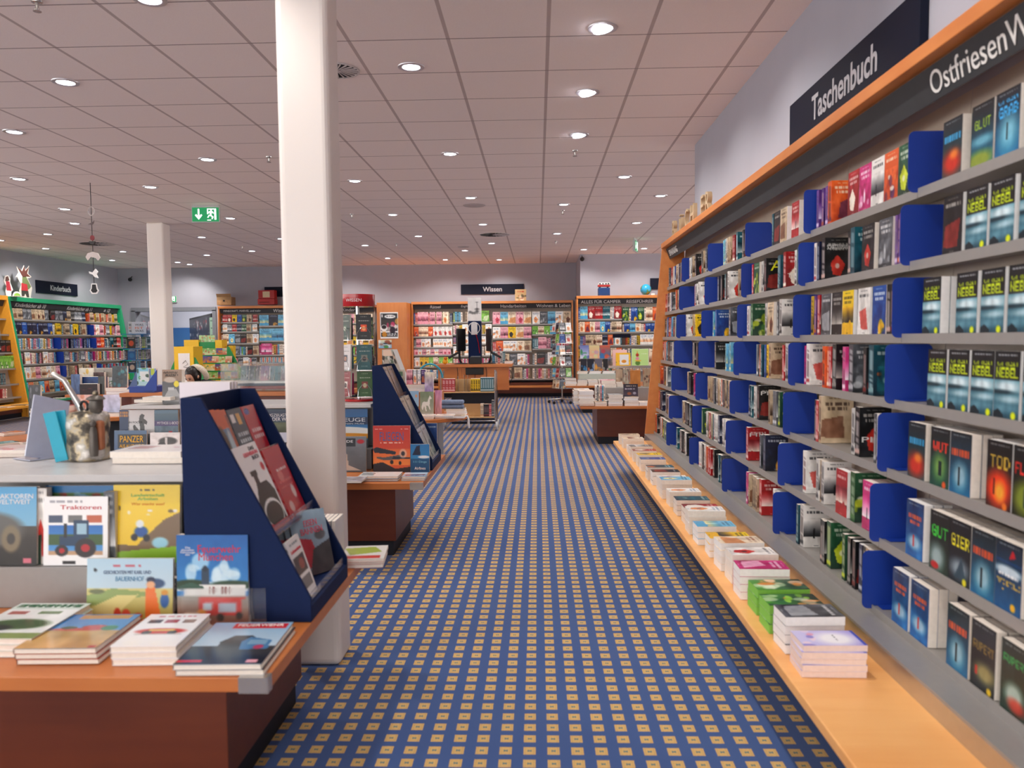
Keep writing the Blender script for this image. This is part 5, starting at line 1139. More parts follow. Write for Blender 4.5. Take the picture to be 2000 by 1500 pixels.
stand_book(1203, 1231.5, 689, 716, YR + .945, 'Y', 'yellow cookbook with a bowl on the cover in the steel rack', z=zz + .001, img=Cv(30, 28, 'f6c83a').rect(.27, .15, .88, .85, 'e8eaec').ell(.55, .66, .22, .16, 'f4f4f4').ell(.55, .62, .16, .11, 'e0a030').blobs(5, 3, ['e88a3c', '7ca048'], .5, .7, .05).scrib(.25, '8c8c8c', 3, .4, .75, .012).arr(), th=.02)
stand_book(1234, 1267, 681, 716, YR + .945, 'g', 'pale green cookbook with stacked vegetables in the steel rack', z=zz + .001, img=Cv(34, 36, 'f4faee').rect(.04, .04, .96, .94, 'c8e8a0').ell(.36, .8, .14, .12, '6a9448').ell(.38, .67, .18, .04, 'e8c040').ell(.34, .55, .1, .08, 'e89ab0').ell(.34, .36, .09, .09, 'b83c30').poly([(.34, .12), (.3, .3), (.38, .3)], 'e88a30').scrib(.3, 'f4faee', 2, .55, .9, .01).arr(), th=.02)
stand_book(1197, 1225, 683, 716, YR + .975, 'p', 'rose cookbook mostly hidden behind the yellow one in the rack', z=zz + .001, img=Cv(10, 12, 'f0ccc8').scrib(.1, 'a8505c', 2).arr(), th=.02)
stand_book(1268, 1290, 681, 716, YR + .945, 'c', 'cream cookbook at the right of the steel rack behind the bookcase end', z=zz + .001, th=.02)
# far right table
Y2 = 14.8
for i, (x0, x1, n, cs) in enumerate(((1104, 1126, 4, 'DwE'), (1128, 1147, 3, 'wgD'), (1149, 1168, 3, 'DLw'), (1170, 1190, 3, 'wc'))): pile(x0, x1, 751, Y2, n, cs, '%s pile along front of the farther right table' % ordn(i + 1), total=.035 * n, z=.531)
r_, zr = block('display_riser', 'pale green riser box on the farther right table', 'riser', 1131, 1205, 730, 750, Y2 + .5, .5, GGRN, .531)
for i, (x0, x1) in enumerate(((1128, 1148), (1151, 1174), (1177, 1200))): pile(x0, x1, 729, Y2 + .52, 2, 'ED' if i else 'gE', '%s low pile on the pale green riser' % ordn(i + 1), total=.05, z=zr + .001)
YB = Y2 + .85
for i, (x0, x1, c_, lab) in enumerate(((1134, 1146, 'N', 'dark space picture book, first in the row on green riser'), (1147, 1160, 'N', 'navy picture book with white rocket shape on the green riser'), (1162, 1176, 'D', 'grey picture book with an orange planet on the green riser'), (1178, 1195, 'G', 'dark book with red strawberries at right of the green riser'))):
    im = Cv(20, 26, {'N': '142038', 'D': '7c7884', 'G': '2c2c30'}[c_]); im.blobs(6, i + 2, [['6ab0d8', 'e8f0f0', '308cc0'], ['e8ecf4', '9cc0e8', 'e88a5c'], ['e89030', 'f0b050'], ['c8282c', '48803c', 'e8e4dc']][i], .5, .95, .2)
    stand_book(x0, x1, 701, 727, YB, c_, lab, z=zr + .001, img=im.arr())
t = thing('poster_rack', 'clear tilted rack with three illustrated books above the green riser', 'rack', (1.1, YB + .15, zr)); zz = atY(1160, 700.5, YB + .1).z; o_ = (1.1, YB + .15, zr); xa_, xb_ = atY(1131, 700, YB + .1).x, atY(1192, 700, YB + .1).x
b = MB(o_); b.box(xa_, xb_, YB + .06, YB + .2, zz - .008, zz); b.box(xa_, xb_, YB + .055, YB + .06, zz - .008, zz + .02); b.build('acrylic_tray', ACRY, t); b = MB(o_); [b.tube([(x, YB + .17, zr + .001), (x, YB + .17, zz)], .008, 6) for x in (xa_ + .05, xb_ - .05)]; b.build('post', STEEL, t)
for i, (x0, x1, cs, lab) in enumerate(((1133, 1150, ['7c8ac8', 'e8ecf8', '3c9c58', '68b87c'], 'illustrated book with green hills at left of the clear rack'), (1151, 1171, ['e8dca8', 'f0b8a0', 'd8e0b8', 'c8a8c8'], 'pale yellow illustrated map book in the middle of clear rack'), (1172, 1192, ['e07050', '3c88c8', 'f0a070', 'c8485c'], 'orange illustrated city book at right of the clear rack'))):
    stand_book(x0, x1, 674, 700, YB + .075, 'c', lab, z=zz + .001, img=Cv(20, 26, cs[0], cs[1]).blobs(9, i + 4, cs, .4, 1, .16).arr(), lean=.2, th=.012)
t = thing('hanging_shelf_sign', 'small navy double sign projecting in front of the travel bookcase', 'sign', (*atY(1214, 656, 17.2)[:],)); b = MB(); b.box(-.19, .19, -.008, .008, -.04, .04); b.build('board', SIGNB, t); b = MB(); b.tube([(0, .01, 0), (0, .2, 0)], .006, 6); b.build('arm', STEEL, t)
# ---------------------------------------------------------------- round table with horse books
RX_, RY_, RR = -1.42, 9.28, .60
t = thing('round_display_table', 'round low wooden display table with horse books on a grey pedestal', 'table', (RX_, RY_, 0)); b = MB(); b.lathe([(RR - .005, .49), (RR, .495), (RR, .525), (RR - .005, .53), (.001, .53)], n=64); b.build('tabletop', TABW, t)
b = MB(); b.box(-.28, .27, -.25, .25, 0, .49); b.build('pedestal', mat('grey_pedestal', '8a8c90', .5), t)
r_, zr = block('display_riser', 'wooden box riser in the middle of the round horse-book table', 'riser', 764, 860, 766, 800, RY_ + .02, .35, TABW, .531)
YH = RY_ - .2
hz = Cv(36, 46, '9cc4e4', 'b8d4e8').ell(.8, .2, .08, .06, 'e8b08c').poly([(.2, 1), (.22, .6), (.35, .45), (.42, .3), (.5, .42), (.62, .5), (.7, .75), (.78, 1)], '7c4428').ell(.42, .62, .14, .2, '8c5030').ell(.6, .8, .12, .2, '6c3c24').rect(.78, .6, 1, 1, '5c7048').arr()
stand_book(792, 817, 764, 806, YH, 'c', 'horse book with a brown horse head on the round table', z=.535, img=hz, lean=.12, th=.015, rz=.05)
wh = Cv(36, 46, '8a9a78', 'b8b8a8').noise(.08, 3, 5).poly([(.12, .62), (.2, .44), (.32, .40), (.55, .42), (.64, .26), (.72, .17), (.86, .26), (.84, .31), (.74, .3), (.72, .46), (.7, .55), (.78, .72), (.72, .74), (.6, .58), (.45, .56), (.5, .78), (.42, .78), (.32, .58), (.22, .74), (.16, .72)], 'eeece4').grad(.85, 1, 'c8c8b8', 'd8d8cc').scrib(.93, '5c5c50', 3, .4, .6, .008).arr()
stand_book(820, 846, 765, 806, YH - .02, 'c', 'sage green book with a white running horse on the round table', z=.535, img=wh, lean=.12, th=.015)
stand_book(849, 862, 762, 803, YH + .05, 'p', 'pink book leaning at the right of the white horse book', z=.535, lean=.15, th=.02, img=Cv(20, 40, 'd89ac0', 'e8b0a8').noise(.2, 2, 4).arr())
for i, (x0, x1, n, tt) in enumerate(((817, 848, 2, .04), (848, 884, 2, .035))): pile(x0, x1, 812, RY_ - .5 + .04 * i, n, 'ww', '%s white pile at front of the round table' % ordn(i + 1), total=tt, z=.531, size='sq')
JEAN = mat('blue_denim', '7484a0', .9, noise=.2, scale=50)
for i in range(2):
    b = MB(); zz = i * .05; b.box(-.15, .15, -.09, .09, zz, zz + .046); ob = b.build('folded_cloth_bag', JEAN, loc=(RX_ + .40, RY_ - .03, .6115), bevel=.018); tag(ob, '%s blue denim folded bag beside the pink book on round table' % ('lower' if i == 0 else 'upper'), 'bag')
pile(872, 908, 803, RY_ - .14, 3, 'EwD', 'the flat book pile below the denim bags', total=.08, z=.531); pile(880, 905, 810, RY_ - .42, 1, 'E', 'the thin pile at right rim of the round table', total=.025, z=.531)
b = MB(); b.tube([(RX_ + .55, RY_ - .2, .534), (RX_ + .607, RY_ - .22, .538), (RX_ + .618, RY_ - .22, .5), (RX_ + .616, RY_ - .215, .44), (RX_ + .625, RY_ - .21, .40)], [.008, .012, .014, .016, .01], 8); ob = b.build('cloth_ribbon', PAPERW); tag(ob, 'white cloth ribbon hanging over the right rim of the round table', 'ribbon')
pile(793, 840, 765, RY_ + .05, 2, 'TO', 'the turquoise and orange pile on the round table riser', total=.09, z=zr + .001, size='wide')
for i, (x0, x1, c_) in enumerate(((794, 806, 'p'), (806, 814, 'w'), (814, 822, 'w'), (822, 830, 'V'))): stand_book(x0, x1 + 1, 722, 745, RY_ + .1, c_, '%s book, %s in the rose row above the round table' % (CNAME[c_], ordn(i + 1)), z=zr + .093, th=.1, lean=0)
stand_book(768, 790, 722, 766, RY_ + .06, 'G', 'green and brown picture book left of the rose row', z=zr + .0, img=Cv(20, 30, 'b8b0a0', '8c7c64').rect(.2, .1, .8, .3, '3c6c34').noise(.15, 3, 5).arr())
stand_book(830, 846, 727, 800, RY_ - .1, 'B', 'tall blue flower-pattern book leaning beside the white horse book', z=zr + .002, lean=.1, th=.03, img=Cv(20, 40, 'e8e0c8', '9c84c0').noise(.25, 4, 5).arr(), spine='4c5c9c')
b = MB(); b.tube([(RX_ + .1 + .15 * math.cos(a) , RY_ + .4, .95 + .17 * math.sin(a)) for a in [PI * i / 14 for i in range(15)]] + [(RX_ - .05, RY_ + .4, zr - .2)], .012, 8); ob = b.build('teal_hoop', mat('teal_plastic', '2c94ac', .4)); ob.location = (0, 0, 0); tag(ob, 'teal plastic hoop arching behind the books of the round table', 'hoop')
# wrapping-paper pyramid behind the stand
t = thing('gift_wrap_display', 'patterned grey and white gift paper display sloping down behind the aviation stand', 'display', (-2.0, 11.0, 0)); p0, p1, p2, p3 = atY(746, 683, 11), atY(767, 683, 11), atY(796, 733, 11), atY(746, 760, 11)
im = Cv(50, 60, 'c8c0b4', 'b8b0a4').blobs(90, 4, ['f0ece4', '8c8478', '6c7c6c', 'd8a888', 'e8e4dc', '484440', 'b0c0b0'], 0, 1, .07).rect(.1, .02, .8, .16, 'f0d8c4').arr()
V, Fc, Cc = [], [], []; grid_into(V, Fc, Cc, im, (0, 0, 0), (1, 0, 0), (0, 0, 1)); x0, x1 = p0.x, p2.x; z0, z1 = p3.z, p0.z
V = [(x0 + (x * ((1 - z) * (x1 - x0) + z * (p1.x - x0))) + 2.0, 0, z0 + z * (z1 - z0)) for x, y, z in V]
me = bpy.data.meshes.new('patterned_face'); me.from_pydata(V, [], Fc); me.materials.append(PRINT); ca = me.color_attributes.new('Col', 'FLOAT_COLOR', 'POINT'); ca.data.foreach_set('color', np.array(Cc, np.float32).ravel()); ob = bpy.data.objects.new('patterned_face', me); COL.objects.link(ob); ob.parent = t; ob.location = (0, -.002, 0)
b = MB((-2.0, 11.0, 0)); b.prism([(x0, z0), (x1, z0), (p1.x, z1), (x0, z1)], 11.0, 11.35, 1); b.box(x0, x1, 11.0, 11.35, 0, z0); b.build('body', GREYL, t)
# ---------------------------------------------------------------- foreground table: books
def lying(px, py, z, w, hh, th, img, label, rz=0, titles=(), spine=None, n=1, board=.0022, name='lying_book', glossy=True, under=None):
    """front-left bottom corner seen at px,py on the plane z"""
    a = atZ(px, py, z); zz = z + .0008
    for i in range(n):
        lb = label if i == n - 1 else '%s copy under %s' % (['lowest', 'middle', 'upper'][i], ' '.join(label.split()[:12]))
        ms = book_meshes(lb[:20] + str(i) + str(px), w, hh, th, img if i == n - 1 or under is None else Cv(12, 16, under).noise(.1, 2).arr(), spine=spine, board=board, cover=GLOSS)
        zz += th + .0006
        tt = [(text_mesh(s_, w * fw, hh * fh if fh else None, .0005, mat('print_' + col, col, .4, noise=0), shear=sh), (w * cx, -.0008, hh * cz)) for (s_, fw, fh, cx, cz, col, sh) in (titles if i == n - 1 else ())]
        put_book(name, ms, T(a.x + (rnd.uniform(-.006, .006) if i < n - 1 else 0), a.y + (rnd.uniform(0, .008) if i < n - 1 else 0), zz) @ Rz(rz) @ FLAT, lb, None, titles=tt)
    return zz
def scene_tractor(c, x, y, s, col='2c5ca0', wheel='38343a', hub='c03a2c'):
    c.rect(x - .2 * s, y - .12 * s, x + .12 * s, y, col).rect(x - .02 * s, y - .3 * s, x + .16 * s, y - .1 * s, col).rect(x + .01 * s, y - .26 * s, x + .13 * s, y - .14 * s, 'a8c8d8').rect(x - .14 * s, y - .26 * s, x - .11 * s, y - .1 * s, '2a2a2a')
    c.ell(x + .12 * s, y + .02 * s, .13 * s, .11 * s, wheel, 1, .06).ell(x + .12 * s, y + .02 * s, .055 * s, .045 * s, hub, 1, .1); c.ell(x - .17 * s, y + .05 * s, .08 * s, .065 * s, wheel, 1, .06).ell(x - .17 * s, y + .05 * s, .035 * s, .03 * s, hub, 1, .1); return c
im = Cv(64, 84, '9cc0dc', 'e4eaec').grad(.6, 1, '58544c', '2c2c30').noise(.1, 3, 6, .6, 1).poly([(.3, .5), (.4, .35), (.62, .34), (.8, .5), (.78, .62), (.32, .62)], '34302c').poly([(.55, .5), (.62, .38), (.9, .46), (.92, .66), (.6, .68)], '5c8cb4').rect(.64, .45, .86, .56, '8cb0c8').ell(.8, .62, .06, .05, 'c05070')
im.rect(.28, .035, .96, .17, 'd02c34').rect(.02, .91, .3, .955, 'd8384c').rect(.8, .9, .92, .97, 'f4b8c0').grad(.8, .9, '3c3c40', '2c2c30')
lying(338, 1322, .53, .236, .31, .016, im.arr(), 'glossy fire engine book with red title banner at right corner of foreground table', .03, [('FEUERWEHR', .58, .055, .62, .92, 'f4ece8', 0)], n=2, spine='d8d4d0', under='4a4a50')
im = Cv(56, 72, 'f6f4f4').rect(.12, .2, .34, .3, '5c4c54').rect(.4, .2, .6, .3, 'b03050').rect(.68, .2, .88, .3, '8c5c44').ell(.5, .56, .38, .09, 'd04030').ell(.3, .6, .07, .05, '2c2c30').ell(.7, .6, .07, .05, '2c2c30').rect(.3, .5, .7, .56, 'e8c060').rect(.14, .64, .88, .66, 'c8c4c0').scrib(.09, 'd07080', 3, .2, .8, .02)
lying(216, 1302, .53, .182, .255, .018, im.arr(), 'white book with red fire engine pictures on the foreground table', .04, (), n=3, spine='f0eeee')
im = Cv(64, 64, '3c88c8', '8cb8dc').rect(.25, .03, .9, .16, 'c89040').grad(.5, 1, 'c8a868', 'dcae70').noise(.12, 5, 6, .5, 1).ell(.48, .47, .4, .04, 'c8503c').ell(.62, .4, .16, .06, 'c84830').ell(.82, .43, .1, .07, '3c8c50').ell(.3, .42, .1, .04, '385c34').rect(.88, .92, .97, .98, 'c04838')
lying(27, 1302, .53, .228, .27, .016, im.arr(), 'harvest machinery book with blue sky and orange field on the foreground table', .03, (), n=3, spine='a8704c', under='b8343c')
im = Cv(60, 72, 'f0f2f0').rect(0, .02, 1, .2, 'd8e4dc').scrib(.09, '2c6c44', 2, .05, .95, .05).rect(.1, .25, .35, .35, 'b04838').rect(.5, .25, .8, .33, '6a8c4c').ell(.5, .62, .4, .14, '4c6c3c').ell(.3, .72, .2, .08, '2c3430').rect(.0, .85, 1, 1, '98a868').noise(.08, 4, 6)
lying(-90, 1285, .53, .228, .3, .018, im.arr(), 'white and green machinery book at the left picture edge on foreground table', .0, [('TRAKTOREN', .8, .06, .5, .92, '2c6c44', 0)], n=3, spine='e8ecea')
# standing on the table against the riser
im = Cv(72, 54, 'b8d4e4', 'd8e4e8').grad(.5, 1, 'd8d090', 'b8b468').poly([(0, .62), (.3, .5), (.7, .56), (.7, .62), (0, .8)], '9cb070').poly([(0, .85), (.35, .62), (.6, .6), (.3, 1), (0, 1)], 'e0d898')
im.ell(.8, .42, .1, .08, '3c5c84').ell(.74, .36, .05, .05, '2c3c5c').poly([(.68, .5), (.78, .45), (.86, .95), (.68, .98)], 'e88438').ell(.74, .44, .05, .06, 'e8b890').ell(.9, .7, .05, .12, '3870b0').ell(.9, .57, .04, .045, 'd8a040').ell(.36, .92, .04, .1, 'd04c30').ell(.46, .93, .05, .09, 'd85c3c').ell(.12, .55, .09, .04, '7c8460').ell(.6, .95, .05, .05, 'c8502c').ell(.1, .2, .02, .03, '30343c').scrib(.13, 'c86474', 3, .3, .62, .02)
stand_book(169, 333, 1094, 1217, 2.47, 'L', 'landscape farm picture book leaning on the riser of the foreground table', z=.531, lean=.1, th=.012, img=im.arr(), board=.002, parts=True, titles=[('GESCHICHTEN MIT KARL UND', .55, .06, .47, .77, '5c6c8c', 0), ('BAUERNHOF', .33, .08, .5, .66, '5a90b4', 0)])
im = Cv(66, 88, '1c70b4', '58a8dc').blobs(10, 6, ['d8ecf4', 'b8dcf0'], .28, .5, .1).grad(.52, .62, 'a8c8dc', 'd8e0e4').ell(.2, .56, .25, .06, '2c4c34').ell(.78, .56, .3, .05, '34543c').rect(.35, .38, .45, .7, '3c5468').ell(.4, .38, .035, .035, '2c3c4c').rect(.1, .56, .95, .68, 'e4e4e0').poly([(.02, .58), (.2, .53), (.38, .58), (.38, .6), (.02, .6)], '3c6454')
for x in (.45, .5, .62, .67, .72): im.rect(x, .58, x + .025, .66, '8c4038')
im.grad(.68, 1, 'a8a8a0', '9c6450').rect(.3, .72, .9, .9, 'd8362c').rect(.36, .76, .48, .84, 'c8d8e0').rect(.58, .76, .82, .86, 'b8c4d0').ell(.34, .88, .07, .05, 'f0a838').ell(.6, .92, .05, .045, '242428').ell(.86, .9, .045, .04, '242428').rect(.1, .86, .3, .92, 'e8d8c0').rect(.3, .69, .95, .72, 'd04838').noise(.05, 3, 9)
stand_book(347, 481, 1047, 1222, 2.42, 'B', 'blue Feuerwehr München book with a red fire engine before the navy stand', z=.531, lean=.04, th=.022, img=im.arr(), board=.003, parts=True, spine='d8dce4', titles=[('Feuerwehr', .6, .085, .6, .845, 'cc3048', 0), ('München', .48, .085, .55, .755, 'cc3048', 0), ('Die\naktuellen\nFahrzeuge\nder', .2, .1, .16, .82, 'eef0f4', 0)])
t = thing('acrylic_card_holder', 'clear acrylic card holder standing in front of the Feuerwehr München book', 'holder', (*atZ(435, 1222, .531)[:],))
b = MB(); b.box(-.13, .14, -.004, -.002, .0, .12); b.build('front_sheet', ACRY, t); b = MB(); b.box(-.13, .14, -.004, .02, 0, .002); b.build('foot_sheet', ACRY, t)
stand_book(334, 345, 1130, 1222, 2.5, 'D', 'dark grey thin book edge between the farm book and the München book', z=.531, th=.03, lean=0)
YS = 2.585
im = Cv(60, 84, 'f4f4f4').rect(.08, .27, .3, .38, '4c5c78').rect(.38, .27, .6, .38, '7c7c7c').rect(.66, .27, .9, .38, 'c87050').grad(.42, .84, '2c7cc4', '6cacdc', .08, .92).rect(.08, .55, .92, .7, '4c6c40').rect(.08, .78, .92, .84, 'c8a888'); scene_tractor(im, .5, .72, 1.25, '284c6c', '3c3438', 'c0303c'); im.rect(.3, .93, .5, .98, '1c1c1c').scrib(.08, 'a8a8b0', 3, .1, .6, .015)
stand_book(86, 205, 972, 1131, YS, 'W', 'white Traktoren book with blue tractor standing on the grey step', z=.671, lean=.08, th=.012, img=im.arr(), board=.002, parts=True, titles=[('Traktoren', .64, .06, .58, .845, 'c82838', 0)])
im = Cv(60, 84, 'f4d83c', 'f2cc30').poly([(0, .75), (.35, .78), (.75, .45), (1, .35), (1, .8), (0, .86)], '8c7458').ell(.42, .6, .1, .07, '2c64a8').ell(.4, .5, .06, .05, 'e8ecec').ell(.32, .67, .05, .045, '2c2c34').ell(.5, .68, .05, .045, '2c2c34').ell(.7, .74, .12, .07, 'a8d8e8').poly([(0, .86), (1, .78), (1, 1), (0, 1)], '9cc838').blobs(8, 3, ['f4f0f0', '6c5840'], .28, .42, .03).scrib(.07, '5c5430', 3, .4, .62, .008)
stand_book(222, 346, 949, 1122, YS + .03, 'Y', 'yellow Landwirtschaft picture book with a small blue tractor on the grey step', z=.671, lean=.08, th=.015, img=im.arr(), board=.002, parts=True, titles=[('Landwirtschaft\nArbeiten', .5, .085, .52, .845, '6cc070', 0), ('Wer macht was?', .5, .035, .52, .755, 'e08c30', 0)])
im = Cv(60, 84, '6ab0d8', 'a8ccdc').rect(0, .0, 1, .1, '5cb0dc').grad(.5, 1, '4c443c', '2c2824').noise(.1, 3, 6, .5, 1).ell(.3, .55, .5, .22, '6c6c68').ell(.62, .66, .14, .17, '8c8068').ell(.62, .66, .06, .07, '4c4844').ell(.1, .7, .13, .18, '8c8068').rect(.05, .3, .45, .5, '7c8c98').rect(.8, .9, .92, .97, 'd88090')
stand_book(-60, 64, 953, 1122, YS, 'L', 'blue and dark tractor book cut off by the left picture edge on the step', z=.671, lean=.08, th=.02, img=im.arr(), board=.002, parts=True, spine='5c8cb4', titles=[('TRAKTOREN\nWELTWEIT', .62, .13, .64, .845, 'f0f0f0', 0)])
stand_book(92, 226, 950, 1122, YS + .06, 'B', 'blue farm picture book standing behind the white Traktoren book', z=.671, lean=.05, th=.02, img=Cv(50, 60, '2c84bc', '4c94c4').rect(.05, .1, .95, .2, '6c8c54').blobs(12, 4, ['b04038', '3c6c34', '8cb8d0'], .1, .3, .06).arr(), board=.002, parts=True)
stand_book(67, 88, 955, 1122, YS + .02, 'W', 'pale grey book squeezed between the tractor books on the grey step', z=.671, lean=.03, th=.03)
stand_book(206, 221, 962, 1122, YS + .02, 'D', 'narrow grey-green book left of the yellow picture book on the step', z=.671, lean=.03, th=.03)
# on top of the foreground riser
ZT = .981
z_ = lying(215, 907, ZT, .26, .19, .022, Cv(40, 30, 'f6f4f4').poly([(.15, .2), (.45, .2), (.4, .6), (.1, .6)], 'd8b8b8').scrib(.4, 'e0788c', 2, .7, .95, .03).arr(), 'white book with faint pictures lying on the riser top beside the dented can', .0, n=2, spine='f2f0f0', board=None)
lying(-30, 895, ZT, .15, .16, .014, Cv(24, 24, 'e8d4d4').blobs(8, 3, ['e0647c', 'f0e8e8', 'd89090'], .2, .9, .15).arr(), 'pink and white booklet lying on the riser top at left picture edge', .1, n=2, spine='e8c8c8', board=None)
a = atZ(353, 880, ZT)
im = Cv(40, 60, 'ece4e8', 'dcd6e4').ell(.55, .55, .12, .04, 'd8506c', .8).ell(.6, .95, .5, .2, '8c84b8', .6, .5).arr()
for i in range(3):
    ms = book_meshes('pale_tall_%d' % i, .185, .285, .02, im, 'f2f2f4', board=.002); put_book('display_book', ms, T(-1.345 + .004 * i, 2.93 + i * .022, ZT + .002) @ Rz(.12), 'pale lilac book, %s of three standing on the riser behind the navy stand' % ('front', 'middle', 'rear')[i], None)
t = thing('leaning_sign_holder', 'tilted grey acrylic sign holder on the riser top at the left', 'holder', (*atZ(85, 896, ZT + .001)[:],), 1.05)
b = MB(); b.prism([(-.07, 0), (.07, 0), (.075, .24), (-.065, .24)], -.004, .004, 1); ob = b.build('panel', mat('frosted_grey', 'a4a8bc', .2, noise=.04, coat=.5), t, bevel=.001); ob.rotation_euler = (-.22, .28, 0); b = MB(); b.box(-.06, .07, -.02, .1, 0, .004); b.build('foot', mat('frosted_grey', 'a4a8bc', .2), t)
TEAL = mat('teal_brochure', '18a8c4', .4, noise=.05)
for i, (px, tl) in enumerate(((117, -.2), (127, -.12))):
    p = atY(px + 4, 882, 2.86 + .03 * i); b = MB(); b.prism([(-.022, 0), (.022, 0), (.022, .185), (-.022, .185)], -.005, .004, 1); ob = b.build('teal_brochure', TEAL, bevel=.001); ob.location = (p.x, 2.86 + .03 * i, ZT + .004); ob.rotation_euler = (0, tl, .2); tag(ob, '%s bright teal folded brochure leaning against the dented can' % ('left' if i == 0 else 'right'), 'brochure')
# dented can figure with spout, pot and tube
cx_, cy_ = atY(172, 840, 2.92).x, 2.92
t = thing('dented_can_sculpture', 'dented tin can sculpture with tube spout on the grey riser top', 'sculpture', (cx_, cy_, ZT + .001))
m, nt, bs = new_mat('patched_tin'); tc = nt.nodes.new('ShaderNodeTexCoord'); nz = nt.nodes.new('ShaderNodeTexNoise'); nz.inputs['Scale'].default_value = 14; nz.inputs['Detail'].default_value = 5
cr = nt.nodes.new('ShaderNodeValToRGB'); el = cr.color_ramp.elements; el[0].position = .36; el[0].color = (*lin(h('2e2c2a')), 1); el[1].position = .62; el[1].color = (*lin(h('d8d4cc')), 1)
for pz, cc_ in ((.44, '5c564c'), (.5, 'b8a888'), (.56, 'a8a49c')): e3 = el.new(pz); e3.color = (*lin(h(cc_)), 1)
nt.links.new(tc.outputs['Object'], nz.inputs[0]); nt.links.new(nz.outputs['Fac'], cr.inputs[0]); nt.links.new(cr.outputs[0], bs.inputs['Base Color']); bs.inputs['Metallic'].default_value = .45; bs.inputs['Roughness'].default_value = .4
TIN = m; rr = random.Random(4)
b = MB(); pr = [(.001, 0), (.07, 0), (.074, .006), (.071, .012), (.073, .05), (.071, .09), (.074, .13), (.072, .165), (.06, .178), (.02, .186), (.001, .187)]
b.lathe(pr, n=28, m=0); b.v = [(x * (1 + .05 * math.sin(5 * math.atan2(y, x) + z * 30)), y * (1 + .05 * math.sin(4 * math.atan2(y, x) + z * 40)), z) for x, y, z in b.v]; b.build('can_body', TIN, t)
b = MB(); b.tube([(-.02, 0, .18), (-.028, 0, .2), (-.05, -.01, .25), (-.075, -.015, .30), (-.115, -.02, .325)], [.013, .013, .011, .010, .010], 12); b.build('bent_tube', STEEL, t)
b = MB(); b.lathe([(.001, 0), (.018, .0), (.026, .02), (.022, .045), (.034, .05), (.03, .056), (.012, .066), (.001, .068)], (.045, -.02, .178), 20); b.build('small_pot', mat('dark_tin', '5c5650', .4, .5, noise=.2), t); b = MB(); b.sphere((.045, -.02, .25), .01, 8); b.build('pot_knob', TIN, t)
b = MB(); b.tube([(.0 + .014 * math.cos(a), -.02, .20 + .02 * math.sin(a)) for a in [2 * PI * i / 14 for i in range(15)]], .005, 6); b.build('ring', BLACK, t)
b = MB(); b.lathe([(.001, 0), (.014, .0), (.016, .02), (.014, .09), (.009, .11), (.001, .112)], (.055, -.062, .02), 14); b.sphere((.055, -.064, .142), .013, 8); b.build('standing_figurine', mat('dark_tin', '5c5650', .4, .5), t); b = MB(); b.box(.045, .08, -.05, -.02, .04, .15); b.build('rusty_patch', mat('rust', '9c5c38', .6, noise=.2), t, bevel=.01)
# ---------------------------------------------------------------- books in the slanted stands (covers face the aisle)
def in_stand(y0, tier, dy, w, hh, th, img, label, lean=.5, titles=(), spine=None, back=0, n=1, name='stand_book', rz=PI / 2, up=0, board=.0015):
    z = (.585, .80, 1.015)[tier]; x = (-.746, -.858, -.979)[tier] - back
    for i in range(n):
        ms = book_meshes(label[:18] + str(i), w, hh, th, img, spine=spine, board=board, cover=GLOSS)
        tt = [(text_mesh(s_, w * fw, hh * fh if fh else None, .0005, mat('print_' + col, col, .4, noise=0), shear=sh), (w * cx, -.0008, hh * cz)) for (s_, fw, fh, cx, cz, col, sh) in (titles if i == 0 else ())]
        lb = label if i == 0 else '%s copy behind the front %s' % (ordn(i), ' '.join(label.split()[:7]))
        put_book(name, ms, T(x - i * (th + .001) / math.cos(lean), y0 + dy, z + .002 + up + th * math.sin(lean) * 0) @ Rz(rz) @ Rx(-lean), lb, None, titles=tt)
Y1 = 2.44
loco = Cv(50, 72, 'f4f2f2').poly([(.1, 1), (.05, .72), (.3, .5), (.34, .45), (.34, .36), (.28, .36), (.28, .3), (.55, .3), (.55, .36), (.5, .38), (.5, .46), (.78, .46), (.95, .6), (.95, 1)], '26382c').ell(.55, .82, .38, .17, 'f0efef', 1, .04).ell(.55, .83, .34, .14, '26382c', 1, .04).ell(.38, .42, .03, .1, '1c2420').rect(0, .93, 1, 1, 'b03038').ell(.86, .3, .07, .05, 'd0303c').ell(.2, .95, .14, .04, 'c02c34').arr()
in_stand(Y1, 1, .035, .205, .30, .02, loco, 'white Eisenbahn book with dark green locomotive in the navy stand middle tier', .40, [('DAS', .22, .045, .72, .94, '34343c', 0), ('EISENBAHN', .6, .045, .62, .885, 'd84858', 0), ('BUCH', .28, .045, .75, .83, '34343c', 0)], 'e8e8ea')
in_stand(Y1, 1, .262, .175, .26, .012, Cv(40, 60, 'c4343c', 'b82c34').ell(.4, .42, .14, .09, 'd87c74').scrib(.33, 'f4e8e4', 3, .3, .85, .02).scrib(.5, 'e0706c', 4, .2, .9, .01).scrib(.58, 'e0706c', 5, .2, .9, .01).ell(.72, .68, .1, .1, 'e0ccc8').ell(.3, .85, .12, .08, 'd8b8b4').arr(), 'red riddle book right of the locomotive book in the navy stand', .40)
in_stand(Y1, 2, .03, .135, .19, .016, Cv(40, 56, 'd86a28').rect(.1, .34, .82, 1, '7c98b0').ell(.35, .7, .2, .4, '54482c').ell(.7, .7, .12, .35, 'b8c8d0').rect(.86, .1, 1, 1, 'a05c30').arr(), 'orange topped railway book at left of the navy stand top tier', .36, n=3, spine='e8e4e0')
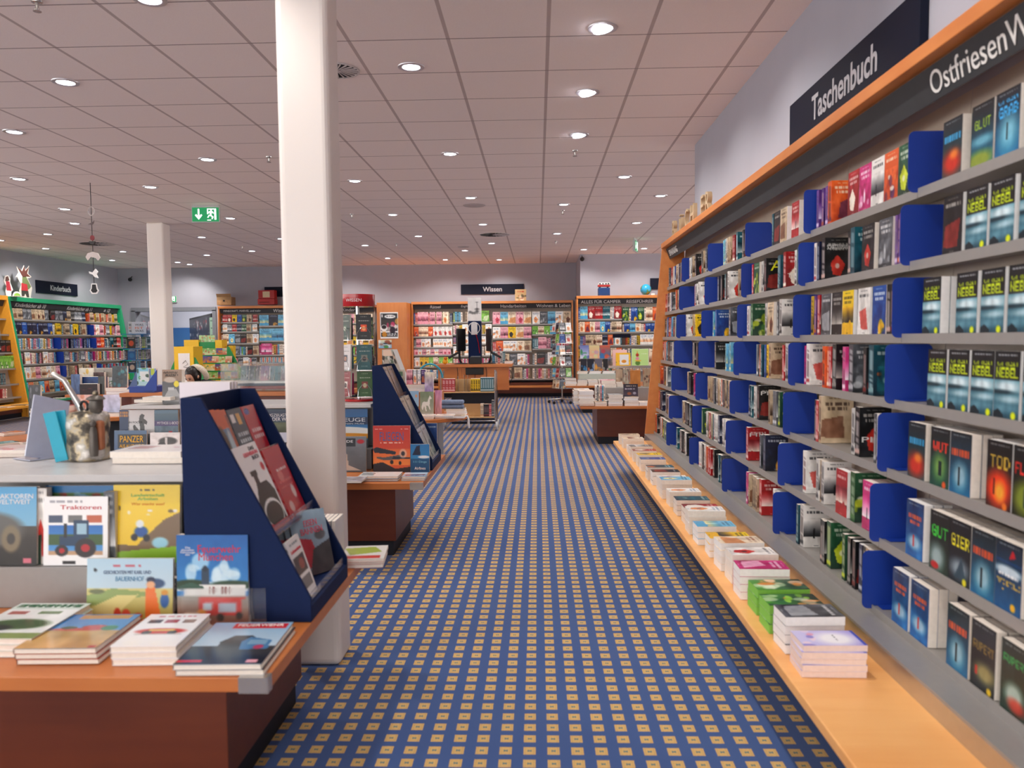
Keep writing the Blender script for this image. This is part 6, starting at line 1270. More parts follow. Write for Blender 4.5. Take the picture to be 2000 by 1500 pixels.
in_stand(Y1, 2, .172, .125, .185, .012, Cv(36, 56, '2c4c58').rect(.1, .1, .35, .26, 'e8e4e0').rect(.5, .1, .75, .32, 'e0b060').scrib(.5, 'd8dce0', 3, .2, .9, .03).scrib(.62, 'e8ecf0', 4, .2, .9, .035).scrib(.74, 'e8ecf0', 5, .2, .9, .035).arr(), 'dark teal booklet in the middle of the navy stand top tier', .36)
in_stand(Y1, 2, .303, .125, .185, .012, Cv(36, 56, 'c02c34').ell(.3, .12, .18, .06, '3c4c9c').scrib(.5, 'f4e8e4', 3, .2, .9, .03).scrib(.62, 'f4ecec', 4, .2, .9, .035).arr(), 'red travel booklet at right of the navy stand top tier', .36)
in_stand(Y1, 0, .03, .13, .2, .008, Cv(36, 52, 'f0eeee').scrib(.1, '9098a0', 3, .2, .8, .015).rect(.1, .3, .9, .6, '4c4448').ell(.6, .45, .2, .1, 'a05040').rect(.1, .65, .9, .85, '787c84').arr(), 'white railway booklet curling out of the navy stand bottom tier', .32, [('Lokomotiven', .75, .06, .5, .8, 'c83848', .2)])
im = Cv(50, 70, 'a8c0d0', '7c8490').poly([(0, .35), (.5, .45), (.6, .75), (.2, .95), (0, .9)], 'b83c4c').poly([(.3, 1), (.5, .6), (1, .5), (1, 1)], '4c4c50').ell(.75, .4, .15, .08, '6c6c70').noise(.08, 3, 6).arr()
for i in range(4):
    ms = book_meshes('railway_mag_%d' % i, .165, .225, .012, im, '28282c', board=.001, cover=GLOSS); put_book('stand_book', ms, T(-.885 + .018 * i, 2.655 + .012 * i, .59) @ Rz(1.02) @ Rx(-.25) , 'black-spined railway magazine, %s of four in the bottom of the navy stand' % ordn(4 - i), 'black-spined magazines', titles=[(text_mesh('EISEN\nBAHNEN', .1, .05, .0005, mat('print_d04c60', 'd04c60', .4, noise=0)), (.09, -.0008, .17))] if i == 3 else None)
for i in range(5):
    ms = book_meshes('case_%d' % i, .13, .2, .014, Cv(20, 30, ['6c1c2c', 'e8e4e4', 'd8d4d8', '4c4c54', 'e8e8e8'][i]).rect(.3, .3, .7, .6, 'e8e4e0').arr(), ['6c1c2c', 'e8e4e4', 'c8c4c8', '8c8c90', 'dcdcdc'][i]); put_book('film_case', ms, T(-.86 + .017 * i, 2.97, .5315) @ LOC90.inverted() @ T(-.13, 0, 0) @ Rz(0), '%s film case, %s of five standing behind the navy stand' % (('dark red', 'white', 'pale grey', 'dark grey', 'off-white')[i], ordn(i + 1)), None, cat='case')
z_ = lying(664, 1112, .53, .17, .2, .012, Cv(36, 44, 'f4f2ec').poly([(0, .2), (.7, .1), (.9, .5), (.2, .7)], 'b8c850').rect(.1, .75, .9, .95, 'e04838').arr(), 'white and lime green booklet lying at the far corner of foreground table', .1, n=3, spine='e85848', board=None)
# second stand
S2 = 5.33
for tier, (c1, c2) in enumerate((('c8ccd8', '9ca8a0'), ('d8ccb8', '7c8894'), ('c8b4a0', '8c7868'))):
    for j in range(2):
        in_stand(S2, tier, .04 + .215 * j, .19, .235, .014, Cv(30, 40, c1, c2).noise(.12, tier + j, 4).ell(.5, .6, .3, .12, '5c6878', .6).scrib(.12, '4c4c54', tier + j, .2, .8, .03).arr(), 'pale shrink-wrapped book, %s tier, %s side of the aviation stand' % (('bottom', 'middle', 'top')[tier], ('near', 'far')[j]), .40)
# ---------------------------------------------------------------- aviation table
YA = 5.40
im = Cv(60, 44, '2c78b4', '5c9cc8').rect(0, .22, 1, .42, '1c4068').ell(.58, .75, .55, .28, 'ecece8', 1, .06).ell(.55, .9, .55, .14, 'e0a030', 1, .1).rect(0, .95, 1, 1, '5c646c').arr()
stand_book(600, 717, 799, 853, YA + .06, 'B', 'blue Flugzeuge book with a white airliner behind the near column', z=.671, lean=.06, th=.015, img=Cv(60, 84, '2c78b4', '5c9cc8').rect(0, .22, 1, .4, '24486c').ell(.6, .62, .6, .16, 'ecece8', 1, .06).ell(.58, .7, .6, .08, 'e0a030', 1, .1).rect(0, .8, 1, 1, '5c646c').arr(), titles=[('FLUGZEUGE', .8, .1, .56, .72, 'e8eef4', 0), ('DIE MAN KENNEN MUSS', .72, .035, .58, .62, 'd8e4f0', 0)])
stand_book(598, 714, 853, 919, YA - .12, 'D', 'grey Concorde book standing in front of the blue Flugzeuge book', z=.531, lean=.08, th=.012, img=Cv(60, 84, '8c949c', '6c7074').rect(0, .06, .82, .28, '3c444c').poly([(.1, .95), (.3, .5), (.5, .4), (.68, .5), (.7, .8), (.9, .95)], 'c8bcb0').rect(.42, .5, .6, .6, '34383c').ell(.9, .15, .06, .06, 'b83040').noise(.06, 3, 9).arr(), titles=[('DIE CONCORDE', .68, .07, .44, .86, 'e8ecf0', 0), ('CONCORDE', .3, .04, .3, .77, 'd8dce0', 0)])
im = Cv(70, 84, 'c8403c', 'e0784c').grad(.5, .85, 'e0784c', 'f09c54').poly([(0, .82), (.25, .78), (.6, .92), (1, .88), (1, 1), (0, 1)], '3c3c44').poly([(.0, .5), (.1, .46), (.62, .56), (.6, .62), (.05, .58)], '38404c').poly([(.1, .66), (.3, .68), (.75, .62), (.72, .72), (.3, .74), (.1, .7)], '6c6c70').poly([(.55, .66), (1, .68), (.98, .72), (.5, .72)], '38404c').ell(.8, .6, .1, .1, 'e8d8d0', .6).ell(.8, .6, .05, .05, '4c4850').ell(.5, .78, .045, .045, '34343c').ell(.72, .8, .035, .04, '34343c').scrib(.08, 'f4d8c8', 3, .06, .25, .008).scrib(.08, 'f4d8c8', 4, .75, .94, .008).scrib(.37, 'f4d8c8', 5, .2, .8, .008).arr()
stand_book(729, 800, 832, 919, YA - .135, 'R', 'red FLIEGEN book with a propeller aeroplane before the aviation stand', z=.531, lean=.06, th=.02, img=im, parts=True, board=.002, titles=[('FLIEGEN', .64, .19, .5, .77, '4c5c94', 0)])
stand_book(802, 838, 868, 919, YA - .14, 'B', 'small blue airline book with a dark tail fin beside the FLIEGEN book', z=.531, lean=.06, th=.015, img=Cv(40, 56, '2c84bc', '4ca0cc').poly([(.1, .4), (.32, .08), (.5, .05), (.52, .4)], '1c2c4c').ell(.7, .46, .3, .05, 'e8ecf0').grad(.52, 1, '1c6894', '18608c').arr(), titles=[('111 Dinge', .7, .09, .5, .36, '7cc0dc', 0), ('Airlines', .58, .1, .5, .14, 'f4f4f4', 0)])
lying(699, 941, .53, .255, .17, .016, Cv(50, 36, 'f4f4f2').rect(.05, .3, .35, .45, '7c8c94').rect(.05, .55, .35, .7, '8c9ca4').scrib(.2, '9ca4ac', 3, .1, .4, .02).arr(), 'white book with small pictures on a blue book on the aviation table', .0, n=2, spine='7c9cc8', under='4c6c9c')
lying(785, 940, .53, .15, .16, .014, Cv(36, 36, '8cb8dc', 'b8ccd8').rect(0, .1, 1, .45, 'd8e4ec').scrib(.75, '34406c', 3, .1, .9, .06).poly([(.1, .6), (.9, .5), (.95, .7), (.1, .72)], 'a85c58').arr(), 'small pale blue aircraft book at right corner of the aviation table', .03, n=2, spine='c8d0d8')
for i in range(5): lying(640, 944 - i * 0, .53 + .0105 * i, .2, .17, .0095, Cv(30, 24, 'c8c0c4').noise(.3, i, 5).arr(), 'thin magazine, %s from the bottom beside the column on the aviation table' % ordn(i + 1), .03 * (i % 3 - 1), spine=['c8a0a0', '7c7c80', 'd8d4d4', '8c6c70', 'e8e0e0'][i], board=None, name='magazine')
stand_book(830, 853, 827, 884, 5.99, 'B', 'blue book standing behind the aviation stand near the grey pedestal', z=.531, lean=.05, th=.02, img=Cv(30, 50, '2c5c9c', '1c4c8c').scrib(.12, 'c8d8e8', 3, .3, .9, .02).arr())
im = Cv(56, 84, '34506c', '5c6c54').rect(0, .05, 1, .3, '2c4468').grad(.35, 1, '6c7458', '3c4438').noise(.12, 3, 7, .3, 1).arr()
stand_book(511, 590, 799, 880, YA + .06, 'N', 'dark blue Flugzeugträger book on the second riser left of the column', z=.671, lean=.06, th=.02, img=im, titles=[('FLUGZEUGTRÄGER', .9, .09, .5, .85, 'eef0f2', 0), ('DER WELT', .5, .09, .52, .74, 'eef0f2', 0)])
stand_book(518, 526, 838, 868, YA + .02, 'G', 'small dark green framed card before the aircraft carrier book', z=.671, th=.01, lean=.05); stand_book(540, 590, 845, 878, YA, 'N', 'small navy book with white letter C beside the near column', z=.671, th=.01, lean=.06, img=Cv(40, 24, 'c8d0e0').rect(0, .6, 1, .95, '2c3440').arr(), titles=[('C-130', .6, .3, .4, .22, 'f0f0f0', 0)])
stand_book(234, 250, 801, 880, YA + .08, 'N', 'navy book with yellow letters left of the IN FOCUS book', z=.671, lean=.05, th=.02, img=Cv(24, 80, '2c4870').scrib(.08, 'e0a040', 2, .1, .95, .03).scrib(.16, 'e0a040', 3, .1, .95, .03).rect(0, .22, 1, .23, 'c8a070').arr())
im = Cv(60, 84, 'e8e8e8', 'd0d0d0').grad(.62, 1, '8c8c8c', '4c4c4c').noise(.2, 5, 8, .55, 1).poly([(.44, .15), (.52, .1), (.62, .14), (.58, .22), (.72, .3), (.7, .38), (.6, .36), (.64, .62), (.46, .64), (.44, .4), (.4, .3)], '5c5c5c').poly([(.2, .46), (.28, .42), (.36, .48), (.44, .56), (.46, .7), (.26, .72)], '6c6c6c').ell(.24, .44, .05, .05, '4c4c4c').arr()
stand_book(251, 300, 801, 880, YA + .08, 'D', 'black and white IN FOCUS photo book on the second riser', z=.671, lean=.05, th=.02, img=im, titles=[('IN FOCUS', .5, .05, .28, .68, '3c3c3c', 0)])
stand_book(302, 346, 801, 880, YA + .08, 'D', 'grey MYTHOS book with a purple title band on the second riser', z=.671, lean=.05, th=.02, img=Cv(60, 84, '7ca0b8', '5c646c').grad(.1, .3, '6c8c9c', '4c6c84').rect(0, .28, 1, .42, '5c4c84').noise(.15, 4, 8, .42, 1).rect(.6, .55, .75, .6, 'c04858').arr(), titles=[('MYTHOS U-BOOT', .95, .07, .6, .66, 'eceaf2', 0)])
stand_book(223, 285, 841, 880, YA + .015, 'N', 'landscape PANZER AUS ALLER WELT book in front of the riser books', z=.671, lean=.08, th=.012, img=Cv(50, 34, '5c7c9c', '4c6c94').rect(.12, .2, .98, .9, '2c3038').arr(), titles=[('PANZER', .72, .34, .54, .56, 'f0b82c', 0), ('AUS ALLER WELT', .74, .17, .54, .2, 'f0b82c', 0)])
stand_book(293, 350, 845, 878, YA + .015, 'W', 'white landscape book with a grey tank picture beside PANZER book', z=.671, lean=.08, th=.012, img=Cv(50, 30, 'e8e8e8').ell(.6, .5, .3, .22, '4c4c4c').rect(.5, .3, .58, .7, 'd8d8d8').ell(.4, .7, .12, .15, '343434').noise(.1, 3, 9).arr())
im = Cv(46, 64, 'a88c74', '7c6c5c').grad(.35, 1, '5c5c60', '6c6c6c').ell(.4, .3, .3, .08, 'c8b8a8').poly([(.1, .8), (.3, .6), (.7, .55), (.9, .75), (.85, .92), (.1, .92)], 'a8a8a8').rect(.3, .52, .6, .6, 'c0c0c0').ell(.72, .42, .13, .09, 'e8d81c', 1, .06).scrib(.08, '4c3c30', 3, .1, .8, .02).scrib(.16, '4c3c30', 4, .2, .8, .02).arr()
p_ = stand_book(317, 353, 722, 788, 5.52, 'E', 'tank book with a yellow sticker standing on the second riser top', z=.981, lean=.06, th=.05, img=im, spine='b8b0a8', titles=[('DEUTSCHE\nPANZER', .7, .14, .42, .86, '4c3c30', 0)])
for i, (px, w, lab) in enumerate(((262, .21, 'open white book lying on the left end of the second riser top'), (278, .2, 'white book lying on the navy book on second riser top'))):
    lying(px - 10 * 0, 787 - i * 4, .981 + .03 * i, w, .16, .024, Cv(20, 16, 'f0eee8').arr() if i else Cv(20, 16, '1c2c4c').arr(), lab if i else 'navy covered white book at the left end of second riser top', .0, spine='e8e6e0', board=None)
# ---------------------------------------------------------------- cabinet with ship model
t = thing('low_wooden_cabinet', 'long low wooden cabinet behind the second riser carrying a ship model', 'cabinet', (-3.1, 8.3, 0)); o_ = (-3.1, 8.3, 0)
b = MB(o_); b.box(-4.3, -1.95, 8.0, 8.62, .86, .9); b.build('top', TABW, t, bevel=.003); b = MB(o_); b.box(-4.2, -2.05, 8.05, 8.55, .1, .86); b.build('body', OAKD, t); b = MB(o_); b.box(-4.18, -2.07, 8.08, 8.5, 0, .1); b.build('plinth', NAVYP, t)
sx0, sx1 = atY(458, 755, 8.1).x, atY(640, 755, 8.1).x; t = thing('ship_model', 'model ship with a dark red and navy hull inside the glass case', 'model', ((sx0 + sx1) / 2, 8.16, .912)); L2 = (sx1 - sx0) / 2
for nm, z0, z1, ys, m_, tp in (('red_hull', .012, .045, .05, mat('ship_red', '7c1c1c', .4), .93), ('navy_hull', .0455, .07, .055, mat('ship_navy', '1c2440', .4), 1.0)):
    b = MB(); b.prism([(-L2 * tp, 0), (-L2 * .8, -ys), (L2 * .8, -ys), (L2 * tp, 0), (L2 * .8, ys), (-L2 * .8, ys)], z0, z1, 2); b.build(nm, m_, t, bevel=.003)
b = MB(); b.box(-L2 * .6, L2 * .6, -.03, .03, .0705, .088); b.build('white_deckhouse', WHITE, t); b = MB(); [b.tube([(x, 0, .088), (x, 0, .15)], .002, 5) for x in (-.25, -.1, .05, .2)]; b.build('mast', STEEL, t)
b = MB(); [b.box(x - .01, x + .01, -.02, .02, 0, .012) for x in (-.2, .2)]; b.build('cradle', TABW, t)
gx0 = atY(430, 712, 8.05).x; t = thing('glass_display_case', 'clear glass case over the ship model with slanted comics behind it', 'case', ((gx0 + sx1 + .1) / 2, 8.3, .901)); w_ = (sx1 + .1 - gx0) / 2; hz_ = atY(480, 711, 8.05).z - .901
for (a_, nm) in (((-w_, w_, -.25, -.244, 0, hz_), 'front_pane'), ((-w_, -w_ + .006, -.244, .25, 0, hz_), 'side_pane'), ((w_ - .006, w_, -.244, .25, 0, hz_), 'side_pane'), ((-w_, w_, -.25, .25, hz_ + .001, hz_ + .007), 'top_pane')):
    b = MB(); b.box(*a_); b.build(nm, GLASS, t)
b = MB(); b.box(-w_ + .01, w_ - .01, -.02, .02, .001, .1); b.build('grey_shelf', GREYL, t)
zc = 1.003
for i, (x0, x1, cs) in enumerate(((469, 484, ['6c7884', 'a8b0b8']), (487, 505, ['3c3c40', '8c8c90']), (508, 524, ['8c7c9c', 'c8a0a8', 'e8c870']), (527, 547, ['7c9ca4', '5c7c84']), (549, 565, ['a8b8c0', '9c7c84']))):
    stand_book(x0, x1, 714, 735, 8.285, 'D', '%s slanted comic from the left in the glass case' % ordn(i + 1), z=zc, lean=.25, th=.008, img=Cv(20, 26, cs[0], cs[1]).blobs(12, i, cs + ['dcdce0', '3c3c44'], .2, .95, .1).arr(), name='comic')
# blue wedge display with puzzle boxes
def wpoly(pts, Y, d, name, m, par, o_): b = MB(o_); b.prism([(atY(x, y, Y).x, atY(x, y, Y).z) for x, y in pts], Y, Y + d, 1); return b.build(name, m, par, bevel=.001)
t = thing('blue_wedge_display', 'bright blue wedge-shaped display holding puzzle boxes left of the far column', 'display', (atY(275, 766, 8.1).x, 8.2, .901)); o_ = (atY(275, 766, 8.1).x, 8.2, .901); zb = .901
yb_ = 763.5
BLW = mat('blue_wedge', '123c98', .4, noise=.03); NVW = mat('muted_blue_wedge', '4c6490', .4, noise=.03)
for (pts, Y, m_) in (([(277, yb_), (306, 722), (306, yb_)], 8.05, BLW), ([(247, yb_ - 3), (254, 752), (268, 722), (270, yb_ - 3)], 8.45, NVW)): wpoly(pts, Y, .01, 'side_panel', m_, t, o_)
b = MB(o_); xa1, xa2 = atY(255, 760, 8.1).x, atY(305, 760, 8.1).x; b.box(xa1, xa2, 8.07, 8.44, zb, zb + .06); b.build('tray', BLW, t)
stand_book(268, 290, 719, 751, 8.2, 'g', 'tall white and green puzzle box in the blue wedge display', z=zb + .062, th=.05, lean=0, img=Cv(24, 36, '8ccce0', 'c8e0d8').rect(.25, .2, .95, .75, 'e8ece8').blobs(10, 3, ['3c9c48', 'e8e8e0', '4c6c9c', '2c4c3c'], .05, .95, .12).ell(.6, .03, .2, .05, '3c9c48').arr(), name='puzzle_box')
stand_book(291, 304, 720, 752, 8.22, 'B', 'blue and yellow-green puzzle box at right in the blue wedge', z=zb + .062, th=.04, lean=0, img=Cv(16, 36, '6c9ce0', 'b8cce8').rect(.3, 0, .8, .4, 'c8d850').arr(), name='puzzle_box')
# ---------------------------------------------------------------- tiered table in the left middle
t = thing('tiered_round_table', 'round wooden table with a raised upper tier full of books at middle left', 'table', (-5.45, 9.95, 0)); b = MB(); b.lathe([(.795, .485), (.8, .49), (.8, .527), (.795, .531), (.001, .531)], n=64); b.build('lower_top', TABW, t)
b = MB(); b.box(-.42, .42, -.35, .4, 0, .484); b.build('pedestal', NAVYP, t); b = MB(); b.box(-.45, .62, -.12, .55, .532, .735); b.build('riser_body', OAKD, t); b = MB(); b.box(-.5, .66, -.18, .6, .736, .77); b.build('upper_top', TABW, t, bevel=.003)
UT = .771; YU = 9.85
def sb(x0, x1, yt, yb, Y, c, lab, z, base, cols, th=.03, lean=.05, sd=3, name='display_book'):
    stand_book(x0, x1, yt, yb, Y, c, lab, z=z, th=th, lean=lean, name=name, img=Cv(26, 34, *base).blobs(14, sd, cols, .1, .95, .1).noise(.1, sd, 5).arr() if cols else Cv(20, 26, *base).noise(.18, sd, 6).arr())
sb(139, 155, 731, 772, YU, 'B', 'tall blue cloth-look book at left of the upper tier', UT, ('4c6c9c', '3c5c8c'), None, .05)
sb(156, 190, 750, 772, YU - .1, 'K', 'dark maroon box lying open-faced on the upper tier', UT, ('3c1418', '2c1014'), ['5c2028', '1c0c10'], .12, 0)
sb(156, 192, 736, 750, YU + .08, 'B', 'blue box behind the maroon box on the upper tier', UT, ('2c548c', '244878'), None, .1, 0); sb(192, 203, 735, 772, YU - .05, 'K', 'dark grey-green tall book right of the maroon box', UT, ('3c4038', '282c28'), None, .04); sb(204, 209, 736, 771, YU, 'V', 'slim lilac-grey book right of the dark tall book', UT, ('6c6884', '585470'), None, .03)
z_ = pile(207, 257, 771, YU - .12, 2, 'EO', 'the brown boxes on the right of the upper tier', total=.085, z=UT, size='wide'); sb(219, 247, 715, 757, YU - .05, 'T', 'teal and grey illustrated book standing on the brown boxes', z_ + .001, ('3c4c54', '2c3c44'), ['2c9cac', '8c7c64', '1c2c34', '54b0b8', '6c6054'], .03, .06, 5)
sb(210, 219, 737, 757, YU + .08, 'w', 'white book with a green picture behind the teal illustrated book', z_ + .001, ('d8e4e8', 'e8ece8'), ['4c7c50'], .02)
sb(155, 183, 719, 741, YU + .3, 'c', 'cream memory game box at the back of the upper tier', UT, ('e8e4d4', 'e0d8c8'), ['e0b84c', 'a87c5c', 'f4f0e8', '7cb0b0'], .06, 0, 7, 'game_box'); sb(184, 218, 719, 741, YU + .32, 'D', 'grey-brown illustrated game box behind the dark tall book', UT, ('a8a49c', '8c8c88'), ['e0a050', '5c5454', 'c8c4bc'], .06, 0, 8, 'game_box'); sb(183, 203, 727, 745, YU + .25, 'R', 'dark maroon box between the game boxes on upper tier', UT, ('5c4040', '4c3434'), None, .05, 0)
YL_ = 9.42
sb(150, 180, 771, 806, YL_ + .16, 'p', 'peach book with orange flower drawing on the lower tier', .533, ('ecc8bc', 'e8c4b4'), ['d87c50'], .03, .08, 2); sb(201, 233, 771, 806, YL_ + .05, 'L', 'pale book with dark blue leaves on the lower tier', .533, ('d8d4e4', 'b8c0dc'), None, .03, .08)
sb(56, 76, 752, 815, YL_ + .1, 'K', 'tall black comic standing at left of the lower tier', .533, ('34343a', '28282e'), ['5c5c64', '8c8c94'], .03, .08, 4); pile(58, 82, 818, YL_ - .06, 4, 'KD', 'the black comic pile on the left of the lower tier', total=.1, z=.5315); pile(96, 130, 806, YL_ + .0, 4, 'REw', 'the maroon pile in the middle of the lower tier', total=.12, z=.5315); pile(142, 196, 823, YL_ - .12, 2, 'wp', 'the white pile at front of the lower tier', total=.05, z=.5315, size='wide'); pile(199, 234, 822, YL_ - .1, 2, 'wE', 'the flat white pile under the blue leaf book', total=.04, z=.5315, size='sq')
# round table at the left picture edge
t = thing('round_display_table', 'round wooden table cut off by the left picture edge', 'table', (-5.05, 7.0, 0)); b = MB(); b.lathe([(.595, .485), (.6, .49), (.6, .526), (.595, .53), (.001, .53)], n=56); b.build('tabletop', TABW, t); b = MB(); b.box(-.25, .25, -.25, .25, 0, .484); b.build('pedestal', NAVYP, t)
for i, (px, py, cs, lab) in enumerate(((-10, 851, ['d84c30', 'e8e4e0'], 'red and white comic lying at the rear of the left edge table'), (-25, 872, ['8ccce0', 'd8e8e4', '5cb0a8'], 'turquoise comic lying at the front of the left edge table'), (24, 868, ['e0883c', 'd8c860', 'c8503c'], 'orange comic lying at the right of the left edge table'))):
    lying(px, py, .53, .17, .2, .014, Cv(26, 30, cs[0], cs[-1]).blobs(8, i, cs, .1, .9, .15).arr(), lab, -.5, n=2, spine='2c2c5c' if i != 1 else 'e8e8e8', board=None)
# ---------------------------------------------------------------- children's book pyramid (green and yellow)
GB = mat('green_board', '149048', .45, noise=.03); YBD = mat('yellow_board', 'f4c418', .45, noise=.03)
t = thing('picture_book_pyramid', 'green and yellow tiered display of small picture books before the comics case', 'display', (-4.55, 10.8, 0)); o_ = (-4.55, 10.8, 0)
x0, x1 = atY(340, 700, 10.6).x, atY(378, 700, 10.6).x; zt_ = atY(360, 677, 10.6).z
b = MB(o_); b.box(x0, x1, 10.6, 10.9, .3, zt_); b.build('yellow_front_box', YBD, t, bevel=.003); b = MB(o_); b.box(x0 + .06, x1 - .05, 10.594, 10.599, .85, zt_ - .09); b.build('white_poster', PAPERW, t)
b = MB(o_); b.tube([(x0 + .12, 10.59, 1.13), (x0 + .16, 10.59, 1.17), (x0 + .19, 10.59, 1.12), (x0 + .13, 10.59, 1.08), (x0 + .21, 10.59, 1.07)], .003, 5); b.build('ink_drawing', BLACK, t)
for pts, Y in (([(325, 742), (340, 705), (340, 800), (325, 800)], 10.7), ([(379, 698), (381, 698), (422, 772), (430, 810), (379, 810)], 10.62), ([(443, 677), (447, 677), (478, 735), (480, 810), (443, 810)], 11.3)): wpoly(pts, Y, .012, 'green_side', GB, t, o_)
b = MB(o_); b.box(x0, atY(478, 800, 11.3).x, 10.65, 11.3, 0, .62); b.build('base_block', GB, t)
yl0, yl1 = atY(359, 664, 11.4), atY(388, 676, 11.4); b = MB(o_); b.box(yl0.x, yl1.x, 11.4, 11.6, .62, yl0.z); b.build('rear_yellow_box', YBD, t); a = atY(420, 664, 11.4); b = MB(o_); b.box(a.x, atY(433, 664, 11.4).x, 11.4, 11.6, .62, a.z); b.build('rear_yellow_box', YBD, t); a = atY(446, 675, 11.5); b = MB(o_); b.box(a.x, atY(455, 675, 11.5).x, 11.5, 11.6, .62, a.z); b.build('rear_yellow_box', YBD, t)
pal = [['7cbc5c', 'f0e8c8', 'e0a03c', 'd8503c'], ['e8dcc0', 'd87c5c', '8cc8a0', 'f4f0e0'], ['5c5cb0', 'e89040', 'd84c3c', 'c8e0e0'], ['e8c84c', 'f0e8d8', '4c9c8c', 'd88c7c']]
q = random.Random(2)
for r in range(6):
    Yt = 11.35 - r * .11; py_b = 693 + r * 15.5; px_a = 383 + r * 5.5; px_b = 447 + r * 5.6; n = 5
    ztier = atY(420, py_b, Yt).z
    b = MB(o_); b.box(atY(px_a, py_b, Yt).x, atY(px_b, py_b, Yt).x, Yt - .02, Yt + .1, ztier - .02, ztier - .001); b.build('green_tier', GB, t)
    for k in range(n):
        xa_ = px_a + (px_b - px_a) * k / n; xb_ = px_a + (px_b - px_a) * (k + 1) / n - .6; c_ = q.choice(pal)
        stand_book(xa_, xb_, py_b - 13.2, py_b, Yt, 'c', '%s mini picture book, %s from left, %s tier of the green pyramid' % ({'7cbc5c': 'green', 'e8dcc0': 'cream', '5c5cb0': 'violet', 'e8c84c': 'yellow'}[c_[0]], ordn(k + 1), ordn(r + 1)), z=ztier, th=.01, lean=.2, name='mini_picture_book', img=Cv(14, 16, c_[0], c_[1]).blobs(6, r * 7 + k, c_, .1, 1, .16).arr())
for i, x in enumerate((389, 397, 405, 412)): stand_book(x, x + 7, 655, 668, 11.45, 'g', '%s small green booklet on top of the green pyramid' % ordn(i + 1), th=.01, z=atY(400, 668, 11.45).z, lean=0, name='mini_picture_book', img=Cv(12, 16, 'b8d8a0').blobs(6, i, pal[0] + pal[3], .1, 1, .16).arr())
b = MB(o_); b.box(atY(388, 668, 11.45).x, atY(421, 668, 11.45).x, 11.42, 11.6, .62, atY(400, 668, 11.45).z - .001); b.build('rear_pedestal', GB, t)
# ---------------------------------------------------------------- blue book tower with printed cube
TX, TYY = atY(263, 650, 16).x, 16.0; BR = mat('blue_rack', '1878b8', .4, noise=.03)
t = thing('blue_book_tower', 'blue revolving book tower between the green bookcase and far column', 'rack', (TX, TYY + .3, 0)); w_ = atY(290, 650, 16).x - TX
zs = [atY(263, v, 16).z for v in (652, 680.5, 703, 727)]; b = MB(); b.box(-.02, .02, -.02, .02, 0, zs[0]); b.build('pole', BR, t); b = MB(); b.lathe([(.3, 0), (.3, .03), (.05, .05)], n=24); b.build('foot', BR, t)
for i, z in enumerate(zs + [.42, .18]): b = MB(); b.box(-w_, w_, -.3, .3, z - .012, z); b.build('tier_plate', BR, t)
for i, z in enumerate(zs[1:] + [.42, .18]):
    up = (zs + [.42, .18])[i] - z - .03; x = TX - w_ + .02; n = 0
    while x < TX + w_ - .06:
        n += 1
        if n == 5 and x < TX + w_ - .2:
            stand_book(0, 1, 0, 1, 1, 'B', '', z=0) if False else None
            ms = book_meshes('tower_cover_%d' % i, .17, min(.23, up), .012, Cv(22, 28, ['2c2420', '1c6ca4', '1c3450', '24465c', '2c2c34'][i]).ell(.5, .55, .3, .25, ['d86030', '2c84b8', 'c8b8a8', '6c9cb0', 'a85c3c'][i]).scrib(.12, 'e8e8e8', i, .15, .85, .04).arr()); put_book('science_book', ms, T(x, TYY + .02, z + .001) @ Rx(-.05), 'cover-out science book on the %s level of the blue book tower' % ordn(i + 1), None); x += .175
        else:
            c_ = q.choice('NBTKLGwDN'); ms = bk(c_, 0, 'thin'); put_book('science_book', ms, T(x + .021, TYY + .02, z + .001) @ Rz(PI / 2) @ Matrix.Diagonal((1, 1, min(.235, up) / ms[3], 1)), '%s spine, %s from left, level %d of blue book tower' % (CNAME[c_], ordn(n), i + 1), 'spines in the blue book tower'); x += .0225
cs_ = .135; t = thing('printed_cube', 'white WAS IST WAS cube on top of the blue book tower', 'cube', (TX - .02, TYY + .15, zs[0] + .001), .75); CW = mat('cube_white', 'dfe8f0', .5, noise=0); hh_ = atY(256, 629, 16).z - zs[0]
b = MB(); b.box(-cs_, cs_, -cs_, cs_, 0, hh_); b.build('cube_body', CW, t, bevel=.003)
for s in range(2):
    for i, (s_, col) in enumerate((('WAS', '2c3440'), ('IST', 'e8702c'), ('WAS', '2c3440'))):
        o = letters('cube_lettering', t, s_, (-(cs_ + .001) if s else 0, 0 if s else -(cs_ + .001), hh_ * (.76 - .26 * i)), mat('print_' + col, col, .5, noise=0), w=cs_ * 1.2, hh=hh_ * .18, rot=(0, 0, -PI / 2 if s else 0))
# ---------------------------------------------------------------- person
def skin_mesh(name, nodes, edges, mt, parent=None, sub=2, root=0):
    me = bpy.data.meshes.new(name); me.from_pydata([n[0] for n in nodes], edges, []); o = bpy.data.objects.new(name, me); COL.objects.link(o)
    sk = o.modifiers.new('skin', 'SKIN'); sk.use_smooth_shade = True
    for i, n in enumerate(nodes): r = n[1]; me.skin_vertices[0].data[i].radius = (r, r) if not isinstance(r, tuple) else r
    me.skin_vertices[0].data[root].use_root = True
    ss = o.modifiers.new('sub', 'SUBSURF'); ss.levels = sub; ss.render_levels = sub; me.materials.append(mt)
    if parent: o.parent = parent
    return o
SKIN = mat('skin', 'd9a98c', .5, noise=.03); HAIR = mat('dark_hair', '1c1412', .4, noise=.2, scale=60); COAT = mat('dark_coat', '2c2a30', .8, noise=.1); FUR = mat('cream_fur', 'd8ccb8', .95, noise=.25, scale=120); JEANS = mat('trousers_dark', '23283a', .8)
hp = atY(377, 733, 8.95); px_, py_ = hp.x, 8.95
t = thing('person', 'dark-haired person in a fur-hooded coat bending over books near the green pyramid', 'person', (px_ + .28, py_ + .12, 0))
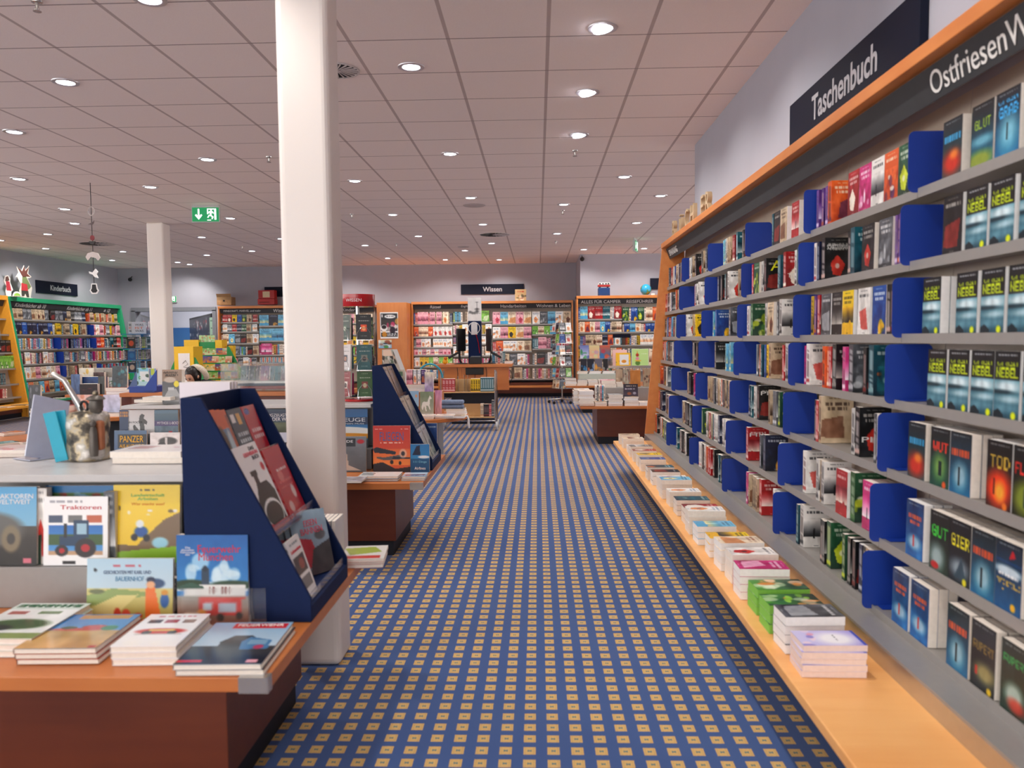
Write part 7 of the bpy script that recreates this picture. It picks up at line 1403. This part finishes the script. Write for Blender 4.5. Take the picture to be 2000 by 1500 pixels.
# local: person leans towards -X,-Y, face down-left; head centre at (hx, hy, hz)
hx, hy, hz_ = px_ - (px_ + .28), -.12, hp.z - .015
N = [((.0, .05, .74), .13), ((-.03, .03, .86), .125), ((-.12, -.02, .90), .12), ((-.2, -.07, .93), .07), ((hx + .05, hy + .03, hz_ - .07), .05),
     ((.09, .06, .70), .095), ((.10, .05, .42), .07), ((.11, .08, .08), .05), ((-.08, .04, .70), .095), ((-.10, .03, .42), .07), ((-.10, .06, .08), .05),
     ((-.08, .12, .88), .065), ((-.14, .14, .74), .05), ((-.27, -.02, .72), .04), ((-.16, -.16, .86), .065), ((-.22, -.24, .74), .05), ((-.33, -.24, .70), .04), ((.11, -.04, .05), .045), ((-.10, -.06, .05), .045)]
body = skin_mesh('body', N, [(0, 1), (1, 2), (2, 3), (3, 4), (0, 5), (5, 6), (6, 7), (0, 8), (8, 9), (9, 10), (2, 11), (11, 12), (12, 13), (2, 14), (14, 15), (15, 16), (7, 17), (10, 18)], COAT, t)
def head_part(name, mt, fn, n=20, sz=1.0): b = MB(); b.sphere((0, 0, 0), 1, n); b.v = [fn(Vector(v)) for v in b.v]; o = b.build(name, mt, t); return o
HM = Matrix.Translation((hx, hy, hz_)) @ Matrix.Rotation(-.35, 4, 'Z') @ Matrix.Rotation(.5, 4, 'X')   # face looks -Y and down
def face(v):
    x, y, z = v; rx, ry, rz_ = .070, .088, .105
    k = 1 - .22 * max(0, -z) ** 1.5; p = Vector((x * rx * k, y * ry, z * rz_))
    if y < -.5:
        p.y -= .012 * math.exp(-((x / .16) ** 2 + ((z + .12) / .22) ** 2)); p.y += .006 * math.exp(-(((abs(x) - .38) / .16) ** 2 + ((z - .12) / .14) ** 2)); p.y -= .004 * math.exp(-((x / .3) ** 2 + ((z + .48) / .1) ** 2))
    return HM @ p
head_part('head', SKIN, face, 26)
head_part('hair', HAIR, lambda v: HM @ Vector((v.x * .079 * (1 if v.z > -.3 else 1.02), max(v.y, -.62 if v.z < .45 else -.95) * .098 + .008, v.z * .114 + .012)), 22)
for s in (-1, 1):
    b = MB(); b.sphere(HM @ Vector((s * .027, -.083, .012)), .0085, 8, sz=.6); b.build('eye', mat('eye_dark', '1a1210', .2, noise=0), t)
    b = MB(); b.tube([HM @ Vector((s * .014, -.0875, .028)), HM @ Vector((s * .027, -.0885, .032)), HM @ Vector((s * .042, -.082, .027))], .0028, 6); b.build('eyebrow', HAIR, t)
    b = MB(); b.sphere(HM @ Vector((s * .071, .0, .0)), .016, 8, sz=1.3); b.build('ear', SKIN, t)
b = MB(); b.tube([HM @ Vector((-.02, -.0885, -.052)), HM @ Vector((0, -.0925, -.051)), HM @ Vector((.02, -.0885, -.052))], .0042, 6); b.build('mouth', mat('lips', 'b0645c', .5), t)
b = MB(); pts_ = []
for i in range(15): a = -.5 + (PI + 1.0) * i / 14; pts_.append(HM @ Vector((.098 * math.cos(a) + .02, .075, .1 * math.sin(a) - .015)))
b.tube(pts_, .034, 10); ob = b.build('fur_hood_trim', FUR, t)
md = ob.modifiers.new('disp', 'DISPLACE'); tx = bpy.data.textures.new('fur_noise', 'CLOUDS'); tx.noise_scale = .012; md.texture = tx; md.strength = .014
for s, (wx, wy, wz) in ((1, (-.27, -.02, .72)), (-1, (-.33, -.24, .70))):
    w0 = Vector((wx, wy, wz)); d = Vector((-.95, -.2, -.25)).normalized(); sd = Vector((0.2, -.97, 0))
    nd = [(w0, .022), (w0 + d * .035, .026), (w0 + d * .07, .028)]; ed = [(0, 1), (1, 2)]
    for k in range(4):
        base = w0 + d * .075 + sd * (k - 1.5) * .018; i0 = len(nd); L_ = (.03, .034, .032, .026)[k]
        nd += [(base, .0095), (base + d * L_ + Vector((0, 0, -.006)), .0088), (base + d * L_ * 1.7 + Vector((0, 0, -.022)), .008)]; ed += [(2, i0), (i0, i0 + 1), (i0 + 1, i0 + 2)]
    i0 = len(nd); tb = w0 + d * .03 + sd * -.026 * s; nd += [(tb, .011), (tb + d * .028 + sd * -.014 * s, .0095), (tb + d * .05 + sd * -.012 * s + Vector((0, 0, -.01)), .0085)]; ed += [(1, i0), (i0, i0 + 1), (i0 + 1, i0 + 2)]
    skin_mesh('hand', nd, ed, SKIN, t, 1)
for s in (-1, 1):
    b = MB(); b.lathe([(.001, 0), (.05, 0), (.052, .05), (.045, .1)], (.105 * s, .06, 0), 14); b.prism([(.105 * s - .045, .06), (.105 * s - .04, -.1), (.105 * s, -.14), (.105 * s + .04, -.1), (.105 * s + .045, .06)], 0, .06, 2); b.build('shoe', BLACK, t, bevel=.012)

# the foreground table goes on to the left of the picture edge
for i, (x, c_) in enumerate(((-1.86, 'G'), (-2.12, 'R'), (-2.40, 'B'), (-2.66, 'E'))):
    ms = bk(c_, i % 3, 'tall'); put_book('display_book', ms, T(x, 2.60, .671) @ Rx(-.08), '%s book on the grey step of the foreground table, outside the left edge' % CNAME[c_], None)
    ms = bk('WYLK'[i], (i + 1) % 3, 'tall'); put_book('lying_book', ms, T(x + .02, 2.1, .532 + ms[4]) @ FLAT, '%s book lying on the foreground table, outside the left edge' % CNAME['WYLK'[i]], None)
